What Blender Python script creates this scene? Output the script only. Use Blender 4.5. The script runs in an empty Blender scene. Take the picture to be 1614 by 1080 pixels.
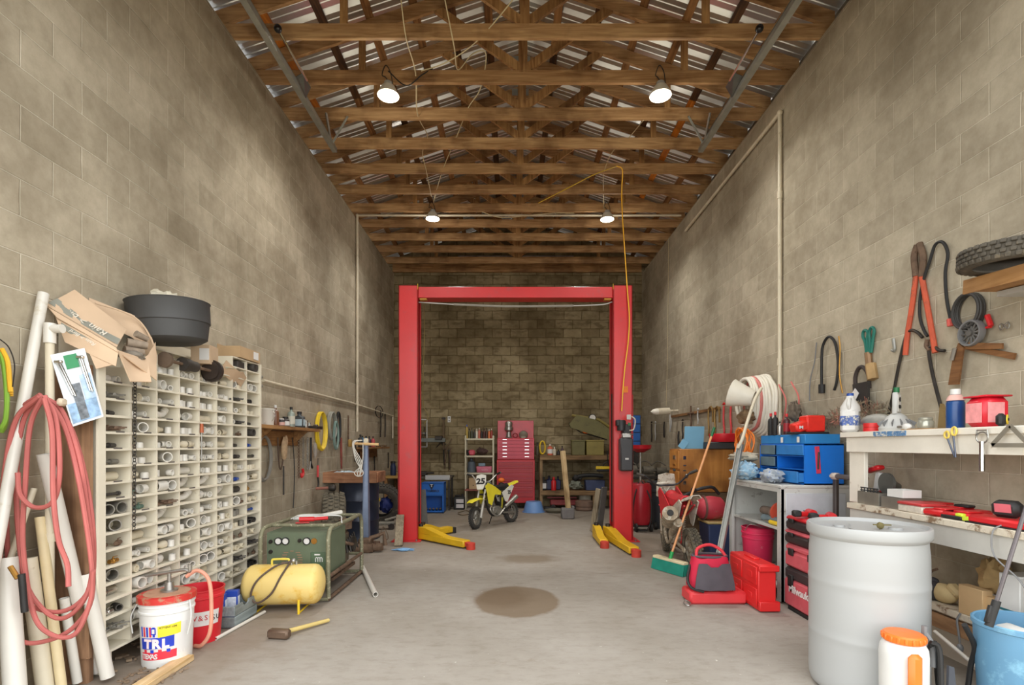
import bpy, bmesh, math, random
from mathutils import Vector, Matrix, Euler
random.seed(7)
SC = bpy.context.scene
COL = SC.collection
PI = math.pi
# ---------------------------------------------------------------- camera, world, light, exposure
CZ = 1.385                    # camera height
F = 820.0                     # focal length in pixels of the 1614 px wide frame
cam = bpy.data.cameras.new('camera'); camo = bpy.data.objects.new('camera', cam); COL.objects.link(camo)
camo.location = (0, 0, CZ); camo.rotation_euler = (PI/2, 0, 0)
cam.sensor_width = 36.0; cam.lens = 36.0*F/1614.0
cam.shift_x = 1.0/1614.0; cam.shift_y = 162.0/1614.0
cam.clip_start = 0.05; cam.clip_end = 200
SC.camera = camo
SC.view_settings.view_transform = 'Standard'; SC.view_settings.look = 'None'
SC.view_settings.gamma = 1; SC.view_settings.exposure = 1.18; SC.view_settings.use_curve_mapping = False
w = bpy.data.worlds.new('overcast_sky'); SC.world = w; w.use_nodes = True
nt = w.node_tree; bg = nt.nodes['Background']
bg.inputs[0].default_value = (0.965, 0.985, 1.0, 1); bg.inputs[1].default_value = 1.6
def area(name, loc, rot, sx, sy, power, col=(1,1,1), portal=False):
    l = bpy.data.lights.new(name, 'AREA'); l.shape = 'RECTANGLE'; l.size = sx; l.size_y = sy; l.energy = power; l.color = col
    o = bpy.data.objects.new(name, l); COL.objects.link(o); o.location = loc; o.rotation_euler = rot
    l.cycles.is_portal = portal
    return o
area('doorway_portal', (0.1, 2.2, 1.95), (-PI/2, 0, PI), 5.0, 3.9, 1, portal=True)

HY = 702.0                    # horizon row
# ---------------------------------------------------------------- pixel helpers (a pixel plus a real depth gives a point)
def at(px, py, Y): return Vector(((px-806)/F*Y, Y, CZ-(py-HY)/F*Y))
def onfloor(px, py):
    Y = F*CZ/(py-HY); return Vector(((px-806)/F*Y, Y, 0))
def atc(px, py, Y): return at(px, py, 5.035+.6195*(Y-5.15)/.6096)      # along the trusses
def RE(x, y):                 # a floor spot from first measurements, refined
    a = 806+828*x/y; b_ = 709+1.37*828/y; v = onfloor(a, b_); return (v.x, v.y, 0)
def onx(px, py, X):
    Y = X*F/(px-806); return Vector((X, Y, CZ-(py-HY)/F*Y))

# ---------------------------------------------------------------- materials
def lin(c):
    c = c/255.0
    return c/12.92 if c <= .04045 else ((c+.055)/1.055)**2.4
def C(r, g, b): return (lin(r), lin(g), lin(b), 1)
MATS = {}
def mat(name, rgb, rough=.5, metal=0., var=.12, scale=8., bump=0., bscale=60., rgb2=None, thr=None, alpha=1., trans=0., spec=None, stretch=None, emit=0):
    """plain coloured material with procedural mottling; rgb2 = second colour (dirt, rust, worn paint) mixed in by a noise above thr"""
    if name in MATS: return MATS[name]
    m = bpy.data.materials.new(name); m.use_nodes = True; MATS[name] = m
    n = m.node_tree.nodes; l = m.node_tree.links; b = n['Principled BSDF']
    base = C(*rgb)
    b.inputs['Roughness'].default_value = rough; b.inputs['Metallic'].default_value = metal
    if alpha < 1: b.inputs['Alpha'].default_value = alpha
    if trans: b.inputs['Transmission Weight'].default_value = trans
    if spec is not None: b.inputs['Specular IOR Level'].default_value = spec
    tc = n.new('ShaderNodeTexCoord'); mp = n.new('ShaderNodeMapping'); l.new(tc.outputs['Object'], mp.inputs[0])
    if stretch: mp.inputs['Scale'].default_value = stretch
    no = n.new('ShaderNodeTexNoise'); no.inputs['Scale'].default_value = scale; no.inputs['Detail'].default_value = 5
    l.new(mp.outputs[0], no.inputs['Vector'])
    cr = n.new('ShaderNodeValToRGB'); l.new(no.outputs['Fac'], cr.inputs[0])
    cr.color_ramp.elements[0].position = .3; cr.color_ramp.elements[1].position = .7
    cr.color_ramp.elements[0].color = tuple(x*(1-var) for x in base[:3])+(1,)
    cr.color_ramp.elements[1].color = tuple(min(1, x*(1+var)) for x in base[:3])+(1,)
    out = cr.outputs[0]
    if rgb2:
        n2 = n.new('ShaderNodeTexNoise'); n2.inputs['Scale'].default_value = scale*1.7; n2.inputs['Detail'].default_value = 8; n2.inputs['Roughness'].default_value = .7
        l.new(mp.outputs[0], n2.inputs['Vector'])
        r2 = n.new('ShaderNodeValToRGB'); t = thr if thr else .6
        r2.color_ramp.elements[0].position = t-.04; r2.color_ramp.elements[1].position = t+.06
        l.new(n2.outputs['Fac'], r2.inputs[0])
        mx = n.new('ShaderNodeMixRGB'); l.new(r2.outputs[0], mx.inputs[0]); l.new(out, mx.inputs[1]); mx.inputs[2].default_value = C(*rgb2)
        out = mx.outputs[0]
    l.new(out, b.inputs['Base Color'])
    if emit:
        b.inputs['Emission Color'].default_value = base; b.inputs['Emission Strength'].default_value = emit
    if bump:
        nb = n.new('ShaderNodeTexNoise'); nb.inputs['Scale'].default_value = bscale; nb.inputs['Detail'].default_value = 6
        l.new(mp.outputs[0], nb.inputs['Vector'])
        bp = n.new('ShaderNodeBump'); bp.inputs['Strength'].default_value = bump; bp.inputs['Distance'].default_value = .01
        l.new(nb.outputs['Fac'], bp.inputs['Height']); l.new(bp.outputs[0], b.inputs['Normal'])
    return m

def wood(name, rgb, rgb2, axis=0, scale=1., rough=.7, rough_bark=False):
    """sawn timber: streaks along one axis, knots and stains"""
    if name in MATS: return MATS[name]
    m = bpy.data.materials.new(name); m.use_nodes = True; MATS[name] = m
    n = m.node_tree.nodes; l = m.node_tree.links; b = n['Principled BSDF']; b.inputs['Roughness'].default_value = rough
    tc = n.new('ShaderNodeTexCoord'); mp = n.new('ShaderNodeMapping'); l.new(tc.outputs['Object'], mp.inputs[0])
    oi = n.new('ShaderNodeObjectInfo'); ad = n.new('ShaderNodeVectorMath'); ad.operation = 'ADD'
    mu = n.new('ShaderNodeMath'); mu.operation = 'MULTIPLY'; mu.inputs[1].default_value = 37.0
    l.new(oi.outputs['Random'], mu.inputs[0]); l.new(tc.outputs['Object'], ad.inputs[0]); l.new(mu.outputs[0], ad.inputs[1]); l.new(ad.outputs[0], mp.inputs[0])
    s = [14*scale]*3; s[axis] = 1.1*scale; mp.inputs['Scale'].default_value = s
    no = n.new('ShaderNodeTexNoise'); no.inputs['Scale'].default_value = 1.6; no.inputs['Detail'].default_value = 7; no.inputs['Distortion'].default_value = 1.2
    l.new(mp.outputs[0], no.inputs['Vector'])
    cr = n.new('ShaderNodeValToRGB'); l.new(no.outputs['Fac'], cr.inputs[0])
    cr.color_ramp.elements[0].position = .3; cr.color_ramp.elements[1].position = .68
    cr.color_ramp.elements[0].color = C(*rgb2); cr.color_ramp.elements[1].color = C(*rgb)
    n2 = n.new('ShaderNodeTexNoise'); n2.inputs['Scale'].default_value = 2.3; n2.inputs['Detail'].default_value = 4
    l.new(ad.outputs[0], n2.inputs['Vector'])
    r2 = n.new('ShaderNodeValToRGB'); l.new(n2.outputs['Fac'], r2.inputs[0])
    r2.color_ramp.elements[0].position = .36; r2.color_ramp.elements[0].color = (.42,.36,.3,1); r2.color_ramp.elements[1].position = .52; r2.color_ramp.elements[1].color = (1,1,1,1)
    mx = n.new('ShaderNodeMixRGB'); mx.blend_type = 'MULTIPLY'; mx.inputs[0].default_value = .75
    l.new(cr.outputs[0], mx.inputs[1]); l.new(r2.outputs[0], mx.inputs[2])
    # each board its own tone
    r3 = n.new('ShaderNodeValToRGB'); l.new(oi.outputs['Random'], r3.inputs[0])
    r3.color_ramp.elements[0].color = (.88,.82,.75,1); r3.color_ramp.elements[1].color = (1.2,1.2,1.18,1)
    m3 = n.new('ShaderNodeMixRGB'); m3.blend_type = 'MULTIPLY'; m3.inputs[0].default_value = 1; l.new(mx.outputs[0], m3.inputs[1]); l.new(r3.outputs[0], m3.inputs[2])
    l.new(m3.outputs[0], b.inputs['Base Color'])
    bp = n.new('ShaderNodeBump'); bp.inputs['Strength'].default_value = .35; bp.inputs['Distance'].default_value = .004
    l.new(no.outputs['Fac'], bp.inputs['Height']); l.new(bp.outputs[0], b.inputs['Normal'])
    return m

def block_wall(name, axis, rgb1, rgb2, mortar, blotch=.5, darks=None, rough_dist=.006, msize=.0055, warp=.012):
    """painted / bare concrete block: courses 0.203 m, blocks 0.406 m"""
    m = bpy.data.materials.new(name); m.use_nodes = True
    n = m.node_tree.nodes; l = m.node_tree.links; b = n['Principled BSDF']; b.inputs['Roughness'].default_value = .93; b.inputs['Specular IOR Level'].default_value = .15
    tc = n.new('ShaderNodeTexCoord'); sp = n.new('ShaderNodeSeparateXYZ'); cb = n.new('ShaderNodeCombineXYZ')
    l.new(tc.outputs['Object'], sp.inputs[0]); l.new(sp.outputs[axis], cb.inputs[0]); l.new(sp.outputs[2], cb.inputs[1])
    wn = n.new('ShaderNodeTexNoise'); wn.inputs['Scale'].default_value = 3.; l.new(tc.outputs['Object'], wn.inputs['Vector'])
    wm = n.new('ShaderNodeVectorMath'); wm.operation = 'SCALE'; wm.inputs['Scale'].default_value = warp; l.new(wn.outputs['Color'], wm.inputs[0])
    wa = n.new('ShaderNodeVectorMath'); wa.operation = 'ADD'; l.new(cb.outputs[0], wa.inputs[0]); l.new(wm.outputs[0], wa.inputs[1])
    br = n.new('ShaderNodeTexBrick'); l.new(wa.outputs[0], br.inputs['Vector'])
    br.inputs['Scale'].default_value = 1; br.inputs['Brick Width'].default_value = .4064; br.inputs['Row Height'].default_value = .2032
    br.inputs['Mortar Size'].default_value = msize; br.inputs['Mortar Smooth'].default_value = .6; br.inputs['Bias'].default_value = 0
    br.inputs['Color1'].default_value = C(*rgb1); br.inputs['Color2'].default_value = C(*rgb2); br.inputs['Mortar'].default_value = C(*mortar)
    # stains and paint wear
    n1 = n.new('ShaderNodeTexNoise'); n1.inputs['Scale'].default_value = 1.1; n1.inputs['Detail'].default_value = 6; n1.inputs['Roughness'].default_value = .6; l.new(tc.outputs['Object'], n1.inputs['Vector'])
    r1 = n.new('ShaderNodeValToRGB'); l.new(n1.outputs['Fac'], r1.inputs[0])
    r1.color_ramp.elements[0].position = .34; r1.color_ramp.elements[0].color = (1-blotch, 1-blotch*1.06, 1-blotch*1.15, 1); r1.color_ramp.elements[1].position = .6; r1.color_ramp.elements[1].color = (1,1,1,1)
    m1 = n.new('ShaderNodeMixRGB'); m1.blend_type = 'MULTIPLY'; m1.inputs[0].default_value = 1; l.new(br.outputs[0], m1.inputs[1]); l.new(r1.outputs[0], m1.inputs[2])
    n2 = n.new('ShaderNodeTexNoise'); n2.inputs['Scale'].default_value = 9; n2.inputs['Detail'].default_value = 8; n2.inputs['Roughness'].default_value = .7; l.new(tc.outputs['Object'], n2.inputs['Vector'])
    r2 = n.new('ShaderNodeValToRGB'); l.new(n2.outputs['Fac'], r2.inputs[0])
    r2.color_ramp.elements[0].position = .3; r2.color_ramp.elements[0].color = (.8,.79,.76,1); r2.color_ramp.elements[1].position = .65; r2.color_ramp.elements[1].color = (1.06,1.06,1.06,1)
    m2 = n.new('ShaderNodeMixRGB'); m2.blend_type = 'MULTIPLY'; m2.inputs[0].default_value = .9; l.new(m1.outputs[0], m2.inputs[1]); l.new(r2.outputs[0], m2.inputs[2])
    out = m2.outputs[0]
    if darks:
        n3 = n.new('ShaderNodeTexNoise'); n3.inputs['Scale'].default_value = 1; n3.inputs['Detail'].default_value = 3
        mp3 = n.new('ShaderNodeMapping'); mp3.inputs['Scale'].default_value = (4.2, 4.2, 9.5); l.new(tc.outputs['Object'], mp3.inputs[0]); l.new(mp3.outputs[0], n3.inputs['Vector'])
        r3 = n.new('ShaderNodeValToRGB'); l.new(n3.outputs['Fac'], r3.inputs[0]); r3.color_ramp.elements[0].position = .53; r3.color_ramp.elements[1].position = .66; r3.color_ramp.elements[1].color = (.6,.6,.6,1)
        m3 = n.new('ShaderNodeMixRGB'); l.new(r3.outputs[0], m3.inputs[0]); l.new(out, m3.inputs[1]); m3.inputs[2].default_value = C(*darks); out = m3.outputs[0]
    l.new(out, b.inputs['Base Color'])
    bp = n.new('ShaderNodeBump'); bp.inputs['Strength'].default_value = .8; bp.inputs['Distance'].default_value = rough_dist; bp.invert = True
    ma = n.new('ShaderNodeMath'); ma.operation = 'MULTIPLY_ADD'; l.new(n2.outputs['Fac'], ma.inputs[0]); ma.inputs[1].default_value = -.35; l.new(br.outputs['Fac'], ma.inputs[2])
    l.new(ma.outputs[0], bp.inputs['Height']); l.new(bp.outputs[0], b.inputs['Normal'])
    return m

# ---------------------------------------------------------------- mesh builder
def frame_from(z):
    z = z.normalized(); a = Vector((0,0,1)) if abs(z.z) < .9 else Vector((1,0,0))
    x = a.cross(z).normalized(); y = z.cross(x); return x, y, z
class MB:
    def __init__(s): s.v = []; s.f = []; s.mi = []; s.sm = []; s.cur = 0
    def m(s, i): s.cur = i; return s
    def add(s, vs, fs, smooth=False, M=None):
        o = len(s.v)
        if M is not None: vs = [M @ Vector(v) for v in vs]
        s.v += [tuple(v) for v in vs]; s.f += [tuple(i+o for i in f) for f in fs]
        s.mi += [s.cur]*len(fs); s.sm += [smooth]*len(fs); return s
    def box(s, c, d, r=(0,0,0), bev=0., M=None, taper=None):
        """c centre, d full sizes, r euler degrees, bev = chamfer size, taper=(x,y) top scale"""
        hx, hy, hz = d[0]/2, d[1]/2, d[2]/2
        T = Matrix.Translation(Vector(c)) @ Euler([math.radians(a) for a in r]).to_matrix().to_4x4()
        if M is not None: T = M @ T
        tx, ty = taper if taper else (1, 1)
        b = min(bev, hx*.9, hy*.9, hz*.9)
        if b <= 0:
            vs = [(x*hx*(tx if z > 0 else 1), y*hy*(ty if z > 0 else 1), z*hz) for z in (-1,1) for y in (-1,1) for x in (-1,1)]
            return s.add(vs, [(0,2,3,1),(4,5,7,6),(0,1,5,4),(1,3,7,5),(3,2,6,7),(2,0,4,6)], False, T)
        vs = []; idx = {}
        for z in (-1,1):
            for y in (-1,1):
                for x in (-1,1):
                    kx = (tx if z > 0 else 1); ky = (ty if z > 0 else 1)
                    for k, (ax, ay, az) in enumerate(((hx,hy-b,hz-b),(hx-b,hy,hz-b),(hx-b,hy-b,hz))):
                        idx[(x,y,z,k)] = len(vs); vs.append((x*ax*kx, y*ay*ky, z*az))
        I = idx; fs = []
        for x in (-1,1): fs.append([I[(x,-1,-1,0)], I[(x,1,-1,0)], I[(x,1,1,0)], I[(x,-1,1,0)]][::x])
        for y in (-1,1): fs.append([I[(-1,y,-1,1)], I[(1,y,-1,1)], I[(1,y,1,1)], I[(-1,y,1,1)]][::-y])
        for z in (-1,1): fs.append([I[(-1,-1,z,2)], I[(1,-1,z,2)], I[(1,1,z,2)], I[(-1,1,z,2)]][::z])
        for x in (-1,1):
            for y in (-1,1): fs.append([I[(x,y,-1,0)], I[(x,y,-1,1)], I[(x,y,1,1)], I[(x,y,1,0)]][::x*y])
            for z in (-1,1): fs.append([I[(x,-1,z,0)], I[(x,1,z,0)], I[(x,1,z,2)], I[(x,-1,z,2)]][::x*z])
        for y in (-1,1):
            for z in (-1,1): fs.append([I[(-1,y,z,1)], I[(-1,y,z,2)], I[(1,y,z,2)], I[(1,y,z,1)]][::y*z])
        for x in (-1,1):
            for y in (-1,1):
                for z in (-1,1): fs.append([I[(x,y,z,0)], I[(x,y,z,1)], I[(x,y,z,2)]][::x*y*z])
        return s.add(vs, fs, False, T)
    def cyl(s, p0, p1, r0, r1=None, n=12, caps=True, smooth=True):
        p0, p1 = Vector(p0), Vector(p1); r1 = r0 if r1 is None else r1
        x, y, z = frame_from(p1-p0); vs = []
        for p, r in ((p0, r0), (p1, r1)):
            for i in range(n):
                a = 2*PI*i/n; vs.append(p + x*r*math.cos(a) + y*r*math.sin(a))
        fs = [(i, (i+1)%n, n+(i+1)%n, n+i) for i in range(n)]
        s.add(vs, fs, smooth)
        if caps:
            o = len(s.v)-2*n; s.f += [tuple(o+n-1-i for i in range(n)), tuple(o+n+i for i in range(n))]; s.mi += [s.cur]*2; s.sm += [False]*2
        return s
    def pipe(s, p0, p1, r, t=.004, n=14):
        """hollow pipe, both ends open"""
        p0, p1 = Vector(p0), Vector(p1); x, y, z = frame_from(p1-p0); vs = []
        for p, rr in ((p0, r), (p1, r), (p1, r-t), (p0, r-t)):
            for i in range(n):
                a = 2*PI*i/n; vs.append(p + x*rr*math.cos(a) + y*rr*math.sin(a))
        fs = []
        for k in range(4):
            for i in range(n): fs.append((k*n+i, k*n+(i+1)%n, ((k+1)%4)*n+(i+1)%n, ((k+1)%4)*n+i))
        return s.add(vs, fs, True)
    def tube(s, pts, r, n=8, closed=False, smooth=True, rs=None):
        pts = [Vector(p) for p in pts]; N = len(pts); vs = []
        t0 = (pts[1]-pts[0]).normalized(); x, y, _ = frame_from(t0); prev = t0
        for i, p in enumerate(pts):
            if closed: t = (pts[(i+1)%N]-pts[i-1])
            elif i == 0: t = pts[1]-pts[0]
            elif i == N-1: t = pts[-1]-pts[-2]
            else: t = pts[i+1]-pts[i-1]
            if t.length < 1e-9: t = prev.copy()
            t = t.normalized(); q = prev.rotation_difference(t); x = q @ x; y = q @ y; prev = t
            rr = rs[i] if rs else r
            for k in range(n):
                a = 2*PI*k/n; vs.append(p + x*rr*math.cos(a) + y*rr*math.sin(a))
        fs = []
        for i in range(N if closed else N-1):
            j = (i+1) % N
            for k in range(n): fs.append((i*n+k, i*n+(k+1)%n, j*n+(k+1)%n, j*n+k))
        if not closed: fs += [tuple(n-1-k for k in range(n)), tuple((N-1)*n+k for k in range(n))]
        return s.add(vs, fs, smooth)
    def lathe(s, prof, c=(0,0,0), axis='z', n=24, smooth=True, M=None, arc=None):
        """prof: (radius, height) pairs"""
        vs = []; full = arc is None; m = n if full else n+1; A = 2*PI if full else arc
        for r, h in prof:
            for i in range(m):
                a = A*i/n; p = (r*math.cos(a), r*math.sin(a), h)
                if axis == 'x': p = (p[2], p[0], p[1])
                elif axis == 'y': p = (p[0], p[2], p[1])
                vs.append((p[0]+c[0], p[1]+c[1], p[2]+c[2]))
        fs = []
        for k in range(len(prof)-1):
            for i in range(n):
                j = (i+1) % m if full else i+1
                fs.append((k*m+i, k*m+j, (k+1)*m+j, (k+1)*m+i))
        return s.add(vs, fs, smooth, M)
    def prism(s, poly, h, M=None, smooth=False):
        """2D polygon in xy extruded 0..h in z, then M"""
        n = len(poly); vs = [(x, y, 0) for x, y in poly]+[(x, y, h) for x, y in poly]
        fs = [tuple(range(n-1, -1, -1)), tuple(range(n, 2*n))]+[(i, (i+1)%n, n+(i+1)%n, n+i) for i in range(n)]
        return s.add(vs, fs, smooth, M)
    def plate(s, poly, t, o, u, v):
        """polygon (a,b) laid out from o along unit vectors u, v; thickness t along u x v"""
        o, u, v = Vector(o), Vector(u).normalized(), Vector(v).normalized(); w_ = u.cross(v)
        M = Matrix(((u.x, v.x, w_.x, o.x), (u.y, v.y, w_.y, o.y), (u.z, v.z, w_.z, o.z), (0,0,0,1)))
        return s.prism(poly, t, M)
    def ball(s, c, r, n=12, m=8, M=None, jit=0., seed=0):
        rx, ry, rz = (r, r, r) if not hasattr(r, '__len__') else r; R = random.Random(seed); vs = []; fs = []
        for j in range(m+1):
            th = PI*j/m
            for i in range(n):
                a = 2*PI*i/n; k = 1+jit*(R.random()-.5)*2
                if j in (0, m): k = 1
                vs.append((c[0]+rx*k*math.sin(th)*math.cos(a), c[1]+ry*k*math.sin(th)*math.sin(a), c[2]+rz*k*math.cos(th)))
        for j in range(m):
            for i in range(n): fs.append((j*n+i, (j+1)*n+i, (j+1)*n+(i+1)%n, j*n+(i+1)%n))
        return s.add(vs, fs, jit == 0 or True, M)
    def grid(s, P, smooth=True, thick=0., closed_u=False):
        """P[i][j] 3D points; optional thickness by offset along averaged normal"""
        a, b = len(P), len(P[0]); vs = [Vector(p) for r in P for p in r]; fs = []
        for i in range(a-1):
            for j in range(b-1): fs.append((i*b+j, (i+1)*b+j, (i+1)*b+j+1, i*b+j+1))
        if thick:
            N = [Vector((0,0,0)) for _ in vs]
            for f in fs:
                nn = (vs[f[2]]-vs[f[0]]).cross(vs[f[3]]-vs[f[1]])
                for q in f: N[q] += nn
            o = len(vs); vs += [v+(N[i].normalized() if N[i].length > 0 else Vector((0,0,1)))*-thick for i, v in enumerate(vs)]
            fs2 = [tuple(q+o for q in reversed(f)) for f in fs]; ed = []
            rim = [(0,j) for j in range(b)]+[(i,b-1) for i in range(1,a)]+[(a-1,j) for j in range(b-2,-1,-1)]+[(i,0) for i in range(a-2,0,-1)]
            rim = [i*b+j for i, j in rim]
            for k in range(len(rim)): p, q = rim[k], rim[(k+1)%len(rim)]; ed.append((p, q, q+o, p+o))
            fs = fs+fs2+ed
        return s.add(vs, fs, smooth)
    def build(s, name, mats, parent=None, loc=None, rot=None, fixn=True):
        me = bpy.data.meshes.new(name); me.from_pydata(s.v, [], s.f)
        if not isinstance(mats, (list, tuple)): mats = [mats]
        for x in mats: me.materials.append(x)
        me.polygons.foreach_set('material_index', s.mi); me.polygons.foreach_set('use_smooth', s.sm)
        if fixn:
            bm = bmesh.new(); bm.from_mesh(me); bmesh.ops.recalc_face_normals(bm, faces=bm.faces); bm.to_mesh(me); bm.free()
        me.update()
        try: me.set_sharp_from_angle(angle=math.radians(42))
        except Exception: pass
        o = bpy.data.objects.new(name, me); COL.objects.link(o)
        if parent: o.parent = parent
        if loc is not None: o.location = loc
        if rot is not None: o.rotation_euler = [math.radians(a) for a in rot]
        return o
def tag(o, label, cat, group=None, kind=None):
    if label: o['label'] = label
    if cat: o['category'] = cat
    if group: o['group'] = group
    if kind: o['kind'] = kind
    return o
def thing(name, label, cat, loc=(0,0,0), rz=0, group=None, rot=None):
    o = bpy.data.objects.new(name, None); COL.objects.link(o); o.empty_display_size = .1
    o.location = loc; o.rotation_euler = [math.radians(a) for a in rot] if rot else (0, 0, math.radians(rz))
    return tag(o, label, cat, group)
def one(name, label, cat, mb, mats, loc=(0,0,0), rz=0, group=None, rot=None, fixn=True):
    """a thing that is a single mesh"""
    o = mb.build(name, mats, None, loc, rot if rot else (0,0,rz), fixn); return tag(o, label, cat, group)
def part(name, mb, mats, parent, label=None, loc=None, rot=None):
    o = mb.build(name, mats, parent, loc, rot)
    if label: o['label'] = label
    return o
def copy_tree(o, parent=None):
    c = o.copy(); COL.objects.link(c); c.parent = parent
    for ch in list(o.children): copy_tree(ch, c)
    return c
def struct(name, mb, mats, fixn=True):
    o = mb.build(name, mats, fixn=fixn); o['kind'] = 'structure'; return o
def cat_rom(pts, k=6, closed=False):
    """smooth curve through points"""
    P = [Vector(p) for p in pts]; n = len(P); out = []
    rng = range(n) if closed else range(n-1)
    for i in rng:
        p1, p2 = P[i], P[(i+1)%n]
        p0 = P[i-1] if (i > 0 or closed) else p1*2-p2
        p3 = P[(i+2)%n] if (i+2 < n or closed) else p2*2-p1
        for j in range(k):
            t = j/k; out.append(.5*((2*p1)+(p2-p0)*t+(2*p0-5*p1+4*p2-p3)*t*t+(3*p1-p0-3*p2+p3)*t**3))
    if not closed: out.append(P[-1])
    return out
def text(body, size, material, parent=None, loc=(0,0,0), rot=(90,0,0), depth=.001, name='lettering', align='CENTER', sx=1., bold=0.):
    cu = bpy.data.curves.new(name, 'FONT'); cu.body = body; cu.size = size; cu.extrude = depth; cu.align_x = align; cu.align_y = 'CENTER'; cu.offset = bold
    cu.resolution_u = 2
    tmp = bpy.data.objects.new(name, cu); COL.objects.link(tmp)
    dg = bpy.context.evaluated_depsgraph_get(); me = bpy.data.meshes.new_from_object(tmp.evaluated_get(dg)); COL.objects.unlink(tmp); bpy.data.objects.remove(tmp)
    me.materials.clear(); me.materials.append(material)
    o = bpy.data.objects.new(name, me); COL.objects.link(o); o.parent = parent; o.location = loc; o.rotation_euler = [math.radians(a) for a in rot]; o.scale = (sx, 1, 1)
    return o
ORD = ['first','second','third','fourth','fifth','sixth','seventh','eighth','ninth','tenth','eleventh','twelfth','thirteenth','fourteenth','fifteenth','sixteenth','seventeenth','eighteenth','nineteenth','twentieth']

# common materials
PVC = mat('pvc_white', (218,214,204), .35, var=.05, scale=3, rgb2=(196,186,164), thr=.64)
PVCY = mat('pvc_aged', (214,204,180), .45, var=.08, scale=4, rgb2=(170,150,118), thr=.64)
BLACK = mat('black_rubber', (34,33,32), .6, var=.25, scale=9)
DARK = mat('dark_steel', (62,58,54), .5, .6, var=.3, scale=12, rgb2=(96,66,44), thr=.62)
STEEL = mat('steel', (168,166,160), .35, .85, var=.12, scale=14)
GALV = mat('galvanised_steel', (170,172,166), .42, .75, var=.12, scale=10)
CHROME = mat('chrome', (215,215,212), .15, 1., var=.03)
RUST = mat('rusty_steel', (116,94,76), .8, .3, var=.3, scale=14, bump=.2, rgb2=(84,62,48), thr=.58)
RED = mat('red_plastic', (204,36,40), .38, var=.06, scale=6)
REDD = mat('dusty_red_plastic', (196,62,70), .6, var=.1, scale=6, rgb2=(176,110,104), thr=.62)
BLUE = mat('blue_paint', (28,104,190), .45, var=.08, scale=6, rgb2=(90,130,170), thr=.7)
YEL = mat('yellow_plastic', (232,196,44), .45, var=.06)
WHITE = mat('white_plastic', (216,215,210), .4, var=.04)
WPAINT = mat('worn_white_paint', (226,220,206), .6, var=.06, scale=5, rgb2=(150,128,100), thr=.68, bump=.15)
CARD = mat('cardboard', (186,156,118), .85, var=.1, scale=6)
GREENP = mat('green_plastic', (30,104,62), .45, var=.1)
ORANGE = mat('orange_plastic', (240,116,36), .4, var=.05)
GREY = mat('grey_plastic', (120,120,120), .5, var=.1)
LGREY = mat('light_grey_plastic', (190,190,186), .5, var=.06)
CLEAR = mat('clear_plastic', (222,224,222), .15, var=.02, alpha=.35)
BRASS = mat('brass', (186,140,70), .35, .85, var=.12)
PAPER = mat('white_paper_label', (222,220,216), .7, var=.03)
LBLUE = mat('light_blue_plastic', (122,176,206), .4, var=.08, scale=3)
# ================================================================ room shell
XL, XR, YF, YB = -2.68, 2.98, 2.25, 11.87
ZC = CZ+3.93                      # underside of the truss chords
XM = 0.13; SL = 1/3.
def roof_z(x): return ZC+.36+(2.83-abs(x-XM))*SL
WL = block_wall('block_wall_left', 1, (194,183,162), (176,165,144), (212,203,182), .36)
WR = block_wall('block_wall_right', 1, (192,182,161), (177,167,147), (212,203,182), .32)
WB = block_wall('block_wall_back', 0, (172,158,126), (142,128,98), (122,108,80), .5, darks=(96,82,58), msize=.011, warp=.045)
WT = ZC-.005
b = MB(); b.box((XL-.1, (YF+YB)/2, WT/2), (.2, YB-YF+.4, WT)); struct('wall_left', b, WL)
b = MB(); b.box((XR+.1, (YF+YB)/2, WT/2), (.2, YB-YF+.4, WT)); struct('wall_right', b, WR)
def gable(y, t, name, m, hole=None):
    e_ = 3.03; b = MB(); up = [(XR, ZC), (XM+e_, ZC), (XM+e_, roof_z(XM+e_)-.03), (XM, roof_z(XM)-.03), (XM-e_, roof_z(XM-e_)-.03), (XM-e_, ZC), (XL, ZC)]; pts = [(XL, 0), (XR, 0)]+up
    if not hole: b.plate(pts, t, (0, y+t, 0), (1,0,0), (0,0,1))
    else:
        x0, x1, z1 = hole
        b.box(((XL+x0)/2, y+t/2, z1/2), (x0-XL, t, z1)); b.box(((XR+x1)/2, y+t/2, z1/2), (XR-x1, t, z1))
        b.plate([(XL, z1), (XR, z1)]+up, t, (0, y+t, 0), (1,0,0), (0,0,1))
    return struct(name, b, m)
gable(YB, .2, 'wall_back', WB)
WF = block_wall('block_wall_front', 0, (170,158,134), (158,146,124), (180,168,142), .3)
gable(YF-.2, .2, 'wall_front', WF, (-2.45, 2.66, 4.35))

# concrete floor with an oil stain and broad brown patches
m = bpy.data.materials.new('concrete_floor'); m.use_nodes = True; n = m.node_tree.nodes; l = m.node_tree.links; pb = n['Principled BSDF']
pb.inputs['Roughness'].default_value = .75; pb.inputs['Specular IOR Level'].default_value = .3
tc = n.new('ShaderNodeTexCoord')
def noise(sc, det=6, ro=.6, stretch=None, dist=0):
    q = n.new('ShaderNodeTexNoise'); q.inputs['Scale'].default_value = sc; q.inputs['Detail'].default_value = det; q.inputs['Roughness'].default_value = ro; q.inputs['Distortion'].default_value = dist
    if stretch:
        mp = n.new('ShaderNodeMapping'); mp.inputs['Scale'].default_value = stretch; l.new(tc.outputs['Object'], mp.inputs[0]); l.new(mp.outputs[0], q.inputs['Vector'])
    else: l.new(tc.outputs['Object'], q.inputs['Vector'])
    return q.outputs['Fac']
def ramp(src, stops):
    r = n.new('ShaderNodeValToRGB'); l.new(src, r.inputs[0]); e = r.color_ramp.elements
    while len(e) < len(stops): e.new(.5)
    for k, (p, c) in enumerate(stops): e[k].position = p; e[k].color = c if len(c) == 4 else tuple(c)+(1,)
    return r.outputs[0]
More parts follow.
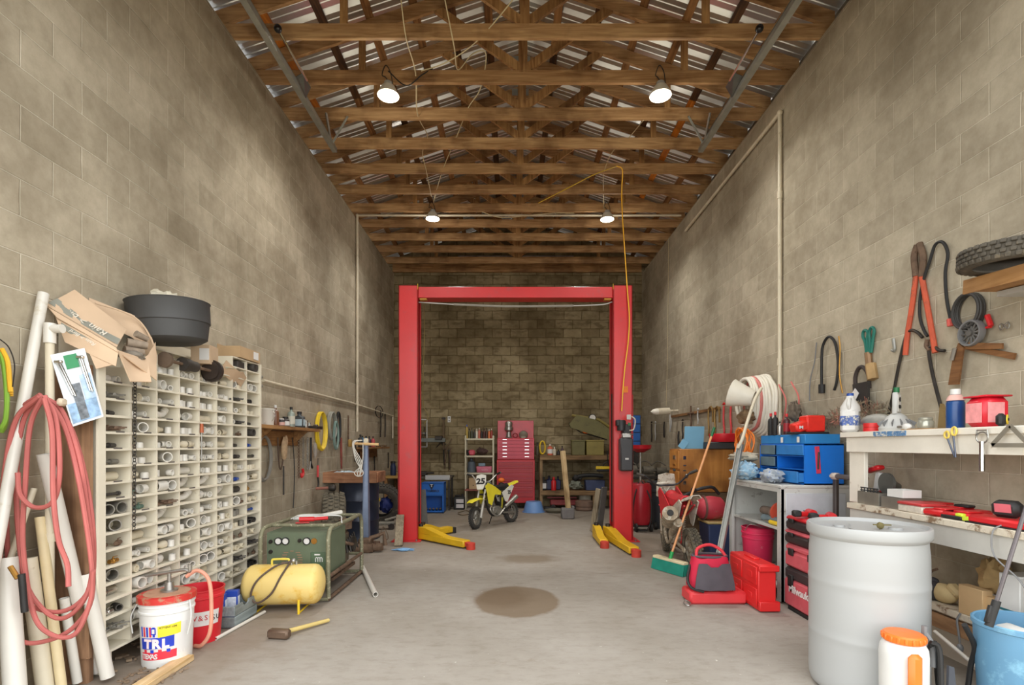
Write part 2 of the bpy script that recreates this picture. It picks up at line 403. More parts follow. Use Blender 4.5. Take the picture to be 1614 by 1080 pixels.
def mix(f, a, b_, mode='MIX', k=None):
    x = n.new('ShaderNodeMixRGB'); x.blend_type = mode
    if f is None: x.inputs[0].default_value = k
    else: l.new(f, x.inputs[0])
    l.new(a, x.inputs[1])
    if hasattr(b_, 'is_linked'): l.new(b_, x.inputs[2])
    else: x.inputs[2].default_value = b_
    return x.outputs[0]
c = ramp(noise(.8, 7, .6), [(.3, C(146,138,126)), (.55, C(162,155,145)), (.75, C(173,167,158))])
c = mix(None, c, ramp(noise(7, 8, .75, (1, 2.2, 1)), [(.28, (.8,.78,.74,1)), (.5, (1,1,1,1)), (.75, (1.07,1.07,1.06,1))]), 'MULTIPLY', 1)
c = mix(ramp(noise(2.6, 9, .75, (1, 1.8, 1), .6), [(.6, (0,0,0,1)), (.7, (.45,.45,.45,1))]), c, C(120,104,80))
c = mix(ramp(noise(30, 3, .5), [(.72, (0,0,0,1)), (.76, (.6,.6,.6,1))]), c, C(226,222,210))
# oil stain and broad brown patches, each at its own place
sp = n.new('ShaderNodeSeparateXYZ'); l.new(tc.outputs['Object'], sp.inputs[0])
def ell(cx, cy, rx, ry, edge=.22, soft=.03):
    v = n.new('ShaderNodeVectorMath'); v.operation = 'SUBTRACT'; l.new(tc.outputs['Object'], v.inputs[0]); v.inputs[1].default_value = (cx, cy, 0)
    s_ = n.new('ShaderNodeVectorMath'); s_.operation = 'MULTIPLY'; l.new(v.outputs[0], s_.inputs[0]); s_.inputs[1].default_value = (1/rx, 1/ry, 0)
    le = n.new('ShaderNodeVectorMath'); le.operation = 'LENGTH'; l.new(s_.outputs[0], le.inputs[0])
    a = n.new('ShaderNodeMath'); a.operation = 'MULTIPLY_ADD'; l.new(noise(5, 6, .7), a.inputs[0]); a.inputs[1].default_value = edge*2; l.new(le.outputs['Value'], a.inputs[2])
    return ramp(a.outputs[0], [(1+edge-soft, (1,1,1,1)), (1+edge+soft, (0,0,0,1))]) if False else a.outputs[0], edge
def ellmask(cx, cy, rx, ry, edge, soft, k):
    a, e_ = ell(cx, cy, rx, ry, edge)
    mr = n.new('ShaderNodeMapRange'); l.new(a, mr.inputs[0]); mr.inputs[1].default_value = 1+edge-soft; mr.inputs[2].default_value = 1+edge+soft; mr.inputs[3].default_value = k; mr.inputs[4].default_value = 0
    return mr.outputs[0]
c = mix(ellmask(.05, 4.64, .37, .46, .12, .05, .85), c, C(122,104,82))
c = mix(ellmask(-.08, 4.75, .24, .3, .3, .3, .5), c, C(104,84,62))
c = mix(ellmask(.2, 6.35, .35, .22, .5, .3, .6), c, C(118,100,76))
c = mix(ellmask(-2.2, 3.9, .6, 1.6, .5, .4, .45), c, C(122,100,76))  # from here on, wide soft-edged browner areas along the sides and back
c = mix(ellmask(-1.4, 8.5, 1.3, 1.6, .5, .5, .4), c, C(118,100,76))
c = mix(ellmask(2.1, 7., .9, 1.6, .5, .5, .45), c, C(116,98,76))
c = mix(ellmask(.1, 10.7, 2.8, 1.5, .4, .5, .35), c, C(118,102,78))
l.new(c, pb.inputs['Base Color'])
bp = n.new('ShaderNodeBump'); bp.inputs['Strength'].default_value = .25; bp.inputs['Distance'].default_value = .004; l.new(noise(40, 6, .7), bp.inputs['Height']); l.new(bp.outputs[0], pb.inputs['Normal'])
b = MB(); b.box((.15, (YF+YB)/2, -.06), (XR-XL+.4, YB-YF+.4, .12)); struct('floor', b, m)
b = MB(); b.box((0, -9, -.08), (40, 22, .12)); struct('ground_outside', b, mat('gravel_yard', (176,166,146), .95, var=.2, scale=3, bump=.4, bscale=50))

# ribbed metal roof: every rib is folded sheet
RM = mat('roof_sheet', (222,222,220), .28, .85, var=.04, scale=1.5)
b = MB()
prof = []
y = YF-.5; P = .3048
while y < YB+.3:
    prof += [(y, 0), (y+.014, .044), (y+.044, .044), (y+.082, 0), (y+.135, 0), (y+.142, .007), (y+.150, .007), (y+.157, 0), (y+.218, 0), (y+.225, .007), (y+.233, .007), (y+.24, 0)]
    y += P
for sgn in (-1, 1):
    x0, x1 = XM, XM+sgn*3.15
    Pg = [[(x0, yy, roof_z(x0)+h), (x1, yy, roof_z(x1)+h)] for yy, h in prof]
    b.grid(Pg, smooth=False)
struct('ceiling', b, RM, fixn=False)
b = MB()
for sgn in (-1, 1):
    b.box((XM+sgn*3.045, (YF+YB)/2, ZC+.14), (.025, YB-YF+.8, .27))
struct('trim_1', b, mat('eave_flashing', (120,112,100), .6, .3))

# timber: purlins and trusses
WD = wood('truss_timber', (190,150,102), (124,84,46), 0)
WDT = wood('pale_truss_timber', (202,166,120), (152,112,70), 0)
WDY = wood('purlin_timber', (176,132,84), (110,72,38), 1)
WDZ = wood('web_timber', (190,150,98), (130,90,50), 2)
ORW = wood('orange_marked_purlin', (214,134,40), (170,96,24), 1)
DKW = wood('dark_purlin_timber', (110,76,44), (60,40,24), 1)
PXL = [-.27, -.68, -1.07, -1.54, -2.0, -2.5]; PXR = [.55, 1.0, 1.44, 1.9, 2.35, 2.76]
PUR = 0.036
for side, xs in (('left', PXL), ('right', PXR)):
    for i, x in enumerate(xs):
        for j, (y0, y1) in enumerate(((YF, 6.72), (6.74, YB))):
            b = MB(); ln = y1-y0; a = math.degrees(math.atan(SL))*(1 if x < XM else -1)
            b.box((0,0,0), (.089, ln, PUR), (0, -a, 0), bev=.001)
            mt = ORW if (x == -2.5 and j == 0) or (x == 2.35 and j == 1) else (DKW if (i+j) % 3 == 1 else WDY)
            where = 'near the doorway' if j == 0 else 'towards the back wall'
            hue = 'orange-stained' if mt is ORW else ('dark' if mt is DKW else 'brown')
            one('purlin', f'{hue} timber purlin {where}, {ORD[i]} from the ridge on the {side} roof slope', 'roof board', b, mt, (x, (y0+y1)/2, roof_z(x)-.022), group='purlins under the roof sheets')
HR = .14
def truss(y, i):
    t = thing('roof_truss', '', 'roof truss', (XM, y, ZC))
    T = .038
    b = MB(); b.box((0, 0, .07), (XR-XL+.32, T, .14), bev=.002); part('bottom_chord', b, WDT, t)
    # rafters: bottom edge rises from the chord end, top edge carries the purlins
    top0 = .36-.022-PUR/2-.004            # top of rafter under the ridge measure at the wall
    zt = lambda u: top0-.0 + (2.83-u)*SL - .006
    vert = HR*math.sqrt(1+SL*SL)
    for sg in (-1, 1):
        b = MB(); pts = [(0, zt(0)), (2.99, zt(2.99)), (2.99, zt(2.99)-vert), (0, zt(0)-vert)]
        pts = [(sg*px_, pz) for px_, pz in pts]
        b.plate(pts if sg > 0 else pts[::-1], T, (0, T/2, 0), (1,0,0), (0,0,1)); part('rafter', b, WDT, t)
    b = MB(); b.box((0, 0, .14+(zt(0)-vert-.14)/2), (.089, T, zt(0)-vert-.14+.05)); part('king_post', b, WDZ, t)
    for sg in (-1, 1):
        b = MB(); ux = .95; uz = zt(ux)-vert+.03
        d = Vector((sg*(ux-.03), 0, uz-.16)); L = d.length; ang = math.degrees(math.atan2(d.z, d.x))
        b.box((sg*(ux+.03)/2, .0, (uz+.16)/2), (L, T*.94, .089), (0, -ang, 0)); part('web_brace', b, WDZ, t)
        b = MB(); u2 = 1.75; z2 = zt(u2)-vert+.03
        b = MB(); b.box((sg*1.75, 0, (.13+z2)/2), (.07, T*.86, z2-.13)); part('web_post', b, WDZ, t)
    b = MB(); b.box((0, 0, zt(0)-vert*.6), (.24, T+.003, .1)); part('nail_plate', b, GALV, t)
    return t
ys = [5.035+.6195*k for k in range(-4, 11)]
proto = truss(ys[0], 0)
for i, y in enumerate(ys):
    t = proto if i == 0 else copy_tree(proto)
    t.location = (XM, y, ZC+random.uniform(-.006, .006)*(i > 0)); t['group'] = 'roof trusses'
    k = len(ys)-1-i
    t['label'] = 'bare timber roof truss, ' + (ORD[k]+' from the back wall' if k else 'closest to the back wall')
b = MB()
for yy in (YB-.12,):
    b.box((0,0,.07), (XR-XL-.02, .05, .14)); b.box((0,0,.20), (XR-XL-.02, .045, .12))
one('end_beam', 'doubled brown timber beam lying flat against the top of the back wall', 'beam', b, WD, (XM-.0, YB-.06, ZC))
# ================================================================ lamps, door tracks, conduits, cables
LED = mat('led_diffuser', (255,252,240), .5, var=0, emit=14)
WHR = mat('lamp_reflector', (226,222,208), .4, var=.03)
def lamp(x, y, z, label, long_cord):
    t = thing('high_bay_lamp', label, 'ceiling lamp', (x, y, z), group='round high bay lamps')
    b = MB(); b.lathe([(.05,.10),(.07,.095),(.105,.03),(.118,.0),(.112,-.004),(.1,.012)], n=28); part('reflector', b, WHR, t)
    b = MB(); b.lathe([(0,.001),(.06,-.004),(.1,.004),(.1,.012),(0,.012)], n=28); part('diffuser', b, LED, t)
    b = MB(); b.lathe([(0,.15),(.035,.15),(.045,.14),(.05,.10),(0,.10)], n=16); part('driver_housing', b, LGREY, t)
    b = MB(); top = ZC-z+.02
    b.tube([(0,0,.15),(0,0,top-.03)], .006, 6); part('hook', b, STEEL, t)
    b = MB(); b.tube(cat_rom([(.02,0,.14),(.05,.0,top*.55),(.03,-.03,top+.04),(-.02,-.03,top+.12),(-.06,-.03,top+.02),(-.03,0,.2),(0,0,.15)]), .005, 6); part('cord', b, BLACK, t)
    l = bpy.data.lights.new('lamp_light', 'AREA'); l.shape = 'DISK'; l.size = .2; l.energy = 13; l.color = (1,.975,.93); l.spread = math.radians(140)
    o = bpy.data.objects.new('lamp_light', l); COL.objects.link(o); o.parent = t; o.location = (0,0,-.012)
    l2 = bpy.data.lights.new('lamp_fill', 'POINT'); l2.shadow_soft_size = .1; l2.energy = 3.2; l2.color = (1,.93,.82)  # added point light, brightens the chords around each lamp
    o = bpy.data.objects.new('lamp_fill', l2); COL.objects.link(o); o.parent = t; o.location = (0,0,-.14)
p = at(612,151,5.60); lamp(p.x, p.y, p.z, 'lit round lamp hanging from the second truss, on the left', 1)
p = at(1041,151,5.60); lamp(p.x, p.y, p.z, 'lit round lamp hanging from the second truss, on the right', 1)
p = at(682,345,8.71); lamp(p.x, p.y, p.z, 'small far lit lamp hanging above the left post of the lift', 1)
p = at(957,346,8.71); lamp(p.x, p.y, p.z, 'small far lit lamp hanging above the right post of the lift, by the yellow cord', 1)

# overhead door: horizontal tracks with end hangers and the door pusher arms
for sg, name in ((-1, 'left'), (1, 'right')):
    xe = -2.24 if sg < 0 else 2.40; z = at(0, 232, 6.48).z
    t = thing('door_track', f'galvanised overhead door track hung under the trusses along the {name} wall', 'door track', (xe, 4.6, z), group='overhead door tracks')
    b = MB(); L = 4.0
    pr = [(-.03,0),(.03,0),(.03,.055),(.022,.06),(.022,.012),(-.022,.012),(-.022,.05),(-.03,.05)]
    b.plate(pr, L, (0, L/2, 0), (1,0,0), (0,0,1)); b.box((sg*.034,0,.075), (.004,L,.06)); b.box((sg*.015,0,.104), (.04,L,.003)); part('track_rail', b, GALV, t)
    for (dx, dy, zz) in ((-sg*.28, -.25, ZC-z+.01), (-sg*.04, -.3, ZC-z+.02)):
        b = MB(); p0 = Vector((0, 1.88, .03)); p1 = Vector((dx, 1.88+dy, zz)); b.tube([p0, p1], .014, 4); part('hanger_strap', b, GALV, t)
    # pusher spring rod with its black roller and bracket
    p = at(438 if sg < 0 else 1197, 45, 4.78); q = at(484 if sg < 0 else 1150, 127, 5.38)
    t2 = thing('door_operator_rod', f'thin chrome rod with a black knob end beside the {name} door track', 'rod', (0,0,0), group='rods beside the door tracks')
    b = MB(); b.tube([p, q], .011, 8); part('rod', b, CHROME, t2)
    b = MB(); b.ball(p, .036, 14, 10); part('knob', b, mat('black_knob', (24,22,24), .25), t2)
    b = MB(); pl = [q+Vector((0,-.1,.01)), q+Vector((0,.1,.0)), Vector((xe-sg*.035, q.y+.2, z+.01)), Vector((xe-sg*.035, q.y-.06, z+.06))]
    b.grid([[pl[0], pl[3]], [pl[1], pl[2]]], thick=.005, smooth=False); part('bracket', b, mat('zinc_bracket', (120,124,122), .35, .8), t2)

# white conduit on the right wall, crossing to the left wall
def conduit(name, label, pts, r, m=PVCY, cps=(), cat='pipe'):
    t = thing(name, label, cat, pts[0])
    o0 = Vector(pts[0]); b = MB()
    for a, c_ in zip(pts[:-1], pts[1:]): b.cyl(Vector(a)-o0, Vector(c_)-o0, r, n=10)
    part('pipe', b, m, t)
    for a in pts[1:-1]:
        b = MB(); b.ball(Vector(a)-o0, r*1.45, 10, 8); part('elbow', b, m, t)
    for c_, d in cps:
        b = MB(); d = Vector(d).normalized()*.04; b.cyl(Vector(c_)-o0-d, Vector(c_)-o0+d, r*1.3, n=10); part('coupling', b, m, t)
    return t
xr = XR-.035
A = onx(1229, 178, xr); Bq = Vector((xr, A.y, onx(1224, 640, xr).z)); H0 = at(1062, 335, 8.82)
conduit('conduit', 'white plastic conduit running down the right wall from the corner elbow', [(xr, A.y, .9), (xr, A.y, A.z), (xr, 8.8, A.z-.02)], .021, cps=[((xr, A.y, A.z-.9), (0,0,1)), ((xr, A.y, 2.3), (0,0,1)), ((xr, A.y, 1.7), (0,0,1))])
conduit('conduit', 'white conduit crossing the ceiling under the trusses and dropping down the left wall', [(xr-.03, 8.93, at(0,335,8.82).z), (XL+.035, 8.93, at(0,335,8.82).z), (XL+.035, 8.93, 1.62)], .019, cps=[((XL+.035, 8.93, 2.5), (0,0,1)), ((XL+.035, 8.93, 2.1), (0,0,1))])
# long pipe along the left wall above the shelf
p0 = onx(415, 600, XL+.03); p1 = onx(619, 656, XL+.03)
conduit('wall_pipe', 'thin off-white pipe running along the left wall above the tool shelf', [p0, (p0+p1)/2+Vector((0,0,.03)), p1, p1+Vector((0,0,-.5))], .016, PVCY)
def cable(name, label, pts, r, m, cat='cable', k=6, n=6, loc=None):
    o0 = Vector(pts[0]); b = MB(); b.tube([q-o0 for q in cat_rom(pts, k)], r, n); return one(name, label, cat, b, m, o0)
ROM = mat('cream_cable', (214,200,160), .5, var=.05)
cable('lighting_cable', 'cream cable looping over the trusses left of the king posts', [atc(700,0,4.9)+Vector((0,0,.04)), atc(716,75,5.13), atc(722,110,5.6), atc(745,85,5.7), atc(766,85,5.72), atc(757,140,5.95), atc(738,170,6.35), atc(720,215,6.95), atc(700,262,7.55), atc(688,300,8.2), atc(683,320,8.74)], .006, ROM)
cable('lighting_cable', 'cream cable hanging down from truss to truss left of centre', [atc(632,0,4.95), atc(640,60,5.12), atc(655,115,5.7), atc(658,180,6.3), atc(674,215,6.92), atc(666,240,7.2), atc(672,270,7.54), atc(680,310,8.15)], .006, ROM)
cable('lighting_cable', 'cream cable running over the trusses behind the near left lamp', [atc(808,0,4.95), atc(775,40,5.1), atc(740,75,5.4), atc(700,100,5.72), atc(664,112,5.74)], .006, ROM)
cable('lighting_cable', 'thin cream cable hanging between the trusses near the yellow cord', [atc(1014,190,6.2), atc(990,218,6.95), atc(965,240,7.2), atc(952,272,7.6), atc(951,300,8.15), atc(952,330,8.76)], .005, ROM)
cable('lighting_cable', 'black cable sagging from the near left lamp across the trusses', [atc(612,112,5.74), atc(640,135,5.73), atc(665,118,5.73), atc(682,108,5.76)], .006, BLACK)
cable('lighting_cable', 'white cable sagging under the far trusses by the ceiling conduit', [atc(760,334,8.8), atc(790,343,8.82), atc(830,340,8.82), atc(870,336,8.82), atc(905,336,8.83)], .006, ROM)
cable('rope', 'yellow rope strung loosely between trusses right of centre', [atc(849,320,8.15), atc(900,294,7.58), atc(935,276,7.57), atc(972,262,7.0)], .006, YEL, cat='rope')
cable('thin_wire', 'thin white wire dropping down the far right wall above the hanging tools', [onx(1054,375,XR-.012), onx(1053,470,XR-.012), onx(1052,560,XR-.012), onx(1050,640,XR-.012)], .004, ROM, cat='wire')
# yellow extension cord down to the lift motor
OY = mat('yellow_orange_cord', (236,176,32), .45, var=.05)
yc = 7.45
cable('extension_cord', 'yellow extension cord hanging from a truss down to the lift motor', [at(972,262,6.99), at(981,268,7.0), at(980,300,7.1), at(981,340,7.3), at(985,400,7.5), at(989,460,yc), at(992,500,yc-.03), at(990,540,yc-.03), at(985,580,yc-.03), at(982,615,yc-.03), at(980,648,yc-.02)], .009, OY, cat='cord')
cable('dangling_rope', 'thin olive cord dangling down inside the left lift post', [at(668,480,8.0), at(669,520,8.0), at(667,600,8.0), at(668,640,8.0), at(675,655,8.0), at(669,668,8.0)], .006, mat('olive_cord', (120,108,60), .6), cat='cord')
# paper-faced insulation strip above the back wall
b = MB(); b.box((0,0,0), (2.6,.03,.07)); one('insulation_strip', 'pale torn insulation strip showing between the last trusses above the back wall', 'insulation', b, mat('insulation_facing', (150,148,150), .7, var=.4, scale=6), at(0,415,11.7)+Vector((6.0+5.3,0,.0)) if False else (.1, YB-.16, ZC+.30))
# outlet on the back wall
t = thing('wall_outlet', 'small white double outlet high on the back wall beside the left post', 'outlet', at(708,661,YB-.008))
b = MB(); b.box((0,0,0), (.07,.008,.14), bev=.003); part('cover_plate', b, WHITE, t)
for dz in (-.03,.03): b = MB(); b.cyl((0,-.004,dz),(0,-.007,dz),.018,n=12); part('socket', b, GREY, t)
# old lamp on the right wall
t = thing('wall_lamp', 'off-white floodlight housing on an arm high on the right wall behind the lift', 'lamp', at(1041,649,9.3))
b = MB(); b.cyl((-.04,0,0),(.16,0,.01),.062,n=18); part('housing', b, PVCY, t)
b = MB(); b.lathe([(.058,0),(.06,.03),(.045,.09),(0,.14)], axis='x', n=18, M=Matrix.Translation((-.04,0,0)) @ Matrix.Rotation(PI,4,'Z')); part('lens', b, mat('lamp_lens', (240,236,220), .2, var=.02), t)
b = MB(); b.cyl((.16,0,.01),(XR-t.location.x,0,.02),.02,n=8); part('arm', b, PVCY, t)

# ================================================================ two-post lift
LR = mat('lift_red_paint', (206,30,32), .36, var=.06, scale=2.5, rgb2=(190,52,54), thr=.62, spec=.8)
LRW = mat('lift_red_worn', (196,44,48), .5, var=.1, scale=5, rgb2=(150,80,70), thr=.66)
YY = 7.66; xa, xb = at(628.5,0,YY-.14).x, at(996.5,0,YY-.14).x; PW = .275; ZT = at(0,450,YY-.14).z
lift = thing('vehicle_lift', 'red two-post car lift with an overhead beam in the middle of the floor', 'car lift', (XM-.07, YY, 0))
LX = lift.location.x; lx = lambda x: x-LX
for sg, x0 in ((1, xa), (-1, xb)):
    b = MB(); h = ZT-.012
    xo, xi = lx(x0), lx(x0)+sg*PW; D = .3
    b.box((xo+sg*.005,0,.012+h/2),(.01,D,h)); 
    for dy in (-D/2+.004, D/2-.004): b.box(((xo+xi)/2, dy, .012+h/2),(PW,.008,h), bev=.002)
    for dy in (-D/2+.03, D/2-.03): b.box((xi-sg*.004, dy, .012+h/2),(.008,.06,h))
    b.box(((xo+xi)/2,0,ZT-.004),(PW,D,.008))
    p_ = part('post', b, LR, lift)
    # lip strip / outer guard from mid height
    b = MB(); b.box((xo-sg*.012,0,1.07),(.022,.2,2.1), bev=.004); part('cable_guard', b, LRW, lift)
    b = MB(); b.box(((xo+xi)/2-sg*.02,-.02,.006),(.42,.44,.012), bev=.003); part('base_plate', b, LRW, lift)
    for bx in (-.15,.15):
        for by in (-.19,.17):
            b = MB(); b.cyl(((xo+xi)/2-sg*.02+bx,-.02+by,.012),((xo+xi)/2-sg*.02+bx,-.02+by,.035),.014,n=6); part('anchor_bolt', b, STEEL, lift)
    b = MB(); b.box((xi-sg*.06,0,1.2),(.1,.17,1.9), bev=.01); part('carriage', b, mat('lift_dark_carriage', (44,34,34), .5, .3), lift)
    b = MB(); b.box((xi+sg*.002,-D/2-.002,ZT-.02),(.006,.01,.08)); part('top_bracket', b, YEL, lift)
zb = at(0,452,YY-.1).z; zb2 = at(0,469,YY-.1).z
b = MB(); x1, x2 = lx(xa+PW)+.0, lx(xb-PW)
b.box(((x1+x2)/2,0,(zb+zb2)/2),(x2-x1,.2,zb-zb2), bev=.006); b.box(((x1+x2)/2,0,zb2-.003),(x2-x1,.24,.006)); part('overhead_beam', b, LR, lift)
for x_ in (x1+.07, x2-.07):
    b = MB(); b.box((x_,-.06,zb2-.02),(.1,.08,.02)); part('beam_tab', b, mat('amber_tab', (214,160,60), .5), lift)
b = MB(); L_ = x2-x1; b.tube(cat_rom([(x1,-.05,zb2-.055),(x1+L_*.2,-.05,zb2-.09),(x1+L_*.45,-.05,zb2-.115),(x1+L_*.75,-.05,zb2-.11),(x2-.15,-.05,zb2-.09),(x2,-.05,zb2-.05)]), .009, 8); part('shutoff_bar', b, LGREY, lift)
b = MB(); b.tube([(x1+L_*.18,-.05,zb2-.086)]+cat_rom([(x1+L_*.2,-.05,zb2-.09),(x1+L_*.45,-.05,zb2-.115),(x1+L_*.75,-.05,zb2-.11),(x1+L_*.8,-.05,zb2-.107)]), .017, 8); part('foam_sleeve', b, mat('grey_foam', (150,146,136), .9), lift)
YA = mat('lift_arm_yellow', (222,178,30), .5, var=.1, scale=5, rgb2=(150,110,50), thr=.66)
RP = mat('arm_pad_red', (190,60,44), .7, var=.2)
def arm(p0, p1, wid=.12, raised=True, padm=RP, nm='lift arm'):
    p0, p1 = Vector(p0), Vector(p1); d = (p1-p0); L = d.length; u = d.normalized(); a = math.degrees(math.atan2(u.y, u.x))
    o = bpy.data.objects.new('swing_arm', None); 
    b = MB(); M = Matrix.Translation(p0) @ Matrix.Rotation(math.radians(a), 4, 'Z')
    side = [(-.06,.02),(L*.92,.02),(L*.92,.10),(L*.55,.11),(L*.16,.19),(-.06,.19)]
    Ms = M @ Matrix(((1,0,0,0),(0,0,-1,wid/2),(0,1,0,0),(0,0,0,1)))
    b.prism(side, wid, Ms); b.box((L*.5,0,.065), (L*.86, wid*1.12, .085), bev=.008, M=M)
    s_ = part('swing_arm', b, YA, lift)
    b = MB(); b.box((L*.96,0,.06), (L*.12,.08,.06), bev=.008, M=M); b.cyl(M @ Vector((L,0,.0)), M @ Vector((L,0,.085)), .06, n=18); part('arm_pad', b, padm, s_)
    b = MB(); b.cyl(M @ Vector((0,0,.012)), M @ Vector((0,0,.23)), .035, n=14); part('pivot_pin', b, DARK, s_)
    return s_
yl = YY
e_ = onfloor(742,866); arm((lx(-1.33), 0, 0), (lx(e_.x), e_.y-yl, 0)); e_ = onfloor(713,840); arm((lx(-1.33), .16, 0), (lx(e_.x), e_.y-yl, 0), padm=BLACK)
e_ = onfloor(1003,878); arm((lx(1.42), 0, 0), (lx(e_.x), e_.y-yl, 0)); e_ = onfloor(953,864); arm((lx(1.27), .12, 0), (lx(e_.x), e_.y-yl, 0), wid=.1)
# power unit on the right post
PU = thing('hydraulic_power_unit', 'black electric motor and grey oil tank bolted to the right post of the lift', 'power unit', at(984,690,YY-.24))
b = MB(); b.lathe([(0,.17),(.05,.17),(.062,.15),(.062,.02),(0,.02)], n=20, M=Matrix.Translation((-.04,0,.08))); b.box((-.09,0,.21),(.06,.09,.09), bev=.01); b.box((.03,.02,.12),(.12,.12,.14), bev=.015); part('motor', b, mat('black_motor', (36,35,36), .5), PU)
b = MB(); b.box((.05,-.065,.29),(.06,.012,.07), bev=.003); part('nameplate', b, LGREY, PU)
b = MB(); b.box((.06,-.055,.19),(.04,.01,.04)); part('start_button', b, GREENP, PU)
b = MB(); b.box((.02,-.01,.03),(.13,.12,.07), bev=.01); b.cyl((.06,-.06,.05),(.1,-.12,.04),.008,n=8); part('valve_block', b, STEEL, PU)
b = MB(); b.tube(cat_rom([(.09,-.06,.3),(.14,-.06,.25),(.12,-.06,.12),(.06,-.06,.1)]), .008, 6); part('cable_loop', b, PVCY, PU)
b = MB(); b.box((.02,0,-.24),(.18,.16,.47), bev=.02); part('oil_tank', b, mat('grey_black_tank', (58,58,60), .45), PU)
b = MB(); b.box((.02,-.083,-.3),(.05,.003,.025)); part('sticker', b, LGREY, PU)
b = MB(); b.box((.045,-.083,.27),(.09,.004,.1)); 
b = MB(); b.box((0,0,0),(.07,.003,.09)); one('lift_sticker', 'faded orange sticker on the right lift post above the motor', 'sticker', b, mat('orange_sticker', (222,120,40), .6, var=.2), at(986,614,YY-.16))
# ================================================================ LEFT SIDE: pigeonhole rack full of fittings
RX = -2.42; RD = .245; PITCH = .241; RY0 = 3.07; RP_ = .1011; NC = 8
RW = mat('rack_white_paint', (224,216,196), .65, var=.05, scale=4, rgb2=(170,150,120), thr=.68)
BRW = wood('weathered_brown_plywood', (164,128,98), (108,80,60), 2, scale=.8)
rack = thing('pigeonhole_rack', 'tall dusty white pigeonhole rack full of pipe fittings along the left wall', 'storage rack', (RX-RD/2, RY0, 0))
tops = [1.88, 1.88, 2.0, 2.0, 2.0, 2.03, 2.16, 2.16]
T0 = 1.771
for i in range(NC+1):
    y = i*PITCH; zt_ = max(tops[max(i-1,0)], tops[min(i,NC-1)])
    b = MB(); z0 = .14 if i else .2
    b.box((0, y, (z0+zt_)/2), (RD, .014 if 0 < i < NC else .022, zt_-z0)); part('divider', b, RW, rack)
    if i in (0, NC):
        b = MB(); b.box((RD/2+.006, y-.01 if i == 0 else y+.004, (z0+zt_)/2), (.014, .055 if i == 0 else .02, zt_-z0)); part('face_frame', b, RW, rack)
rows = []
k = 0
while T0-RP_*k > .12: rows.append(T0-RP_*k); k += 1
for z in rows:
    b = MB(); b.box((.002, NC*PITCH/2, z-.005), (RD+.006, NC*PITCH-.01, .010)); b.box((RD/2+.004, NC*PITCH/2, z-.008), (.006, NC*PITCH-.02, .014)); part('shelf', b, RW, rack)
for z, c0 in ((1.885, 2), (1.985, 5), (2.075, 6), (2.16, 6)):
    b = MB(); b.box((.002, (c0+NC)*PITCH/2, z-.005), (RD+.006, (NC-c0)*PITCH-.01, .010)); part('shelf', b, RW, rack)
b = MB(); b.box((-.07, 3.6*PITCH, 2.085), (.10, 3.0*PITCH, .014)); part('top_board', b, RW, rack)
b = MB(); b.box((-RD/2-.004, NC*PITCH/2, 1.13), (.008, NC*PITCH, 2.1)); part('back_board', b, RW, rack)
b = MB(); b.box((-.02, -.05, 1.0), (RD+.0, .03, 1.7)); b.box((-.0, -.03, .1), (.16, .05, .2)); part('side_panel', b, BRW, rack, 'weathered brown plywood side panel')
b = MB()
for q in range(3): b.box((-.02+q*.001, .1+q*.87, .07), (.2, .07, .14))
part('foot_block', b, RW, rack)
# paper labels on shelf edges
b = MB()
for k_, z in enumerate(rows[:9]):
    for c_ in (0, 1, 2, 3):
        if (k_+c_) % 3 != 2: b.box((RD/2+.008, c_*PITCH+.12+.02*(k_%2), z), (.001, .07, .008))
part('shelf_tag', b, mat('grey_tag', (90,84,80), .7), rack)

# fitting prototypes (axis along y, resting at z = 0)
def f_coupling(r, L, m_, t=.006):
    b = MB(); b.pipe((0,-L/2,r),(0,L/2,r), r, t, 14); b.cyl((0,-.004,r),(0,.004,r), r+.0015, n=14, caps=False); return b
def f_elbow(r, m_):
    b = MB(); L = r*1.6
    b.pipe((0,-L,r*1.1),(0,-r*.3,r*1.1), r, .005, 12); b.pipe((r*.3,0,r*1.1),(L,0,r*1.1), r, .005, 12)
    b.tube(cat_rom([(0,-r*.6,r*1.1),(r*.12,-r*.12,r*1.1),(r*.6,0,r*1.1)],3), r*.96, 12); return b
def f_tee(r, m_):
    b = MB(); L = r*2.0; b.pipe((0,-L,r*1.1),(0,L,r*1.1), r, .005, 12); b.pipe((0,0,r*1.1),(0,0,r*1.1+L), r, .005, 12); b.cyl((0,-L,r*1.1),(0,-L+.012,r*1.1), r*1.12, n=12, caps=False); b.cyl((0,L-.012,r*1.1),(0,L,r*1.1), r*1.12, n=12, caps=False); return b
def f_cap(r):
    b = MB(); b.lathe([(r*.86,0),(r,0),(r,r*1.2),(r*.85,r*1.5),(0,r*1.6)], n=14); return b
def f_reducer(r):
    b = MB(); b.lathe([(r*.9,-r*1.6),(r,-r*1.6),(r,-.1*r),(r*.62,r*.5),(r*.62,r*1.5),(r*.5,r*1.5)], axis='y', c=(0,0,r), n=14); return b
def f_stack(r):   # upright sockets in a row joined by their moulding flash
    b = MB(); b.lathe([(r*.8,.001),(r,.001),(r*1.05,r*.5),(r,r*.6),(r,r*2.1),(r*.82,r*2.1),(r*.8,r*.3)], n=14); return b
def f_valve(r):
    b = MB(); b.cyl((0,-r*2,r),(0,r*2,r), r*.8, n=10); b.ball((0,0,r), r*1.05, 10, 8); b.cyl((0,0,r),(0,0,r*2.4), r*.3, n=8); b.box((0,r*.9,r*2.5),(r*.5,r*2.6,r*.25), bev=.003); return b
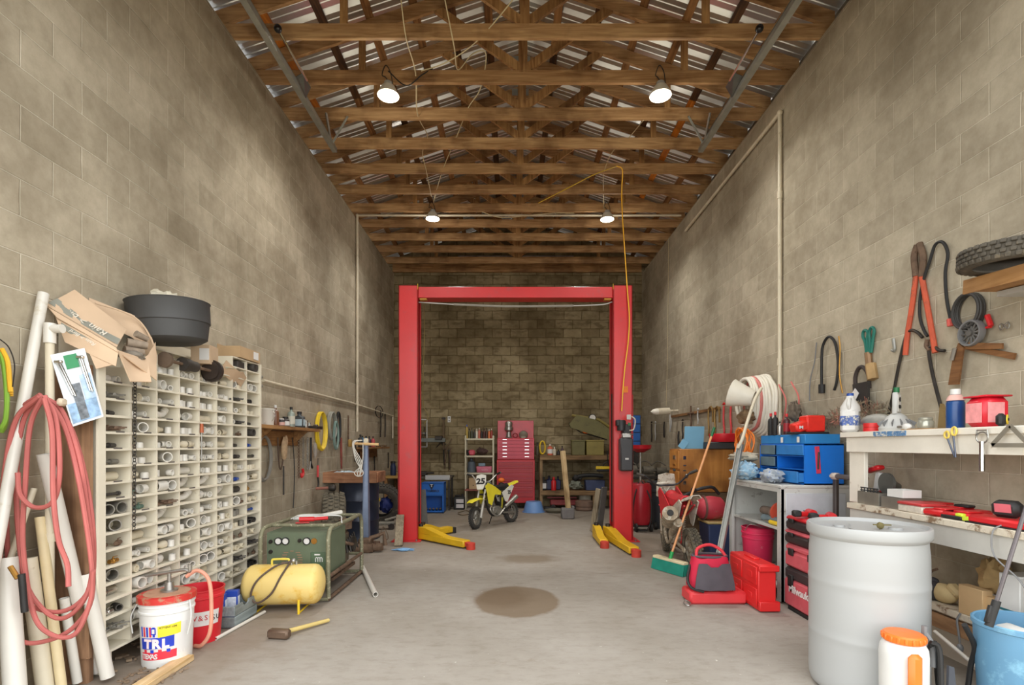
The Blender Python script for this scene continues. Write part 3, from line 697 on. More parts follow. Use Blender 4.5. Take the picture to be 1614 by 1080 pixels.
def f_bolts(r):
    b = MB(); R = random.Random(3)
    for q in range(7):
        a = R.random()*3; d = Vector((math.cos(a), math.sin(a), 0))*r*1.8; c0 = Vector((R.uniform(-.02,.02), R.uniform(-.05,.05), r*.35+q*.0035)); b.cyl(c0-d, c0+d, .005, n=6); b.cyl(c0-d*1.1, c0-d, .010, n=6)
    return b
def f_trap(r):
    b = MB(); b.tube(cat_rom([(0,-.07,r),(0,-.02,r),(0,.02,r*1.4),(0,.04,r*2.2)],4), r, 12); b.pipe((0,-.09,r),(0,-.055,r), r*1.2, .006, 12); b.cyl((0,.035,r*2),(0,.055,r*2.9), r*1.2, n=12); return b
def f_nozzle(r):
    b = MB(); b.cyl((0,-.08,r),(0,.02,r), r*.5, n=10); b.cyl((0,.02,r),(0,.08,r), r, r*.8, n=12); b.cyl((0,-.095,r),(0,-.08,r), r*.75, n=10); return b
GREYF = mat('dusty_grey_fitting', (128,124,114), .6, .2, var=.2)
BLK = mat('dusty_black_fitting', (66,62,58), .6, var=.25)
BLF = mat('blue_fitting', (44,82,170), .45)
GRF = mat('green_grey_fitting', (86,112,98), .55, var=.2)
GLASSY = mat('chrome_strainer', (190,188,182), .25, .9, var=.1)
PROT = {}
def proto_of(key):
    if key in PROT: return PROT[key]
    kind, m_ = key
    M_ = {'white': PVC, 'cream': PVCY, 'grey': GREYF, 'black': BLK, 'brown': RUST, 'blue': BLF, 'green': GRF, 'chrome': GLASSY, 'brass': BRASS}[m_]
    mb = {'small_coupling': lambda: f_coupling(.021,.06,0), 'wide_coupling': lambda: f_coupling(.034,.085,0), 'elbow_fitting': lambda: f_elbow(.022,0), 'big_elbow': lambda: f_elbow(.03,0), 'tee_fitting': lambda: f_tee(.018,0),
          'end_stopper': lambda: f_cap(.024), 'pipe_reducer': lambda: f_reducer(.026), 'upright_socket': lambda: f_stack(.022), 'valve': lambda: f_valve(.016), 'loose_bolt_bundle': lambda: f_bolts(.03), 'pipe_trap': lambda: f_trap(.022), 'hose_nozzle': lambda: f_nozzle(.017), 'pipe_offcut': lambda: f_coupling(.026,.15,0)}[kind]()
    me = mb.build('proto', M_).data; o = bpy.data.objects['proto']; bpy.data.objects.remove(o); PROT[key] = me
    return me
R = random.Random(11); cellrows = [1.885]+rows
def width(kind): return {'small_coupling': .06,'wide_coupling': .085,'elbow_fitting': .075,'big_elbow': .1,'tee_fitting': .08,'end_stopper': .055,'pipe_reducer': .09,'upright_socket': .05,'valve': .085,'loose_bolt_bundle': .13,'pipe_trap': .15,'hose_nozzle': .18,'pipe_offcut': .16}[kind]
def reps(c_):
    if c_ == 0: return [('wide_coupling','white'),('hose_nozzle','black'),('loose_bolt_bundle','grey'),('valve','brown'),('valve','brass'),('elbow_fitting','white'),('small_coupling','black'),('valve','chrome'),('loose_bolt_bundle','brown'),('wide_coupling','grey')]
    if c_ == 1: return [('tee_fitting','white'),('wide_coupling','white'),('elbow_fitting','cream'),('end_stopper','white'),('pipe_reducer','cream'),('pipe_offcut','white'),('valve','green'),('big_elbow','white')]
    if c_ in (6,7): return [('small_coupling','black'),('loose_bolt_bundle','black'),('end_stopper','cream'),('hose_nozzle','blue'),('valve','brown'),('tee_fitting','cream'),('upright_socket','grey'),('small_coupling','white'),('elbow_fitting','cream'),('wide_coupling','white'),('hose_nozzle','black'),('pipe_reducer','cream')]
    return [('upright_socket','white'),('upright_socket','white'),('small_coupling','white'),('wide_coupling','white'),('elbow_fitting','white'),('tee_fitting','white'),('end_stopper','white'),('pipe_reducer','cream'),('pipe_trap','white'),('pipe_offcut','cream'),('big_elbow','white'),('small_coupling','cream')]
SPECIAL = {(1,0):[('small_coupling','white',2)],(2,0):[('loose_bolt_bundle','grey',1)],(3,0):[('hose_nozzle','black',1)],(4,0):[('loose_bolt_bundle','brown',1)],(5,0):[('hose_nozzle','black',1)],(6,0):[('hose_nozzle','grey',1)],(7,0):[('pipe_offcut','cream',1)],(8,0):[('hose_nozzle','black',1)],(10,0):[('wide_coupling','chrome',1)],(11,0):[('valve','brown',2)],(12,0):[('valve','brass',1)],(13,0):[('wide_coupling','grey',1)],(14,0):[('pipe_offcut','chrome',1)],
  (4,1):[('wide_coupling','white',1)],(5,1):[('end_stopper','white',1)],(10,1):[('pipe_offcut','white',1)],(11,1):[('pipe_offcut','cream',1)],(9,1):[('valve','green',1)],(0,2):[('upright_socket','white',4)],(3,2):[('pipe_trap','white',1)],(6,2):[('wide_coupling','white',1)],(9,2):[('loose_bolt_bundle','brown',1)],(3,3):[('big_elbow','white',2)],(4,3):[('upright_socket','white',4)],(7,3):[('pipe_offcut','white',1)],(2,4):[('upright_socket','white',4)],(2,3):[('upright_socket','white',3)],(11,2):[('big_elbow','white',2)],
  (5,7):[('hose_nozzle','blue',1)],(6,7):[('hose_nozzle','black',1)],(4,7):[('wide_coupling','black',1)],(8,6):[('hose_nozzle','blue',1)],(9,7):[('valve','brass',1)],(9,6):[('pipe_offcut','black',1)]}
POSW = {1: [''], 2: ['near', 'far'], 3: ['near', 'middle', 'far'], 4: ['nearest', 'second', 'third', 'farthest']}
for ci in range(NC):
    for ri, z in enumerate(cellrows):
        if ri == 0 and ci < 2: continue
        if z < .2: continue
        y0 = RY0+ci*PITCH+.012; W = PITCH-.024
        if (ri, ci) in SPECIAL: (kind, m_, cnt), = SPECIAL[(ri, ci)]; items = [(kind, m_)]*cnt
        else:
            items = []; used_ = 0
            base = R.choice(reps(ci)); fk = 1.0 if ri < 6 else 1.1
            while True:
                it = base if R.random() < .6 else R.choice(reps(ci))
                if len(items) >= (4 if ci in (2,3,4,5) else 3) or used_+width(it[0])*fk+.006 > W: break
                items.append(it); used_ += width(it[0])*fk+.006
        tot = sum(width(i_[0]) for i_ in items); gap = (W-tot)/(len(items)+1) if items else 0
        gap = max(gap, .001); y = y0+gap
        seen = {}
        for q, (kind, m_) in enumerate(items):
            w_ = width(kind); me = proto_of((kind, m_)); nm = {'loose_bolt_bundle': 'bolt_heap'}.get(kind, kind)
            o = bpy.data.objects.new(nm, me); COL.objects.link(o)
            s_ = 1.0 if ri < 6 else R.uniform(1.0,1.1)
            fx = RX-.03+(R.uniform(0,.02) if ri > 7 else 0) if kind not in ('pipe_offcut','hose_nozzle','pipe_trap') else RX-.05
            o.location = (fx-R.uniform(0,.03), y+w_/2, z+.0012); y += w_+gap
            rz = 0
            if kind in ('small_coupling','wide_coupling'): rz = R.choice([62,75,80,90,0])
            elif kind in ('elbow_fitting',): rz = R.choice([0,90,-20])
            elif kind == 'big_elbow': rz = R.choice([0,-90])
            elif kind in ('pipe_reducer',): rz = R.choice([0,180,90])
            elif kind == 'tee_fitting': rz = R.choice([0,90]); 
            elif kind == 'valve': rz = R.choice([0,20])
            elif kind in ('pipe_offcut','hose_nozzle','pipe_trap'): rz = R.choice([0,8,-8,180])
            if kind == 'tee_fitting': o.rotation_euler = (0, math.radians(90), math.radians(rz)); o.location.z += .0235; o.location.x -= .02
            else: o.rotation_euler = (0,0,math.radians(rz))
            if kind == 'pipe_trap': o.location.z += .006
            o.scale = (s_,s_,s_)
            o['group'] = 'pipe fittings in the pigeonhole rack'; o['category'] = 'pipe fitting'
            txt = {'small_coupling':'small pipe coupling','wide_coupling':'wide pipe coupling','elbow_fitting':'pipe elbow','big_elbow':'thick pipe elbow','tee_fitting':'pipe tee','end_stopper':'pipe cap','pipe_reducer':'pipe reducer','upright_socket':'upright pipe socket','valve':'small valve','loose_bolt_bundle':'heap of bolts','pipe_trap':'bent pipe trap','hose_nozzle':'long nozzle fitting','pipe_offcut':'short pipe offcut'}[kind]
            pos = POSW[len(items)][q] if len(items) in POSW else ''
            o['label'] = f"{m_} {txt}{' '+pos if pos else ''}, {ORD[ri]} compartment down, {ORD[ci]} rack column from the doorway"
# chain hanging over the second column
def chain(name, label, p0, p1, n, r=.011, wire=.0028, mt=DARK):
    p0, p1 = Vector(p0), Vector(p1); b = MB(); d = (p1-p0)/n
    for i in range(n):
        c0 = (p0+p1)/2*0+p0+d*(i+.5)-p0; x, y_, z_ = frame_from(d); sd = x if i % 2 else y_
        pts = [c0+z_*(d.length*.68*math.cos(a))+sd*(r*math.sin(a)) for a in [2*PI*k/8 for k in range(8)]]
        b.tube(pts, wire, 4, closed=True)
    return one(name, label, 'chain', b, mt, p0)
chain('steel_chain', 'dull steel chain hanging down in front of the second column of the pigeonhole rack', onx(213,600,RX+.03), onx(211,835,RX+.03), 44)
b = MB(); b.cyl((0,0,0),(0,0,-.07),.011,.014,n=10); h_ = part; t = thing('long_screwdriver', 'long screwdriver with an orange-brown handle hanging in front of the fourth rack column', 'screwdriver', onx(318,668,RX+.02))
part('handle', b, mat('amber_handle', (176,92,52), .4), t); b = MB(); b.cyl((0,0,-.07),(0,0,-.29),.004,n=8); part('blade', b, STEEL, t)

# ---- on top of the rack
b = MB(); zt2 = 2.0
bx = thing('torn_cardboard_box', 'torn open cardboard box with grey printed band sagging over the near corner of the rack', 'cardboard box', (0,0,0))
CB = mat('pale_cardboard', (204,176,146), .85, var=.07, scale=5)
BAND = mat('grey_print', (142,142,130), .85)
def quad_sheet(pts, m_, name, label=None, t=.006, sub=4, parent=bx, bulge=0.):
    A_, B_, C_, D_ = [Vector(p) for p in pts]; n_ = (B_-A_).cross(D_-A_).normalized(); Pg = []
    for i in range(sub+1):
        u = i/sub; Pg.append([(A_.lerp(B_,u)).lerp(D_.lerp(C_,u), j/sub)+n_*bulge*math.sin(PI*u)*math.sin(PI*j/sub) for j in range(sub+1)])
    b = MB(); b.grid(Pg, thick=t); return part(name, b, m_, parent, label)
f1 = [at(72,482,2.98), at(117,457,3.12), at(199,520,3.3), at(184,548,3.06)]
quad_sheet(f1, CB, 'top_flap', bulge=.03)
def on_quad(q, u, v, off): 
    A_, B_, C_, D_ = q; p = A_.lerp(D_,u).lerp(B_.lerp(C_,u), v); n_ = (B_-A_).cross(D_-A_).normalized(); return p+n_*off
n1 = (f1[1]-f1[0]).cross(f1[3]-f1[0]).normalized(); sgn = 1 if n1.dot(Vector((0,0,CZ))-f1[0]) > 0 or n1.y < 0 else -1
def band_on(q, v0, v1, off, name='printed_band'):
    sub = 8; Pg = []
    for i in range(sub+1):
        u = i/sub; Pg.append([on_quad(q,u,v,off)+n1*.03*math.sin(PI*u)*math.sin(PI*v) for v in (v0, v0+(v1-v0)/2, v1)])
    b = MB(); b.grid(Pg, thick=.001); return part(name, b, BAND, bx, 'grey printed band')
csg = 1 if n1.dot(Vector((0,0,CZ))-f1[0]) > 0 else -1
band_on(f1, .1, .40, csg*.010)
quad_sheet([at(75,485,2.97), at(184,549,3.05), at(186,556,3.05), at(90,502,2.96)], CB, 'fold')
f2 = [at(88,500,2.97), at(187,553,3.06), at(183,578,3.03), at(103,540,2.96)]
quad_sheet(f2, CB, 'front_side', bulge=-.01)
quad_sheet([at(96,508,2.955), at(168,550,3.03), at(160,558,3.03), at(98,518,2.955)], BAND, 'printed_band', t=.001)
quad_sheet([at(132,535,2.99), at(187,553,3.06), at(181,575,3.03), at(152,582,3.0)], CB, 'front_side')
quad_sheet([at(184,552,3.06), at(232,568,3.3), at(238,603,3.22), at(205,602,3.1)], CB, 'lower_flap', bulge=.02)
quad_sheet([at(192,560,3.08), at(228,570,3.28), at(244,540,3.45), at(246,600,3.3)], CB, 'lower_flap')
b = MB(); b.tube(cat_rom([at(150,478,3.25), at(190,490,3.35), at(218,505,3.42), at(236,530,3.46), at(246,560,3.42), at(242,590,3.3)]), .006, 6); part('torn_edge', b, CB, bx)
Pg = []
e1 = cat_rom([at(140,470,3.3), at(180,486,3.4), at(215,500,3.46), at(235,522,3.5), at(247,560,3.46)], 3); 
for p in e1: Pg.append([p, p+Vector((.015,-.02,-.05)), p+Vector((-.01,-.03,-.14))])
b = MB(); b.grid(Pg, thick=.005); part('back_side', b, CB, bx)
LW = mat('faded_white_print', (214,206,190), .8)
import itertools
d_ = (f1[3]-f1[0]).normalized(); up_ = -(f1[1]-f1[0]).normalized(); up_ = (up_-d_*up_.dot(d_)).normalized()
def text_on(body, size, origin, xdir, ydir, m_, parent, depth=.0008, name='lettering', sx=1):
    o = text(body, size, m_, parent, (0,0,0), (0,0,0), depth, name); x_ = Vector(xdir).normalized(); y_ = Vector(ydir); y_ = (y_-x_*y_.dot(x_)).normalized(); z_ = x_.cross(y_)
    o.matrix_local = Matrix(((x_.x*sx,y_.x,z_.x,origin[0]),(x_.y*sx,y_.y,z_.y,origin[1]),(x_.z*sx,y_.z,z_.z,origin[2]),(0,0,0,1))); return o
nn = (-d_).cross(up_)
pt = on_quad(f1, .45, .25, 0)+n1*(.020+csg*.016)
vdir = (Vector((0,0,CZ))-pt).normalized()
text_on('Rain > Bird', .06, pt+vdir*.004, -d_, up_, LW, bx)
text_on('Rain > Bird', .032, at(130,532,2.97)+vdir*.02, -d_, up_, LW, bx)
DUST = mat('dusty_parts', (150,134,116), .8, var=.25, scale=20)
for q, (p0, p1, r) in enumerate(((at(200,540,3.3), at(232,545,3.38), .03), (at(196,552,3.25), at(226,556,3.34), .028), (at(214,526,3.35), at(232,535,3.42), .022))):
    b = MB(); d = p1-p0; b.cyl((0,0,0), d, r, r*.8, n=12); one('dusty_pipe_part', ['thick dusty pipe part lying across inside the torn box','dusty pipe part lowest inside the torn box','short dusty pipe part on top inside the torn box'][q], 'pipe part', b, DUST, p0)
b = MB(); b.ball((0,0,0), (.075,.05,.035), 14, 10, jit=.15, seed=4); one('dusty_bag', 'crumpled grey dusty bag inside the torn cardboard box on the rack', 'bag', b, mat('dusty_grey_bag', (120,112,100), .9, var=.3, scale=30, bump=.6), at(208,562,3.24))
# rubber tub
c0 = at(264,505,3.62); c0.x = -2.33
s_ = F/3.62
tub = thing('rubber_tub', 'large black rubber feed tub standing on top of the pigeonhole rack', 'tub', (-2.415, 3.70, 2.112))
b = MB(); b.lathe([(0,0),(.19,0),(.225,.02),(.244,.13),(.252,.135),(.256,.27),(.262,.278),(.25,.284),(.24,.14),(.2,.02),(0,.02)], n=44); part('tub_wall', b, mat('tub_rubber', (66,66,66), .6, var=.15, scale=3), tub)
tub.rotation_euler = (math.radians(3), math.radians(-3), 0)
def crumple(name, label, cat, c, r, m_, seed, jit=.35, n=16, k=10):
    b = MB(); b.ball((0,0,0), r, n, k, jit=jit, seed=seed); b.v = [(x, y, max(z, -r[2]*.97)) for x, y, z in b.v]; return one(name, label, cat, b, m_, c)
PLB = mat('cloudy_plastic_bag', (206,198,176), .45, var=.15, scale=18, bump=.4, rgb2=(90,130,80), thr=.7)
tz = 2.37
crumple('crumpled_bag', 'crumpled clear and green plastic bag piled in the black rubber tub', 'plastic bag', (-2.45, 3.68, tz+.035), (.09,.10,.06), PLB, 2)
crumple('tan_paper_wad', 'crumpled tan paper lying beside the bag on the rubber tub', 'paper', (-2.35, 3.86, tz+.005), (.08,.12,.035), mat('tan_paper', (206,172,128), .8, var=.1), 9)
crumple('white_paper_wad', 'small crumpled white wrapper on the edge of the rubber tub', 'paper', (-2.27, 3.72, tz-.0), (.05,.06,.03), PAPER, 5)
# axle with discs lying along the front edge
ax = thing('axle_assembly', 'rusty axle with a black sleeve and round end disc lying on the rack', 'axle', (0,0,0))
a0, a1 = Vector((RX+.01, 3.62, 1.98)), Vector((RX+.04, 4.16, 1.975))
dr = (a1-a0).normalized(); b = MB(); b.cyl(a0, a1, .012, n=10); part('shaft', b, RUST, ax)
b = MB(); b.cyl(a0-dr*.01, a0+dr*.012, .055, n=24); b.cyl(a0+dr*.012, a0+dr*.05, .03, n=18); part('hub_disc', b, mat('dusty_brown_metal', (110,92,76), .7, .2, var=.3), ax)
b = MB(); m0 = a0+dr*.17; b.cyl(m0, m0+dr*.07, .05, .048, n=22); b.cyl(m0+dr*.07, m0+dr*.15, .04, n=22); part('sleeve', b, mat('dusty_black_metal', (74,68,62), .6, .3, var=.25), ax)
b = MB(); b.cyl(a1-dr*.05, a1-dr*.03, .07, n=28); b.cyl(a1-dr*.03, a1, .088, .085, n=28); b.cyl(a1, a1+dr*.006, .018, n=12); part('end_disc', b, mat('dark_brown_disc', (58,48,42), .45, var=.2), ax)
def carton(name, label, c, d, rz, m_=CARD, flaps=False, cat='box', r=None):
    t = thing(name, label, cat, c, rz, rot=r); b = MB(); b.box((0,0,d[2]/2), d, bev=.003); part('box_body', b, m_, t); return t
t = carton('small_carton', 'small brown carton with a white label on the rack behind the axle disc', (-2.44, 4.14, 2.02+.003), (.14,.16,.15), 8, mat('tan_carton', (196,170,140), .8, var=.08))
b = MB(); b.box((.03,-.081,.075), (.07,.002,.09)); part('label_sticker', b, PAPER, t)
t = thing('open_carton', 'open empty brown carton at the far end of the rack top', 'cardboard box', (-2.50, 4.78, 2.165), 0)
b = MB()
for c_, d in (((0,0,.004),(.2,.36,.008)), ((-.1,0,.06),(.006,.36,.12)), ((.1,0,.05),(.006,.36,.1)), ((0,-.18,.05),(.2,.006,.1)), ((0,.18,.05),(.2,.006,.1))): b.box(c_, d)
part('box_body', b, CARD, t); b = MB(); b.box((.105,.1,.055), (.003,.09,.07)); part('label_sticker', b, PAPER, t)
crumple('plastic_pouch', 'flat clear plastic pouch draped over the brown wrapper on the rack', 'plastic bag', (-2.44, 4.46, 2.05), (.06,.1,.022), mat('pouch_film', (214,212,190), .3, var=.1), 21)
b = MB(); Pg = [[(RX+.03-.02*j+.02*math.sin(i), 4.36+.09*i, 2.08-.02*i-.03*j+.02*math.cos(i*2)) for j in range(4)] for i in range(5)]; b.grid(Pg, thick=.004); one('torn_cardboard_strip', 'torn curled cardboard strip hanging over the sixth rack column', 'cardboard', b, CB)
b = MB(); b.lathe([(0,-.03),(.045,-.03),(.05,-.02),(.05,.02),(.045,.03),(0,.03)], axis='x', n=24); b.lathe([(0,.031),(.02,.034),(0,.036)], axis='x', n=12); one('trolley_wheel', 'small black wheel in the top compartment at the far end of the rack', 'wheel', b, BLK, (RX-.03, 4.93, 2.125))
b = MB(); b.box((0,0,.03), (.1,.12,.06), bev=.006); one('black_part', 'black square part in the top compartment next to the small wheel', 'machine part', b, BLK, (RX-.06, 4.68, 2.076))
# hanging hardware at the far side of the rack
b = MB(); b.cyl((0,-.05,0),(0,.02,0),.012,n=8); R2 = random.Random(5)
for q in range(7): b.ball((R2.uniform(-.03,.03), R2.uniform(-.03,.03), R2.uniform(-.06,.04)), R2.uniform(.012,.022), 8, 6)
one('valve_cluster', 'grey fitting with knobs hanging at the far top corner of the rack', 'fitting', b, GREYF, Vector((RX-.03, 5.045, 2.02)))

# ---- blister pack, pipes and hoses at the near end of the rack
bp_ = thing('blister_pack', 'large hanging blister pack with two chrome fixtures and a green label', 'packaging', (0,0,0))
q4 = [at(79,560,2.87), at(133,549,2.97), at(163,657,3.02), at(114,673,2.90)]
quad_sheet(q4, mat('blister_card', (222,228,232), .35, var=.04), 'backing_card', t=.006, parent=bp_)
def onq(q, u, v, off):
    A_, B_, C_, D_ = q; p = (A_.lerp(B_,u)).lerp(D_.lerp(C_,u), v); n_ = (B_-A_).cross(D_-A_).normalized(); n_ = n_ if n_.y < 0 else -n_; return p+n_*off
def patch(q, u0, u1, v0, v1, off, m_, name, label=None):
    b = MB(); b.grid([[onq(q,u0,v0,off), onq(q,u0,v1,off)], [onq(q,u1,v0,off), onq(q,u1,v1,off)]], thick=.0008, smooth=False); return part(name, b, m_, bp_, label)
patch(q4, .34,.72,.05,.24,.010, mat('label_green', (56,142,92), .6), 'green_label')
patch(q4, .05,.95,.70,.97,.009, mat('label_blue', (150,182,214), .6, var=.35, scale=30), 'blue_print')
patch(q4, .62,.96,.35,.72,.0088, mat('label_blue_pale', (176,200,222), .6, var=.25, scale=30), 'blue_print')
patch(q4, .3,.58,.45,.95,.011, mat('fixture_photo', (110,116,122), .5, var=.5, scale=50), 'product_photo')
for u0, u1 in ((.12,.3),(.76,.82)):
    b = MB(); b.tube([onq(q4,u0+.02,.14,.02), onq(q4,u1,.6,.018)], .006, 8); b.tube([onq(q4,u0+.08,.14,.02), onq(q4,u1+.06,.62,.018)], .006, 8); b.box(onq(q4,u0+.04,.12,.02), (.04,.02,.018), bev=.004); part('chrome_fixture', b, CHROME, bp_)
for k_ in range(3): text_on(['APPROVED','EASY FIT','FLEXIBLE'][k_], .011, onq(q4,.53,.1+.045*k_,.013), q4[1]-q4[0], q4[0]-q4[3], PAPER, bp_) if False else None
b = MB(); b.box((0,0,0),(.06,.03,.03), (0,0,0)); 
def pipe_thing(label, p0, p1, r, m_=PVC, name='plastic_pipe', grp=None):
    p0, p1 = Vector(p0), Vector(p1); b = MB(); b.pipe((0,0,0), p1-p0, r, max(.004,r*.12), 18); return one(name, label, 'pipe', b, m_, p0, group=grp)
zf = .03
pipe_thing('long thick white pipe leaning against the left wall at the picture edge', (-2.5,2.36,.03), at(63,463,2.93)+Vector((.02,0,0)), .026, PVC)
t = thing('capped_pipe', 'white pipe with a tee fitting on its top end standing behind the red hose', 'pipe', (-2.555,2.88,0))
b = MB(); b.cyl((0,0,.01),(0,0,1.98),.021,n=16); b.cyl((0,0,.85),(0,0,.9),.025,n=16); part('pipe', b, PVCY, t)
b = MB(); b.cyl((0,0,1.95),(0,0,2.06),.028,n=16); b.cyl((0,0,2.03),(.07,.0,2.03),.024,n=16); part('tee', b, PVC, t)
pipe_thing('white pipe crossing behind the red hose with a blue mark, leaning right', at(126,952,2.98), at(70,716,2.84)+Vector((.01,-.01,0)), .036)
pipe_thing('thick white pipe slanting right beside the rack foot', onfloor(176,1072)+Vector((0,-.03,zf)), at(134,905,3.0), .036)
pipe_thing('short white pipe slanting in front of the brown board', onfloor(131,1079)+Vector((0,-.04,zf)), at(101,943,2.93), .024)
pipe_thing('slim white pipe low behind the slanting pipes', onfloor(152,1068)+Vector((0,.0,zf)), at(131,1000,3.03), .02)
pipe_thing('thickest white pipe standing at the picture edge below the hose', (-2.47,2.60,.02), at(10,880,2.68), .047)
pipe_thing('thick cream pipe standing left of the yellowed pipe', (-2.50,2.80,.02), at(44,880,2.80), .04, PVCY)
pipe_thing('yellowed slim pipe standing in front of the brown board', (-2.44,2.83,.02), at(63,815,2.86), .024, mat('pvc_yellowed', (218,200,158), .45, var=.06))
pipe_thing('thin cream pipe leaning left behind the red hose', at(8,905,2.70), at(54,770,2.82), .014, PVCY)
pipe_thing('white pipe lying flat on the floor under the standing pipes', onfloor(82,1067)+Vector((0,-.06,.026)), onfloor(122,1067)+Vector((.02,-.02,.026)), .024)
# red air hose
HR_ = mat('dusty_red_hose', (182,98,92), .65, var=.1, scale=8)
hy = 2.745
def hp(px_, py_, dy=0): return at(px_, py_, hy+dy)
hose = thing('air_hose', 'dusty red rubber air hose coiled and hung over the standing white pipes', 'hose', (0,0,0))
loops = [
 [(64,622),(30,650),(14,720),(10,820),(20,930),(60,960),(105,962),(140,930),(148,870),(140,780),(118,690),(90,640),(64,625)],
 [(66,624),(38,660),(26,740),(30,850),(45,930),(90,975),(130,950),(146,890),(136,790),(122,710),(96,645),(66,626)],
 [(62,626),(26,660),(8,740),(0,850),(4,950),(30,1008),(75,1010),(120,985),(146,930),(132,800),(108,690),(86,645),(64,628)],
 [(68,626),(48,670),(40,760),(36,860),(52,965),(80,1000),(118,1000),(142,950),(147,900)],
 [(70,624),(88,660),(94,740),(84,790),(55,800),(32,780),(28,745)],
 [(70,628),(82,680),(84,780),(92,850),(106,890),(108,925)]]
for i, lp in enumerate(loops):
    b = MB(); b.tube(cat_rom([hp(x, y, -.03*i+.012*math.sin(k*2)) for k, (x, y) in enumerate(lp)], 6), .0115, 8); part('hose_loop', b, HR_, hose)
b = MB(); p = hp(62,634,-.16); b.box((0,0,0), (.03,.05,.04), bev=.01); part('hose_tie', b, mat('cream_strap', (200,184,160), .7), hose, loc=(p.x+.0,hy-.03,p.z+.01))
b = MB(); b.cyl(hp(34,905,-.14), hp(39,965,-.14), .015, n=10); part('black_tape', b, BLACK, hose)
b = MB(); b.cyl(hp(16,893,-.14), hp(28,912,-.14), .012, n=8); part('brass_coupler', b, BRASS, hose)
# green and yellow cords at the very edge
for lab, m_, pts in (('lime green coiled cord hanging at the left picture edge', mat('lime_cord', (132,176,60), .5), [(2,556),(7,575),(11,620),(9,660),(2,675)]), ('yellow cord end hanging at the left picture edge', mat('cord_yellow', (228,176,40), .5), [(3,550),(12,570),(15,600),(17,618)])):
    b = MB(); P0 = [at(x, y, 2.66) for x, y in pts]; o0 = P0[0]
    for q in range(3): b.tube(cat_rom([p-o0+Vector((-.012*q,.012*q,-.01*q)) for p in P0], 5), .011, 8)
    one('coiled_rope', lab, 'rope', b, m_, o0)
b = MB(); b.tube(cat_rom([at(0,535,2.66)-at(0,535,2.66), at(14,548,2.66)-at(0,535,2.66), at(23,575,2.66)-at(0,535,2.66), at(20,610,2.66)-at(0,535,2.66)], 5), .003, 5); one('wire_hook', 'thin dark wire loop hooked round the green cord', 'wire', b, DARK, at(0,535,2.66))

# ---- floor items at the foot of the rack
bk = thing('lidded_bucket', 'white plastic bucket with a dusty red lid, hand pump and colourful printed label', 'bucket', RE(-2.24, 3.42))
b = MB(); b.lathe([(0,0),(.135,0),(.138,.006),(.150,.33),(.156,.335),(.156,.345),(.151,.35),(.152,.375),(.158,.378),(.158,.388),(.153,.392),(.154,.415),(0,.415)], n=44); part('pail', b, mat('bucket_white', (234,234,230), .4, var=.03), bk)
b = MB(); b.lathe([(0,.436),(.10,.437),(.15,.44),(.163,.436),(.165,.40),(.158,.40),(.156,.416),(0,.416)], n=44); part('lid', b, mat('bucket_lid_red', (200,52,44), .55, var=.1, rgb2=(176,140,110), thr=.55), bk)
b = MB(); b.lathe([(0,.4375),(.13,.4385),(.13,.441),(0,.441)], n=36); part('lid_dust', b, mat('lid_dust', (184,140,112), .9, var=.1, scale=8), bk)
b = MB(); b.tube(cat_rom([(-.155,-.03,.40),(-.19,-.06,.3),(-.165,-.08,.2)]), .004, 6); part('bail', b, WHITE, bk)
b = MB(); b.tube(cat_rom([(.155,-.02,.41),(.185,-.05,.3),(.168,-.06,.19)]), .004, 6); part('bail', b, WHITE, bk)
b = MB(); b.cyl((0,.02,.44),(0,.02,.452),.05,n=20); b.cyl((0,.02,.45),(0,.02,.50),.03,.024,n=16); b.cyl((0,.02,.50),(0,.02,.555),.012,n=10); part('pump_base', b, STEEL, bk)
b = MB(); b.tube(cat_rom([(-.14,-.0,.545),(-.02,.015,.56),(.09,.03,.575),(.125,.03,.565),(.13,.03,.61)],5), .011, 8); part('pump_handle', b, STEEL, bk)
LBLU = mat('label_print_blue', (36,64,190), .5); LRED = mat('label_print_red', (226,54,70), .5, var=.05); LYEL = mat('label_print_yellow', (240,222,60), .5)
def wrap(a0_, a1_, z0, z1, m_, name='label_panel', off=.0012, tilt=0., par=bk, rb=.135, rt=.158, H=.415, n_=16):
    Pg = []
    for i in range(n_+1):
        a = math.radians(a0_+(a1_-a0_)*i/n_); dz = tilt*i/n_
        row = []
        for z in (z0+dz, z1+dz):
            rr = rb+(rt-rb)*z/H+off; row.append((rr*math.cos(a), rr*math.sin(a), z))
        Pg.append(row)
    b = MB(); b.grid(Pg, thick=.0008); return part(name, b, m_, par)
# angles: camera sees the bucket from about -60 deg
wrap(-122,-12,.045,.27, PAPER)
wrap(-120,-42,.12,.19, LBLU, off=.0022, tilt=.012)
wrap(-120,-36,.05,.10, LRED, off=.0022, tilt=.012)
wrap(-76,-28,.195,.265, LYEL, off=.0022, tilt=.012)
for q in range(5): wrap(-119+q*8,-114+q*8,.2,.262, LRED if q % 2 else LBLU, off=.0024)
for q in range(4): wrap(-112+q*18,-104+q*18,.1,.12, LBLU if q % 2 else LRED, off=.0024)
def wrap_text(body, size, a_mid, z, m_, par=bk, rb=.135, rt=.158, H=.415, off=.004, step=None, bold=0.):
    step = step or size*.62; rr = rb+(rt-rb)*z/H+off; da = step/rr; n_ = len(body)
    for i, ch in enumerate(body):
        if ch == ' ': continue
        a = math.radians(a_mid)+(i-(n_-1)/2)*da
        o = text(ch, size, m_, par, (rr*math.cos(a), rr*math.sin(a), z), (90, 0, math.degrees(a)+90), .0008, 'letter', bold=bold)
wrap_text('TRL', .075, -80, .155, mat('label_letter_pink', (250,226,226), .5), step=.05, bold=.004)
wrap_text('TEXAS', .042, -97, .076, PAPER, step=.02, bold=.001)
wrap_text('ATTENTION', .017, -55, .256, mat('label_print_dark', (60,50,30), .5), step=.0105)
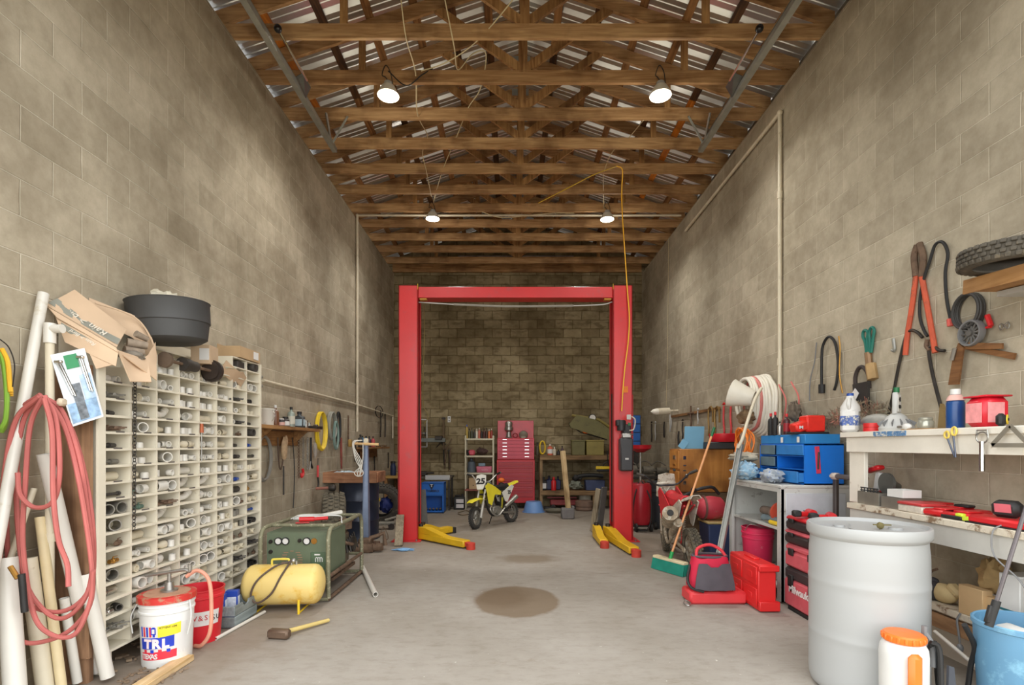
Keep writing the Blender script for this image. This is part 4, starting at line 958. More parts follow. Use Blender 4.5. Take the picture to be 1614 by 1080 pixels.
b = MB(); a = math.radians(-82); 
wrap(-91,-80,.215,.258, LBLU, off=.0026, n_=4); wrap(-88.5,-82.5,.222,.25, PAPER, off=.0034, n_=3)
rb_ = thing('red_bucket', 'open red plastic bucket with a white label behind the white bucket', 'bucket', RE(-2.25, 3.80))
b = MB(); b.lathe([(0,0),(.125,0),(.15,.31),(.156,.315),(.156,.33),(.151,.335),(.152,.36),(.157,.365),(.157,.372),(.147,.372),(.12,.012),(0,.012)], n=40); part('pail', b, mat('bucket_red', (206,32,44), .4, var=.06), rb_)
wrap(-75,-8,.13,.23, PAPER, par=rb_, rb=.125, rt=.155, H=.36); 
wrap_text('V&SC', .05, -52, .185, mat('label_letter_red', (200,40,50), .5), par=rb_, rb=.125, rt=.155, H=.36, step=.034)
wrap_text('SU', .05, -18, .175, mat('label_letter_black', (50,46,46), .5), par=rb_, rb=.125, rt=.155, H=.36, step=.036)
cable('drain_hose', 'peach rubber hose arching out of the pump and down between the two buckets', [(-2.19,3.50,.50),(-2.13,3.53,.535),(-2.06,3.54,.47),(-2.035,3.53,.3),(-2.04,3.52,.12),(-2.1,3.53,.03),(-2.16,3.55,.016)], .013, mat('peach_hose', (226,156,130), .5), cat='hose', n=8)
cr = thing('wooden_crate', 'small grey-painted wooden crate with a hand hole beside the red bucket', 'crate', RE(-2.235, 4.19))
GC = wood('grey_painted_wood', (140,150,152), (108,118,120), 1)
for nm, c_, d in (('bottom_board',(0,0,.012),(.22,.33,.012)),):
    b = MB(); b.box(c_, d); part(nm, b, GC, cr)
for sy in (-1,1):
    for z_ in (.05,.13):
        b = MB(); b.box((0,sy*.168,z_),(.236,.012,.074), bev=.003); part('end_board', b, GC, cr)
for sx in (-1,1):
    b = MB(); b.box((sx*.112,0,.05),(.012,.322,.074), bev=.003); part('side_board', b, GC, cr)
    b = MB(); pts = [(-.161,0),(.161,0),(.161,.074),(.05,.074)]+[(.05*math.cos(a),.074-.035*math.sin(a)) for a in [PI*k/8 for k in range(1,8)]]+[(-.05,.074),(-.161,.074)]
    b.plate(pts, .012, (sx*.112-.006,0,.093), (0,1,0), (0,0,1)); part('side_board', b, GC, cr)
for (x_, y_, lab) in ((-.04,-.09,'blue and white carton standing upright in the near end of the grey crate'),(-.0,.02,'blue and white carton with a framed picture, farther one in the grey crate')):
    t = thing('blue_carton', lab, 'box', (cr.location.x+x_, cr.location.y+y_, .02), 12); b = MB(); b.box((0,0,.11),(.09,.06,.22), bev=.002); part('box_body', b, mat('carton_blue', (36,72,170), .5), t)
    b = MB(); b.box((0,-.0315,.13),(.07,.002,.09)); b.box((.046,0,.13),(.002,.045,.09)); part('label_sticker', b, mat('carton_label', (206,212,222), .6, var=.2, scale=40), t)
# floor debris under the rack
R3 = random.Random(8)
b = MB()
for q in range(260):
    x_ = R3.uniform(-2.62,-2.12); y_ = R3.uniform(3.1,5.0); 
    if x_ > -2.40 and y_ > 3.1: continue
    b.box((x_, y_, .012), (R3.uniform(.01,.05), R3.uniform(.01,.05), R3.uniform(.004,.02)), (0,0,R3.uniform(0,90)))
for q in range(70):
    x_ = R3.uniform(-2.3,-2.0); y_ = R3.uniform(2.95,3.25); b.box((x_, y_, .006), (R3.uniform(.005,.03), R3.uniform(.005,.03), .008), (0,0,R3.uniform(0,90)))
tag(b.build('floor_debris', mat('debris_brown', (140,120,98), .9, var=.3, scale=30)), 'scattered dirt and scraps on the floor under the pigeonhole rack', 'debris', kind='stuff')
# pine board on the floor in front
b = MB(); b.box((0,0,.02),(.085,.6,.038), bev=.003); one('pine_board', 'pale wooden board lying on the floor in front of the white bucket', 'board', b, wood('pale_pine', (216,190,150), (190,156,106), 1), (-2.09,3.05,0), rz=math.radians(-62))
pipe_thing('thin white pipe lying on the floor beside the grey crate', onfloor(340,1010)+Vector((0,0,.013)), onfloor(417,967)+Vector((0,0,.013)), .0125)
pipe_thing('thick short white pipe lying on the floor beside the generator frame', onfloor(592,942)+Vector((0,0,.026)), onfloor(571,897)+Vector((0,0,.026)), .024)
hm = thing('sledge_hammer', 'short sledge hammer with a wooden handle lying on the floor in the foreground', 'hammer', onfloor(440,1007), -8)
b = MB(); b.box((0,0,.036),(.16,.066,.066), bev=.014); part('hammer_head', b, mat('hammer_iron', (112,92,76), .55, .5, var=.2), hm)
b = MB(); b.cyl((.02,.03,.036),(.19,.36,.022),.017,.014,n=10); part('handle', b, mat('handle_wood', (204,180,110), .6, var=.1), hm)

# yellow air tank
tk = thing('air_tank', 'yellow portable air tank lying on its feet in front of the generator', 'air tank', RE(-1.945, 4.50), 4)
YT = mat('tank_yellow', (230,202,124), .45, var=.06, scale=3, rgb2=(222,180,80), thr=.55)
b = MB(); r_ = .165; zc_ = .215; L_ = .33; pr = [(0,-L_)]+[(r_*math.sin(a), -L_+.08-.08*math.cos(a)) for a in [PI/2*k/6 for k in range(1,7)]]+[(r_, L_-.08)]+[(r_*math.cos(a), L_-.08+.08*math.sin(a)) for a in [PI/2*k/6 for k in range(1,6)]]+[(0,L_)]
b.lathe(pr, c=(0,0,zc_), axis='x', n=36); part('tank_shell', b, YT, tk)
for x_ in (-.2,.16):
    b = MB(); b.tube([(x_,-.13,.0),(x_,-.13,.115)], .01, 8); b.tube([(x_,.13,.0),(x_,.13,.115)], .01, 8); b.tube([(x_,-.13,.006),(x_,.13,.006)], .008, 6); part('foot', b, YEL, tk)
b = MB(); b.tube(cat_rom([(-.1,0,zc_+r_-.01),(-.1,0,zc_+r_+.035),(-.08,0,zc_+r_+.045),(.02,0,zc_+r_+.045),(.04,0,zc_+r_+.035),(.04,0,zc_+r_-.01)],4), .009, 8); part('handle', b, mat('handle_yellow', (226,206,80), .45), tk)
b = MB(); b.cyl((.06,0,zc_+r_-.01),(.06,0,zc_+r_+.04),.012,n=8); b.ball((.075,0,zc_+r_+.03),.022,10,8); b.cyl((.1,0,zc_+r_-.01),(.1,0,zc_+r_+.03),.01,n=8); part('valve', b, STEEL, tk)
b = MB(); b.tube(cat_rom([(.06,-.02,zc_+r_+.03),(-.05,-.08,zc_+r_+.0),(-.16,-.16,zc_+.07),(-.2,-.18,zc_-.05),(-.14,-.185,zc_-.1),(-.04,-.18,zc_-.03),(.02,-.15,zc_+.09),(.05,-.07,zc_+r_),(.06,0,zc_+r_+.04)],6), .008, 8); part('tank_hose', b, mat('dark_brown_hose', (84,68,58), .6), tk)

# generator
gn = thing('generator', 'green military-style generator in a rusty tube frame behind the yellow air tank', 'generator', RE(-1.96, 5.27))
FR = mat('worn_frame_paint', (132,130,104), .6, .2, var=.15, scale=20, rgb2=(206,196,170), thr=.6)
GG = mat('generator_green', (98,110,88), .55, var=.07, rgb2=(128,130,104), thr=.66)
for sx in (-.3,.3):
    b = MB(); h_ = .645; b.tube(cat_rom([(sx,-.5,.03),(sx,-.51,.2),(sx,-.51,.5),(sx,-.49,.6),(sx,-.42,h_),(sx,-.2,h_+.0),(sx,.2,h_),(sx,.42,h_),(sx,.49,.6),(sx,.51,.5),(sx,.51,.03)],5), .019, 10); part('frame_hoop', b, FR, gn)
    b = MB(); b.tube([(sx,-.51,.025),(sx,.51,.025)], .018, 8); part('frame_rail', b, RUST if sx > 0 else FR, gn)
    b = MB(); b.tube([(sx,-.5,.22),(sx,.5,.22)], .018, 8); part('frame_rail', b, RUST if sx > 0 else FR, gn)
for y_, z_ in ((-.51,.025),(.51,.025),(-.3,.645),(.42,.645),(-.5,.22),(.5,.22)):
    b = MB(); b.tube([(-.3,y_,z_),(.3,y_,z_)], .016, 8); part('frame_crossbar', b, FR, gn)
b = MB(); b.plate([(-.275,.25),(.19,.25),(.19,.20),(.29-.02,.20),(.275,.595),(-.275,.595)][:2]+[(.12,.22),(.275,.22),(.275,.6),(-.275,.6)], .48, (0,.04,0), (1,0,0), (0,0,1)); part('housing', b, GG, gn)
b = MB(); b.plate([(-.16,.25),(-.16,.235),(-.05,.19),(.12,.19),(.17,.25)], .3, (0,-.142,0), (1,0,0), (0,0,1)); part('blower_shroud', b, GG, gn)
for x_, nm in ((-.17,'gauge'),(-.105,'gauge'),(.085,'gauge')):
    b = MB(); b.lathe([(.034,0),(.034,-.012),(.027,-.014)], c=(x_,-.442,.525), axis='y', n=20); g_ = part('gauge', b, BLACK, gn)
    b = MB(); b.cyl((x_,-.443,.525),(x_,-.45,.525),.027,n=20); part('gauge_face', b, PAPER, g_)
b = MB(); b.cyl((.15,-.44,.525),(.15,-.449,.525),.026,n=20); part('brass_plate', b, BRASS, gn)
for x_, z_ in ((-.24,.52),(-.24,.43),(.02,.53)):
    b = MB(); b.cyl((x_,-.44,z_),(x_,-.465,z_-.005),.011,n=8); b.cyl((x_,-.44,z_),(x_,-.446,z_),.018,n=10); part('switch', b, DARK, gn)
b = MB()
for sg in (-1,1):
    for q in range(7): b.box((-.05+sg*(.075-.004*(q-3)**2*.6), -.442, .29+q*.022), (.04,.004,.008))
b.box((-.05,-.442,.435),(.03,.004,.006)); part('cooling_slots', b, mat('slot_brown', (150,120,96), .7), gn)  # slots drawn as thin brown strips on the panel
b = MB(); b.box((.185,-.443,.35),(.13,.01,.15), bev=.003); bx2 = part('outlet_panel', b, mat('outlet_green', (80,100,76), .5), gn)
b = MB()
for q in range(3): b.tube(cat_rom([(.165+q*.02,-.45,.34),(.165+q*.02,-.452,.37),(.175+q*.02,-.452,.38),(.185+q*.02,-.452,.37),(.185+q*.02,-.45,.34)],3), .004, 5)
b.box((.18,-.45,.405),(.05,.003,.012)); part('outlet_marking', b, PAPER, gn)
b = MB(); b.cyl((-.1,.05,.36),(.2,.05,.36),.13,n=24); b.box((0,.25,.33),(.42,.28,.34), bev=.03); b.box((.05,.3,.53),(.3,.2,.08), bev=.02); part('engine_block', b, mat('engine_grey', (112,104,88), .65, .3, var=.25, scale=18, rgb2=(110,76,54), thr=.6), gn)
b = MB(); b.cyl((.2,.3,.52),(.2,.3,.62),.06,n=18); b.cyl((.2,.3,.6),(.2,.3,.615),.075,n=18); b.tube(cat_rom([(.2,.1,.42),(.27,.12,.4),(.27,.3,.36),(.2,.4,.4)]), .018, 8); part('air_filter', b, RUST, gn)
b = MB(); b.lathe([(.0,-.03),(.06,-.03),(.08,-.02),(.08,.02),(.06,.03),(0,.03)], c=(.26,.32,.36), axis='x', n=20)
for q in range(6): b.tube([(.27+.02*(q%2),.12+.06*q,.3),(.25,.14+.05*q,.42+.01*q)], .008, 5)
part('pulley', b, DARK, gn)
b = MB(); b.box((-.22,.1,.45),(.1,.2,.2), bev=.02); b.tube([(-.29,-.35,.5),(-.27,-.1,.45),(-.25,.1,.4)], .012, 6); part('fuel_line_box', b, mat('dark_yellow_part', (150,140,60), .6), gn)
b = MB(); b.box((0,.1,.13),(.5,.7,.03)); b.box((.05,.1,.18),(.3,.4,.1)); part('engine_tray', b, RUST, gn)
t = thing('power_strip', 'white power strip with its coiled cord lying on top of the generator frame', 'power strip', (-1.87, 4.96, .674))
b = MB(); b.box((.08,.2,.03),(.22,.05,.035), (0,-8,30), bev=.006); part('strip_body', b, PVC, t)
for q in range(3):
    b = MB(); b.tube(cat_rom([(-.22+.02*q,-.02,.012+.008*q),(-.16,.06+.01*q,.02+.008*q),(.0,.09,.022+.008*q),(.08,.02,.018+.008*q),(-.05,-.05+.01*q,.014+.008*q)],5,closed=True), .006, 6); part('cord_coil', b, WHITE, t)
b = MB(); b.tube(cat_rom([(.08,.1,.03),(.2,.12,.02),(.25,.0,.0),(.27,-.05,-.02)]), .006, 6); part('cord_end', b, WHITE, t)
t = thing('red_grease_gun', 'red hand tool lying on the green top of the generator', 'hand tool', (-1.83, 4.83, .700), 12)
b = MB(); b.cyl((-.13,0,.0),(.0,0,.0),.022,n=12); b.cyl((0,0,0),(.12,.01,.005),.016,n=12); part('body', b, RED, t); b = MB(); b.box((-.1,0,-.03),(.12,.05,.006)); part('rest', b, RED, t)
# ================================================================ shared builders
def bottle(name, label, cat, loc, r, h, m_, cap, neck=.35, lab=None, rz=0, square=False, group=None, capr=None):
    t = thing(name, label, cat, loc, rz, group); b = MB(); hn = h*.78
    if square: b.box((0,0,hn*.46), (r*2,r*1.3,hn*.92), bev=r*.25); b.lathe([(r*.62,hn*.9),(r*neck,hn),(r*neck,h*.9)], n=16)
    else: b.lathe([(0,0),(r*.95,0),(r,h*.03),(r,hn*.82),(r*.85,hn*.92),(r*neck,hn),(r*neck,h*.9),(0,h*.9)], n=18)
    part('bottle_body', b, m_, t)
    b = MB(); cr_ = capr or r*neck*1.15; b.lathe([(0,h*.86),(cr_,h*.86),(cr_,h*.99),(cr_*.8,h),(0,h)], n=14); part('cap', b, cap, t)
    if lab:
        b = MB()
        if square: b.box((0,-r*.655,hn*.42), (r*1.5,.002,hn*.5)); b.box((r*1.001,0,hn*.42),(.002,r*.9,hn*.5))
        else: b.lathe([(r*1.01,hn*.2),(r*1.01,hn*.7)], n=18)
        part('paper_label', b, lab, t)
    return t
def tyre_mb(R, w, hole, knob=0, nk=40, seed=0):
    b = MB(); pr = []
    s_ = R-hole
    for (u, v) in ((0,-.42),(.08,-.5),(.45,-.54),(.8,-.5),(.95,-.42),(1,-.25),(1,.25),(.95,.42),(.8,.5),(.45,.54),(.08,.5),(0,.42),(.12,.3),(.6,.4),(.85,.3),(.88,-.3),(.6,-.4),(.12,-.3),(0,-.42)):
        pr.append((hole+s_*u, v*w))
    b.lathe(pr, axis='y', n=48)
    if knob:
        R_ = random.Random(seed)
        for i in range(nk):
            a = 2*PI*i/nk
            for j, (yy, ln) in enumerate(((-.36,.22),(-.12,.18),(.12,.18),(.36,.22))):
                aa = a+(.5*2*PI/nk if j % 2 else 0); M = Matrix.Rotation(-aa,4,'Y') @ Matrix.Translation((R+knob*.3,yy*w,0)); b.box((0,0,0),(knob,ln*w,2*PI*R/nk*.62),(0,0,(j-1.5)*12), bev=knob*.2, M=M)
    return b
TYR = mat('tyre_rubber', (68,64,58), .8, var=.15, scale=10, rgb2=(120,108,88), thr=.6)
TYD = mat('dusty_tyre_rubber', (104,96,80), .9, var=.2, scale=12, rgb2=(74,70,62), thr=.56)
def dirt_bike(name, label, rear, front, R, m, num=None, lean=4, turn=12):
    """rear/front: floor contact points; m: material dictionary"""
    rear, front = Vector(rear), Vector(front); d = front-rear; L = d.length; a = math.degrees(math.atan2(d.y, d.x))
    t = thing(name, label, 'motorcycle', (rear+front)/2, rot=(lean,0,a)); h = L/2; k = L/1.0
    def P(n_, b, mm, par=t, lab=None): return part(n_, b, mm, par, lab)
    hd = Vector((h-.24*k, 0, R+.46*k)); axf = Vector((h,0,R)); axr = Vector((-h,0,R))
    # rear wheel and front assembly
    for nm, ax_, tz in (('front_wheel', axf, turn), ('rear_wheel', axr, 0)):
        b = tyre_mb(R*.94, R*.42 if nm == 'rear_wheel' else R*.36, R*.68, R*.09, 30); tw = part(nm, b, m['tyre'], t, loc=ax_, rot=(0,0,tz))
        b = MB(); b.lathe([(R*.70,-R*.12),(R*.64,-R*.10),(R*.64,R*.10),(R*.70,R*.12)], axis='y', n=36); part('rim', b, m['metal'], tw)
        b = MB()
        for i in range(18): aa = 2*PI*i/18; sg = 1 if i % 2 else -1; b.tube([(R*.1*math.cos(aa+.5),sg*R*.14,R*.1*math.sin(aa+.5)),(R*.65*math.cos(aa),0,R*.65*math.sin(aa))], R*.012, 4)
        part('spokes', b, m['metal'], tw)
        b = MB(); b.cyl((0,-R*.2,0),(0,R*.2,0),R*.13,n=14); b.cyl((0,R*.1,0),(0,R*.12,0),R*.32,n=20); part('hub', b, m['metal'], tw)
    M = Matrix.Translation(hd) @ Matrix.Rotation(math.radians(turn),4,'Z') @ Matrix.Translation(-hd)
    top = hd+Vector((-.04*k,0,.08*k))
    for sg in (-1,1):
        b = MB(); p0 = M @ (axf+Vector((0,sg*R*.32,0))); p1 = M @ (top+Vector((.03*k,sg*R*.32,0))); b.cyl(p0, p0.lerp(p1,.45), .024*k, n=10); b.cyl(p0.lerp(p1,.4), p1, .017*k, n=10); P('fork_leg', b, m['fork'])
    b = MB(); b.box(M @ (hd+Vector((.0,0,.02))), (.06*k,R*.9,.025)); b.box(M @ (hd+Vector((.03*k,0,-.08*k))), (.06*k,R*.9,.025)); P('fork_clamp', b, m['dark'])
    b = MB(); hb = [(.0,-.33,.2),(-.02,-.24,.17),(.03,-.12,.06),(.03,0,.05),(.03,.12,.06),(-.02,.24,.17),(.0,.33,.2)]
    hb = [M @ (top+Vector((x*k-.02,y*k,z*k))) for x, y, z in hb]; b.tube(cat_rom(hb,4), .011*k, 8); P('handlebar', b, m['bar'])
    for e0, e1 in ((hb[0],hb[1]),(hb[-1],hb[-2])):
        b = MB(); b.cyl(e0, e0.lerp(e1,.9), .017*k, n=10); P('grip', b, m['dark'])
    # front fender
    b = MB(); Pg = []
    for i in range(9):
        u = i/8; x = axf.x+(-.24+.5*u)*k; z = R*2+.075*k+.07*k*math.sin(PI*(.15+.7*u))-.05*k*max(0,u-.7); wd = (.05+.04*math.sin(PI*u))*k
        Pg.append([M @ Vector((x,y_,z-abs(y_)*.25)) for y_ in (-wd,-wd*.5,0,wd*.5,wd)])
    b.grid(Pg, thick=.006); P('front_fender', b, m['fender'])
    # number plate
    b = MB(); pl = [(-.09,.13),(-.1,.02),(-.055,-.12),(.055,-.12),(.1,.02),(.09,.13),(.0,.15)]
    pc = top+Vector((.10*k,0,.04*k)); Mp = M @ Matrix.Translation(pc) @ Matrix.Rotation(math.radians(-18),4,'Y') @ Matrix(((0,0,1,0),(1,0,0,0),(0,1,0,0),(0,0,0,1)))
    b.prism([(x*k,y*k) for x, y in pl], .012, Mp); npl = P('number_plate', b, m['plate'])
    if num:
        o = text(num, .14*k, m['num'], t, (0,0,0), (0,0,0), .001, 'number', sx=1.25, bold=.006*k); o.matrix_local = Mp @ Matrix.Translation((0,.02*k,.0135)) @ Matrix.Diagonal((1.25,1,1,1))
    # frame, tank, shrouds, seat, tail
    b = MB()
    for pts in ([hd,(-.02*k,0,R+.42*k),(-.25*k,0,R+.36*k)],[hd+Vector((0,0,-.08*k)),(.12*k,0,R+.05*k),(-.05*k,0,R-.02*k),(-.2*k,0,R+.06*k),(-.22*k,0,R+.36*k)]): b.tube(cat_rom(pts,3), .016*k, 8)
    for sg in (-1,1): b.tube([(-.2*k,sg*.05*k,R+.3*k),(-.5*k,sg*.05*k,R+.44*k)], .011*k, 6)
    P('frame', b, m['frame'])
    b = MB(); b.ball((.1*k,0,R+.46*k), (.15*k,.075*k,.085*k), 16, 10); P('fuel_tank', b, m['tank'])
    for sg in (-1,1):
        b = MB(); poly = [(.30,.52),(.22,.57),(.05,.50),(-.12,.40),(-.1,.34),(.06,.36),(.16,.18),(.24,.22),(.26,.38)]
        b.plate([(x*k,R+(z-.0)*k) for x, z in poly][::(-1 if sg > 0 else 1)] , .012, (0,sg*.095*k+(0.006 if sg < 0 else .006),0), (1,0,0), (0,0,1)); P('tank_shroud', b, m['shroud'])
        b = MB(); poly = [(-.16,.38),(-.45,.50),(-.52,.47),(-.38,.30),(-.3,.2),(-.24,.22)]
        b.plate([(x*k,R+z*k) for x, z in poly][::(-1 if sg > 0 else 1)], .012, (0,sg*.085*k+.006,0), (1,0,0), (0,0,1)); sp_ = P('side_plate', b, m['plate'])
        if num:
            o = text(num, .09*k, m['num'], t, (-.36*k, sg*.098*k, R+.37*k), (90,0,0 if sg < 0 else 180), .001, 'number', bold=.003); o.rotation_euler.rotate_axis('Z', math.radians(20)*(1 if sg < 0 else -1)) if False else None
    b = MB(); Pg = []
    for i in range(9):
        u = i/8; x = (.1-.5*u)*k; z = R+(.47+.02*math.cos(u*3)+.05*u*u)*k; wd = (.045+.025*math.sin(PI*min(1,u*1.1)))*k
        Pg.append([(x,-wd,z-.07*k),(x,-wd*.95,z-.01*k),(x,-wd*.5,z+.01*k),(x,0,z+.014*k),(x,wd*.5,z+.01*k),(x,wd*.95,z-.01*k),(x,wd,z-.07*k)])
    b.grid(Pg, thick=.02); P('seat', b, m['seat'])
    b = MB(); Pg = []
    for i in range(8):
        u = i/7; x = (-.3-.42*u)*k; z = R+(.46+.12*u-.02*u*u)*k; wd = (.07-.02*u)*k
        Pg.append([(x,-wd,z-.03*k),(x,-wd*.6,z),(x,wd*.6,z),(x,wd,z-.03*k)])
    b.grid(Pg, thick=.007); P('rear_fender', b, m['rear'])
    # engine and running gear
    b = MB(); b.box((-.02*k,0,R+.08*k),(.2*k,.13*k,.14*k), bev=.02*k); b.cyl((-.06*k,-.09*k,R+.06*k),(-.06*k,.09*k,R+.06*k),.075*k,n=20); P('crankcase', b, m['engine'])
    b = MB()
    for i in range(6): b.box(((.03+.012*i)*k,0,R+(.16+.02*i)*k),(.11*k,.11*k,.009*k),(0,-30,0))
    b.box((.07*k,0,R+.21*k),(.07*k,.07*k,.15*k),(0,30,0)); P('cylinder_fins', b, m['engine'])
    for sg in (-1,1):
        b = MB(); b.tube([(-.18*k,sg*.06*k,R+.02*k),(-h,sg*R*.4,R)], .018*k, 8); b.cyl((-h,sg*R*.4-.008,R),(-h,sg*R*.4+.008,R),.03*k,n=12); P('swingarm', b, m['metal'])
    b = MB(); b.tube(cat_rom([(.1*k,.06*k,R+.2*k),(.18*k,.08*k,R+.1*k),(.02*k,.1*k,R-.02*k),(-.2*k,.1*k,R+.1*k)],4), .016*k, 8); b.cyl((-.2*k,.11*k,R+.12*k),(-.52*k,.13*k,R+.28*k),.03*k,.045*k,n=14); b.cyl((-.52*k,.13*k,R+.28*k),(-.535*k,.131*k,R+.287*k),.022*k,n=12); P('exhaust', b, m['exhaust'])
    b = MB(); 
    for i in range(9): b.lathe([(.028*k,-.004),(.028*k,.004)], c=(0,0,0), n=12, M=Matrix.Translation((-.22*k-.006*i*k,0,R+(.1+.024*i)*k)))
    b.tube([(-.22*k,0,R+.08*k),(-.28*k,0,R+.32*k)], .012*k, 8); P('shock_spring', b, m['spring'])
    b = MB(); b.tube([(-.05*k,-.07*k,R+.0),(-.1*k,-.2*k,.012)], .009*k, 6); P('kickstand', b, m['dark'])
    b = MB(); b.lathe([(.05*k,-.003),(.056*k,-.003),(.056*k,.003),(.05*k,.003)], c=(-h,-R*.25,R), axis='y', n=20); b.tube([(-h,-R*.25,R+.056*k),(-.08*k,-.07*k,R+.09*k)], .006*k, 5); b.tube([(-h,-R*.25,R-.056*k),(-.08*k,-.07*k,R+.03*k)], .006*k, 5); P('chain_drive', b, m['dark'])
    return t
MET = mat('bike_alloy', (168,166,158), .4, .7, var=.12); ENG = mat('bike_engine', (140,136,126), .5, .5, var=.2, scale=20)
BY = mat('bike_yellow', (232,218,56), .4, var=.05); BW = mat('bike_white', (226,224,214), .4, var=.04); BK = mat('bike_black', (36,35,36), .5, var=.15)
f_ = onfloor(750,834); r_b = onfloor(806,823)
dirt_bike('dirt_bike', 'yellow and white dirt bike with number 25 parked before the red tool cabinet', (r_b.x,r_b.y,0), (f_.x,f_.y,0), .185, dict(tyre=mat('bike_tyre', (62,60,56), .8, var=.15), metal=MET, fork=mat('bike_fork_silver', (206,204,196), .35, .5), dark=BK, bar=mat('bar_silver', (210,208,200), .3, .6), fender=BY, plate=BW, num=BK, frame=BK, tank=BK, shroud=BY, seat=BK, rear=BY, engine=ENG, exhaust=MET, spring=BY), '25')

# ================================================================ left rear wall: shelf, hoses, tools
XW = XL+.02
SW = wood('shelf_wood', (168,126,78), (112,76,42), 1)
sh = thing('tool_shelf', 'brown wooden wall shelf with an apron of hooks beyond the pigeonhole rack', 'shelf', (XL, 5.9, 1.575))
b = MB(); b.box((.11,0,.0),(.215,1.62,.038), bev=.003); part('shelf_board', b, SW, sh)
b = MB(); b.box((.02,-.1,-.11),(.03,1.3,.17), bev=.003); part('hook_board', b, SW, sh)
for y_ in (-.5,.45):
    b = MB(); b.plate([(0,0),(.17,0),(0,-.15)], .02, (.035,y_,-.02), (1,0,0), (0,0,1)); part('bracket', b, SW, sh)
SZ = 1.575+.019
def onshelf(px, dx=.1): Y = (XL+dx)*F/(px-806); return Vector((XL+dx, Y, SZ+.001))
SMOKE = mat('smoky_bottle', (120,80,56), .3, var=.1)
p = onshelf(420); b = MB(); b.lathe([(0,0),(.07,0),(.085,.16),(.09,.165),(.09,.175),(.08,.175),(.065,.01),(0,.01)], n=24); t = thing('small_pail', 'small white plastic pail at the near end of the tool shelf', 'pail', p); part('pail', b, PVC, t); b = MB(); b.tube(cat_rom([(.08,-.03,.16),(.11,-.05,.1),(.08,-.05,.04)]), .003, 5); part('bail', b, STEEL, t)
bottle('oil_bottle', 'tall brown bottle with a white cap on the tool shelf', 'bottle', onshelf(434), .038, .23, SMOKE, WHITE)
bottle('glue_jar', 'small red and white jar on the tool shelf beside the brown bottle', 'jar', onshelf(443), .04, .09, mat('dark_jar', (60,52,50), .4), WHITE, neck=.7, lab=mat('pinkish_label', (214,170,160), .6))
bottle('paint_jar', 'dark jar with a pale label in the middle of the tool shelf', 'jar', onshelf(450,.07), .045, .12, mat('dark_jar', (60,52,50), .4), BLACK, neck=.6, lab=PAPER)
bottle('spray_can', 'grey-green spray can with black nozzle on the tool shelf', 'spray can', onshelf(459,.1), .042, .24, mat('can_greygreen', (150,160,150), .4, .2), BLACK, lab=mat('pale_label', (200,196,180), .6))
bottle('cleaner_jug', 'flat pale blue jug with black top on the tool shelf', 'jug', onshelf(472,.1), .06, .20, mat('jug_frame', (70,74,76), .5), BLACK, square=True, neck=.4, lab=mat('pale_blue_label', (176,196,204), .6))
bottle('silver_can', 'small silver can near the far end of the tool shelf', 'can', onshelf(482,.12), .03, .10, STEEL, STEEL, neck=.8)
bottle('silver_can', 'second tiny steel cup behind the silver can on the tool shelf', 'can', onshelf(487,.06), .028, .08, GALV, GALV, neck=.8)
t = thing('parts_tray', 'dark shallow tray at the far end of the tool shelf', 'tray', onshelf(497,.12)); b = MB(); b.box((0,0,.02),(.12,.2,.04), bev=.006); part('tray', b, DARK, t); b = MB(); b.ball((0,.02,.05),(.03,.05,.015),10,6); part('chrome_part', b, CHROME, t)
def coil(name, label, cat, c, axis_u, ru, rv, n, r, m_, jitter=.02, seed=0, tie=None, depth=.015, drop=0):
    """coil of hose/cable hung on a wall: ellipse loops in the plane (axis_u, z)"""
    R_ = random.Random(seed); u = Vector(axis_u).normalized(); w_ = u.cross(Vector((0,0,1))).normalized(); t = thing(name, label, cat, c)
    for q in range(n):
        a0 = R_.uniform(1-jitter*3,1+jitter); a1 = R_.uniform(1-jitter*2,1+jitter); off = w_*(depth*(q-n/2)/max(1,n)); sh_ = u*R_.uniform(-.3,.3)*jitter*6*ru
        pts = [u*(ru*a0*math.cos(2*PI*i/14))+Vector((0,0,rv*a1*math.sin(2*PI*i/14)-rv*a1+ (rv if False else 0)))+off+sh_*(1-math.sin(2*PI*i/14)) for i in range(14)]
        b = MB(); b.tube(cat_rom(pts,3,closed=True), r, 7, closed=True); part('loop', b, m_, t)
    return t
Y_ = (0,1,0)
p = onx(507,650,XW+.03); coil('yellow_air_hose', 'yellow air hose coiled on the left wall past the tool shelf', 'hose', p, Y_, .17, .26, 5, .011, mat('hose_yellow', (232,200,52), .45), seed=3, depth=.05)
p = onx(524,650,XW+.03); coil('grey_cable_coil', 'grey coiled cable hung next to the yellow hose', 'cable', p, Y_, .15, .2, 5, .012, mat('cable_grey', (150,150,140), .6), seed=5, depth=.05)
p = onx(530,665,XW+.06); coil('teal_hose_coil', 'faded teal hose coil below the grey cable on the left wall', 'hose', p, Y_, .09, .2, 3, .014, mat('hose_teal', (118,140,132), .6), seed=6)
p = onx(534,650,XW+.02); coil('black_belt', 'black belt loop hung beside the coiled cables on the left wall', 'belt', p, Y_, .08, .24, 2, .014, BLACK, seed=8)
p = onx(417,688,XW+.03); coil('grey_flex_hose', 'grey flexible hose loop hanging under the near end of the tool shelf', 'hose', p, Y_, .16, .24, 2, .014, mat('flex_grey', (134,130,122), .6), seed=9)
def hang(name, label, cat, p, build):
    t = thing(name, label, cat, p); build(t); return t
def strip(t, pts, r, m_, nm='strand', n=6): b = MB(); b.tube(cat_rom(pts,4), r, n); part(nm, b, m_, t)
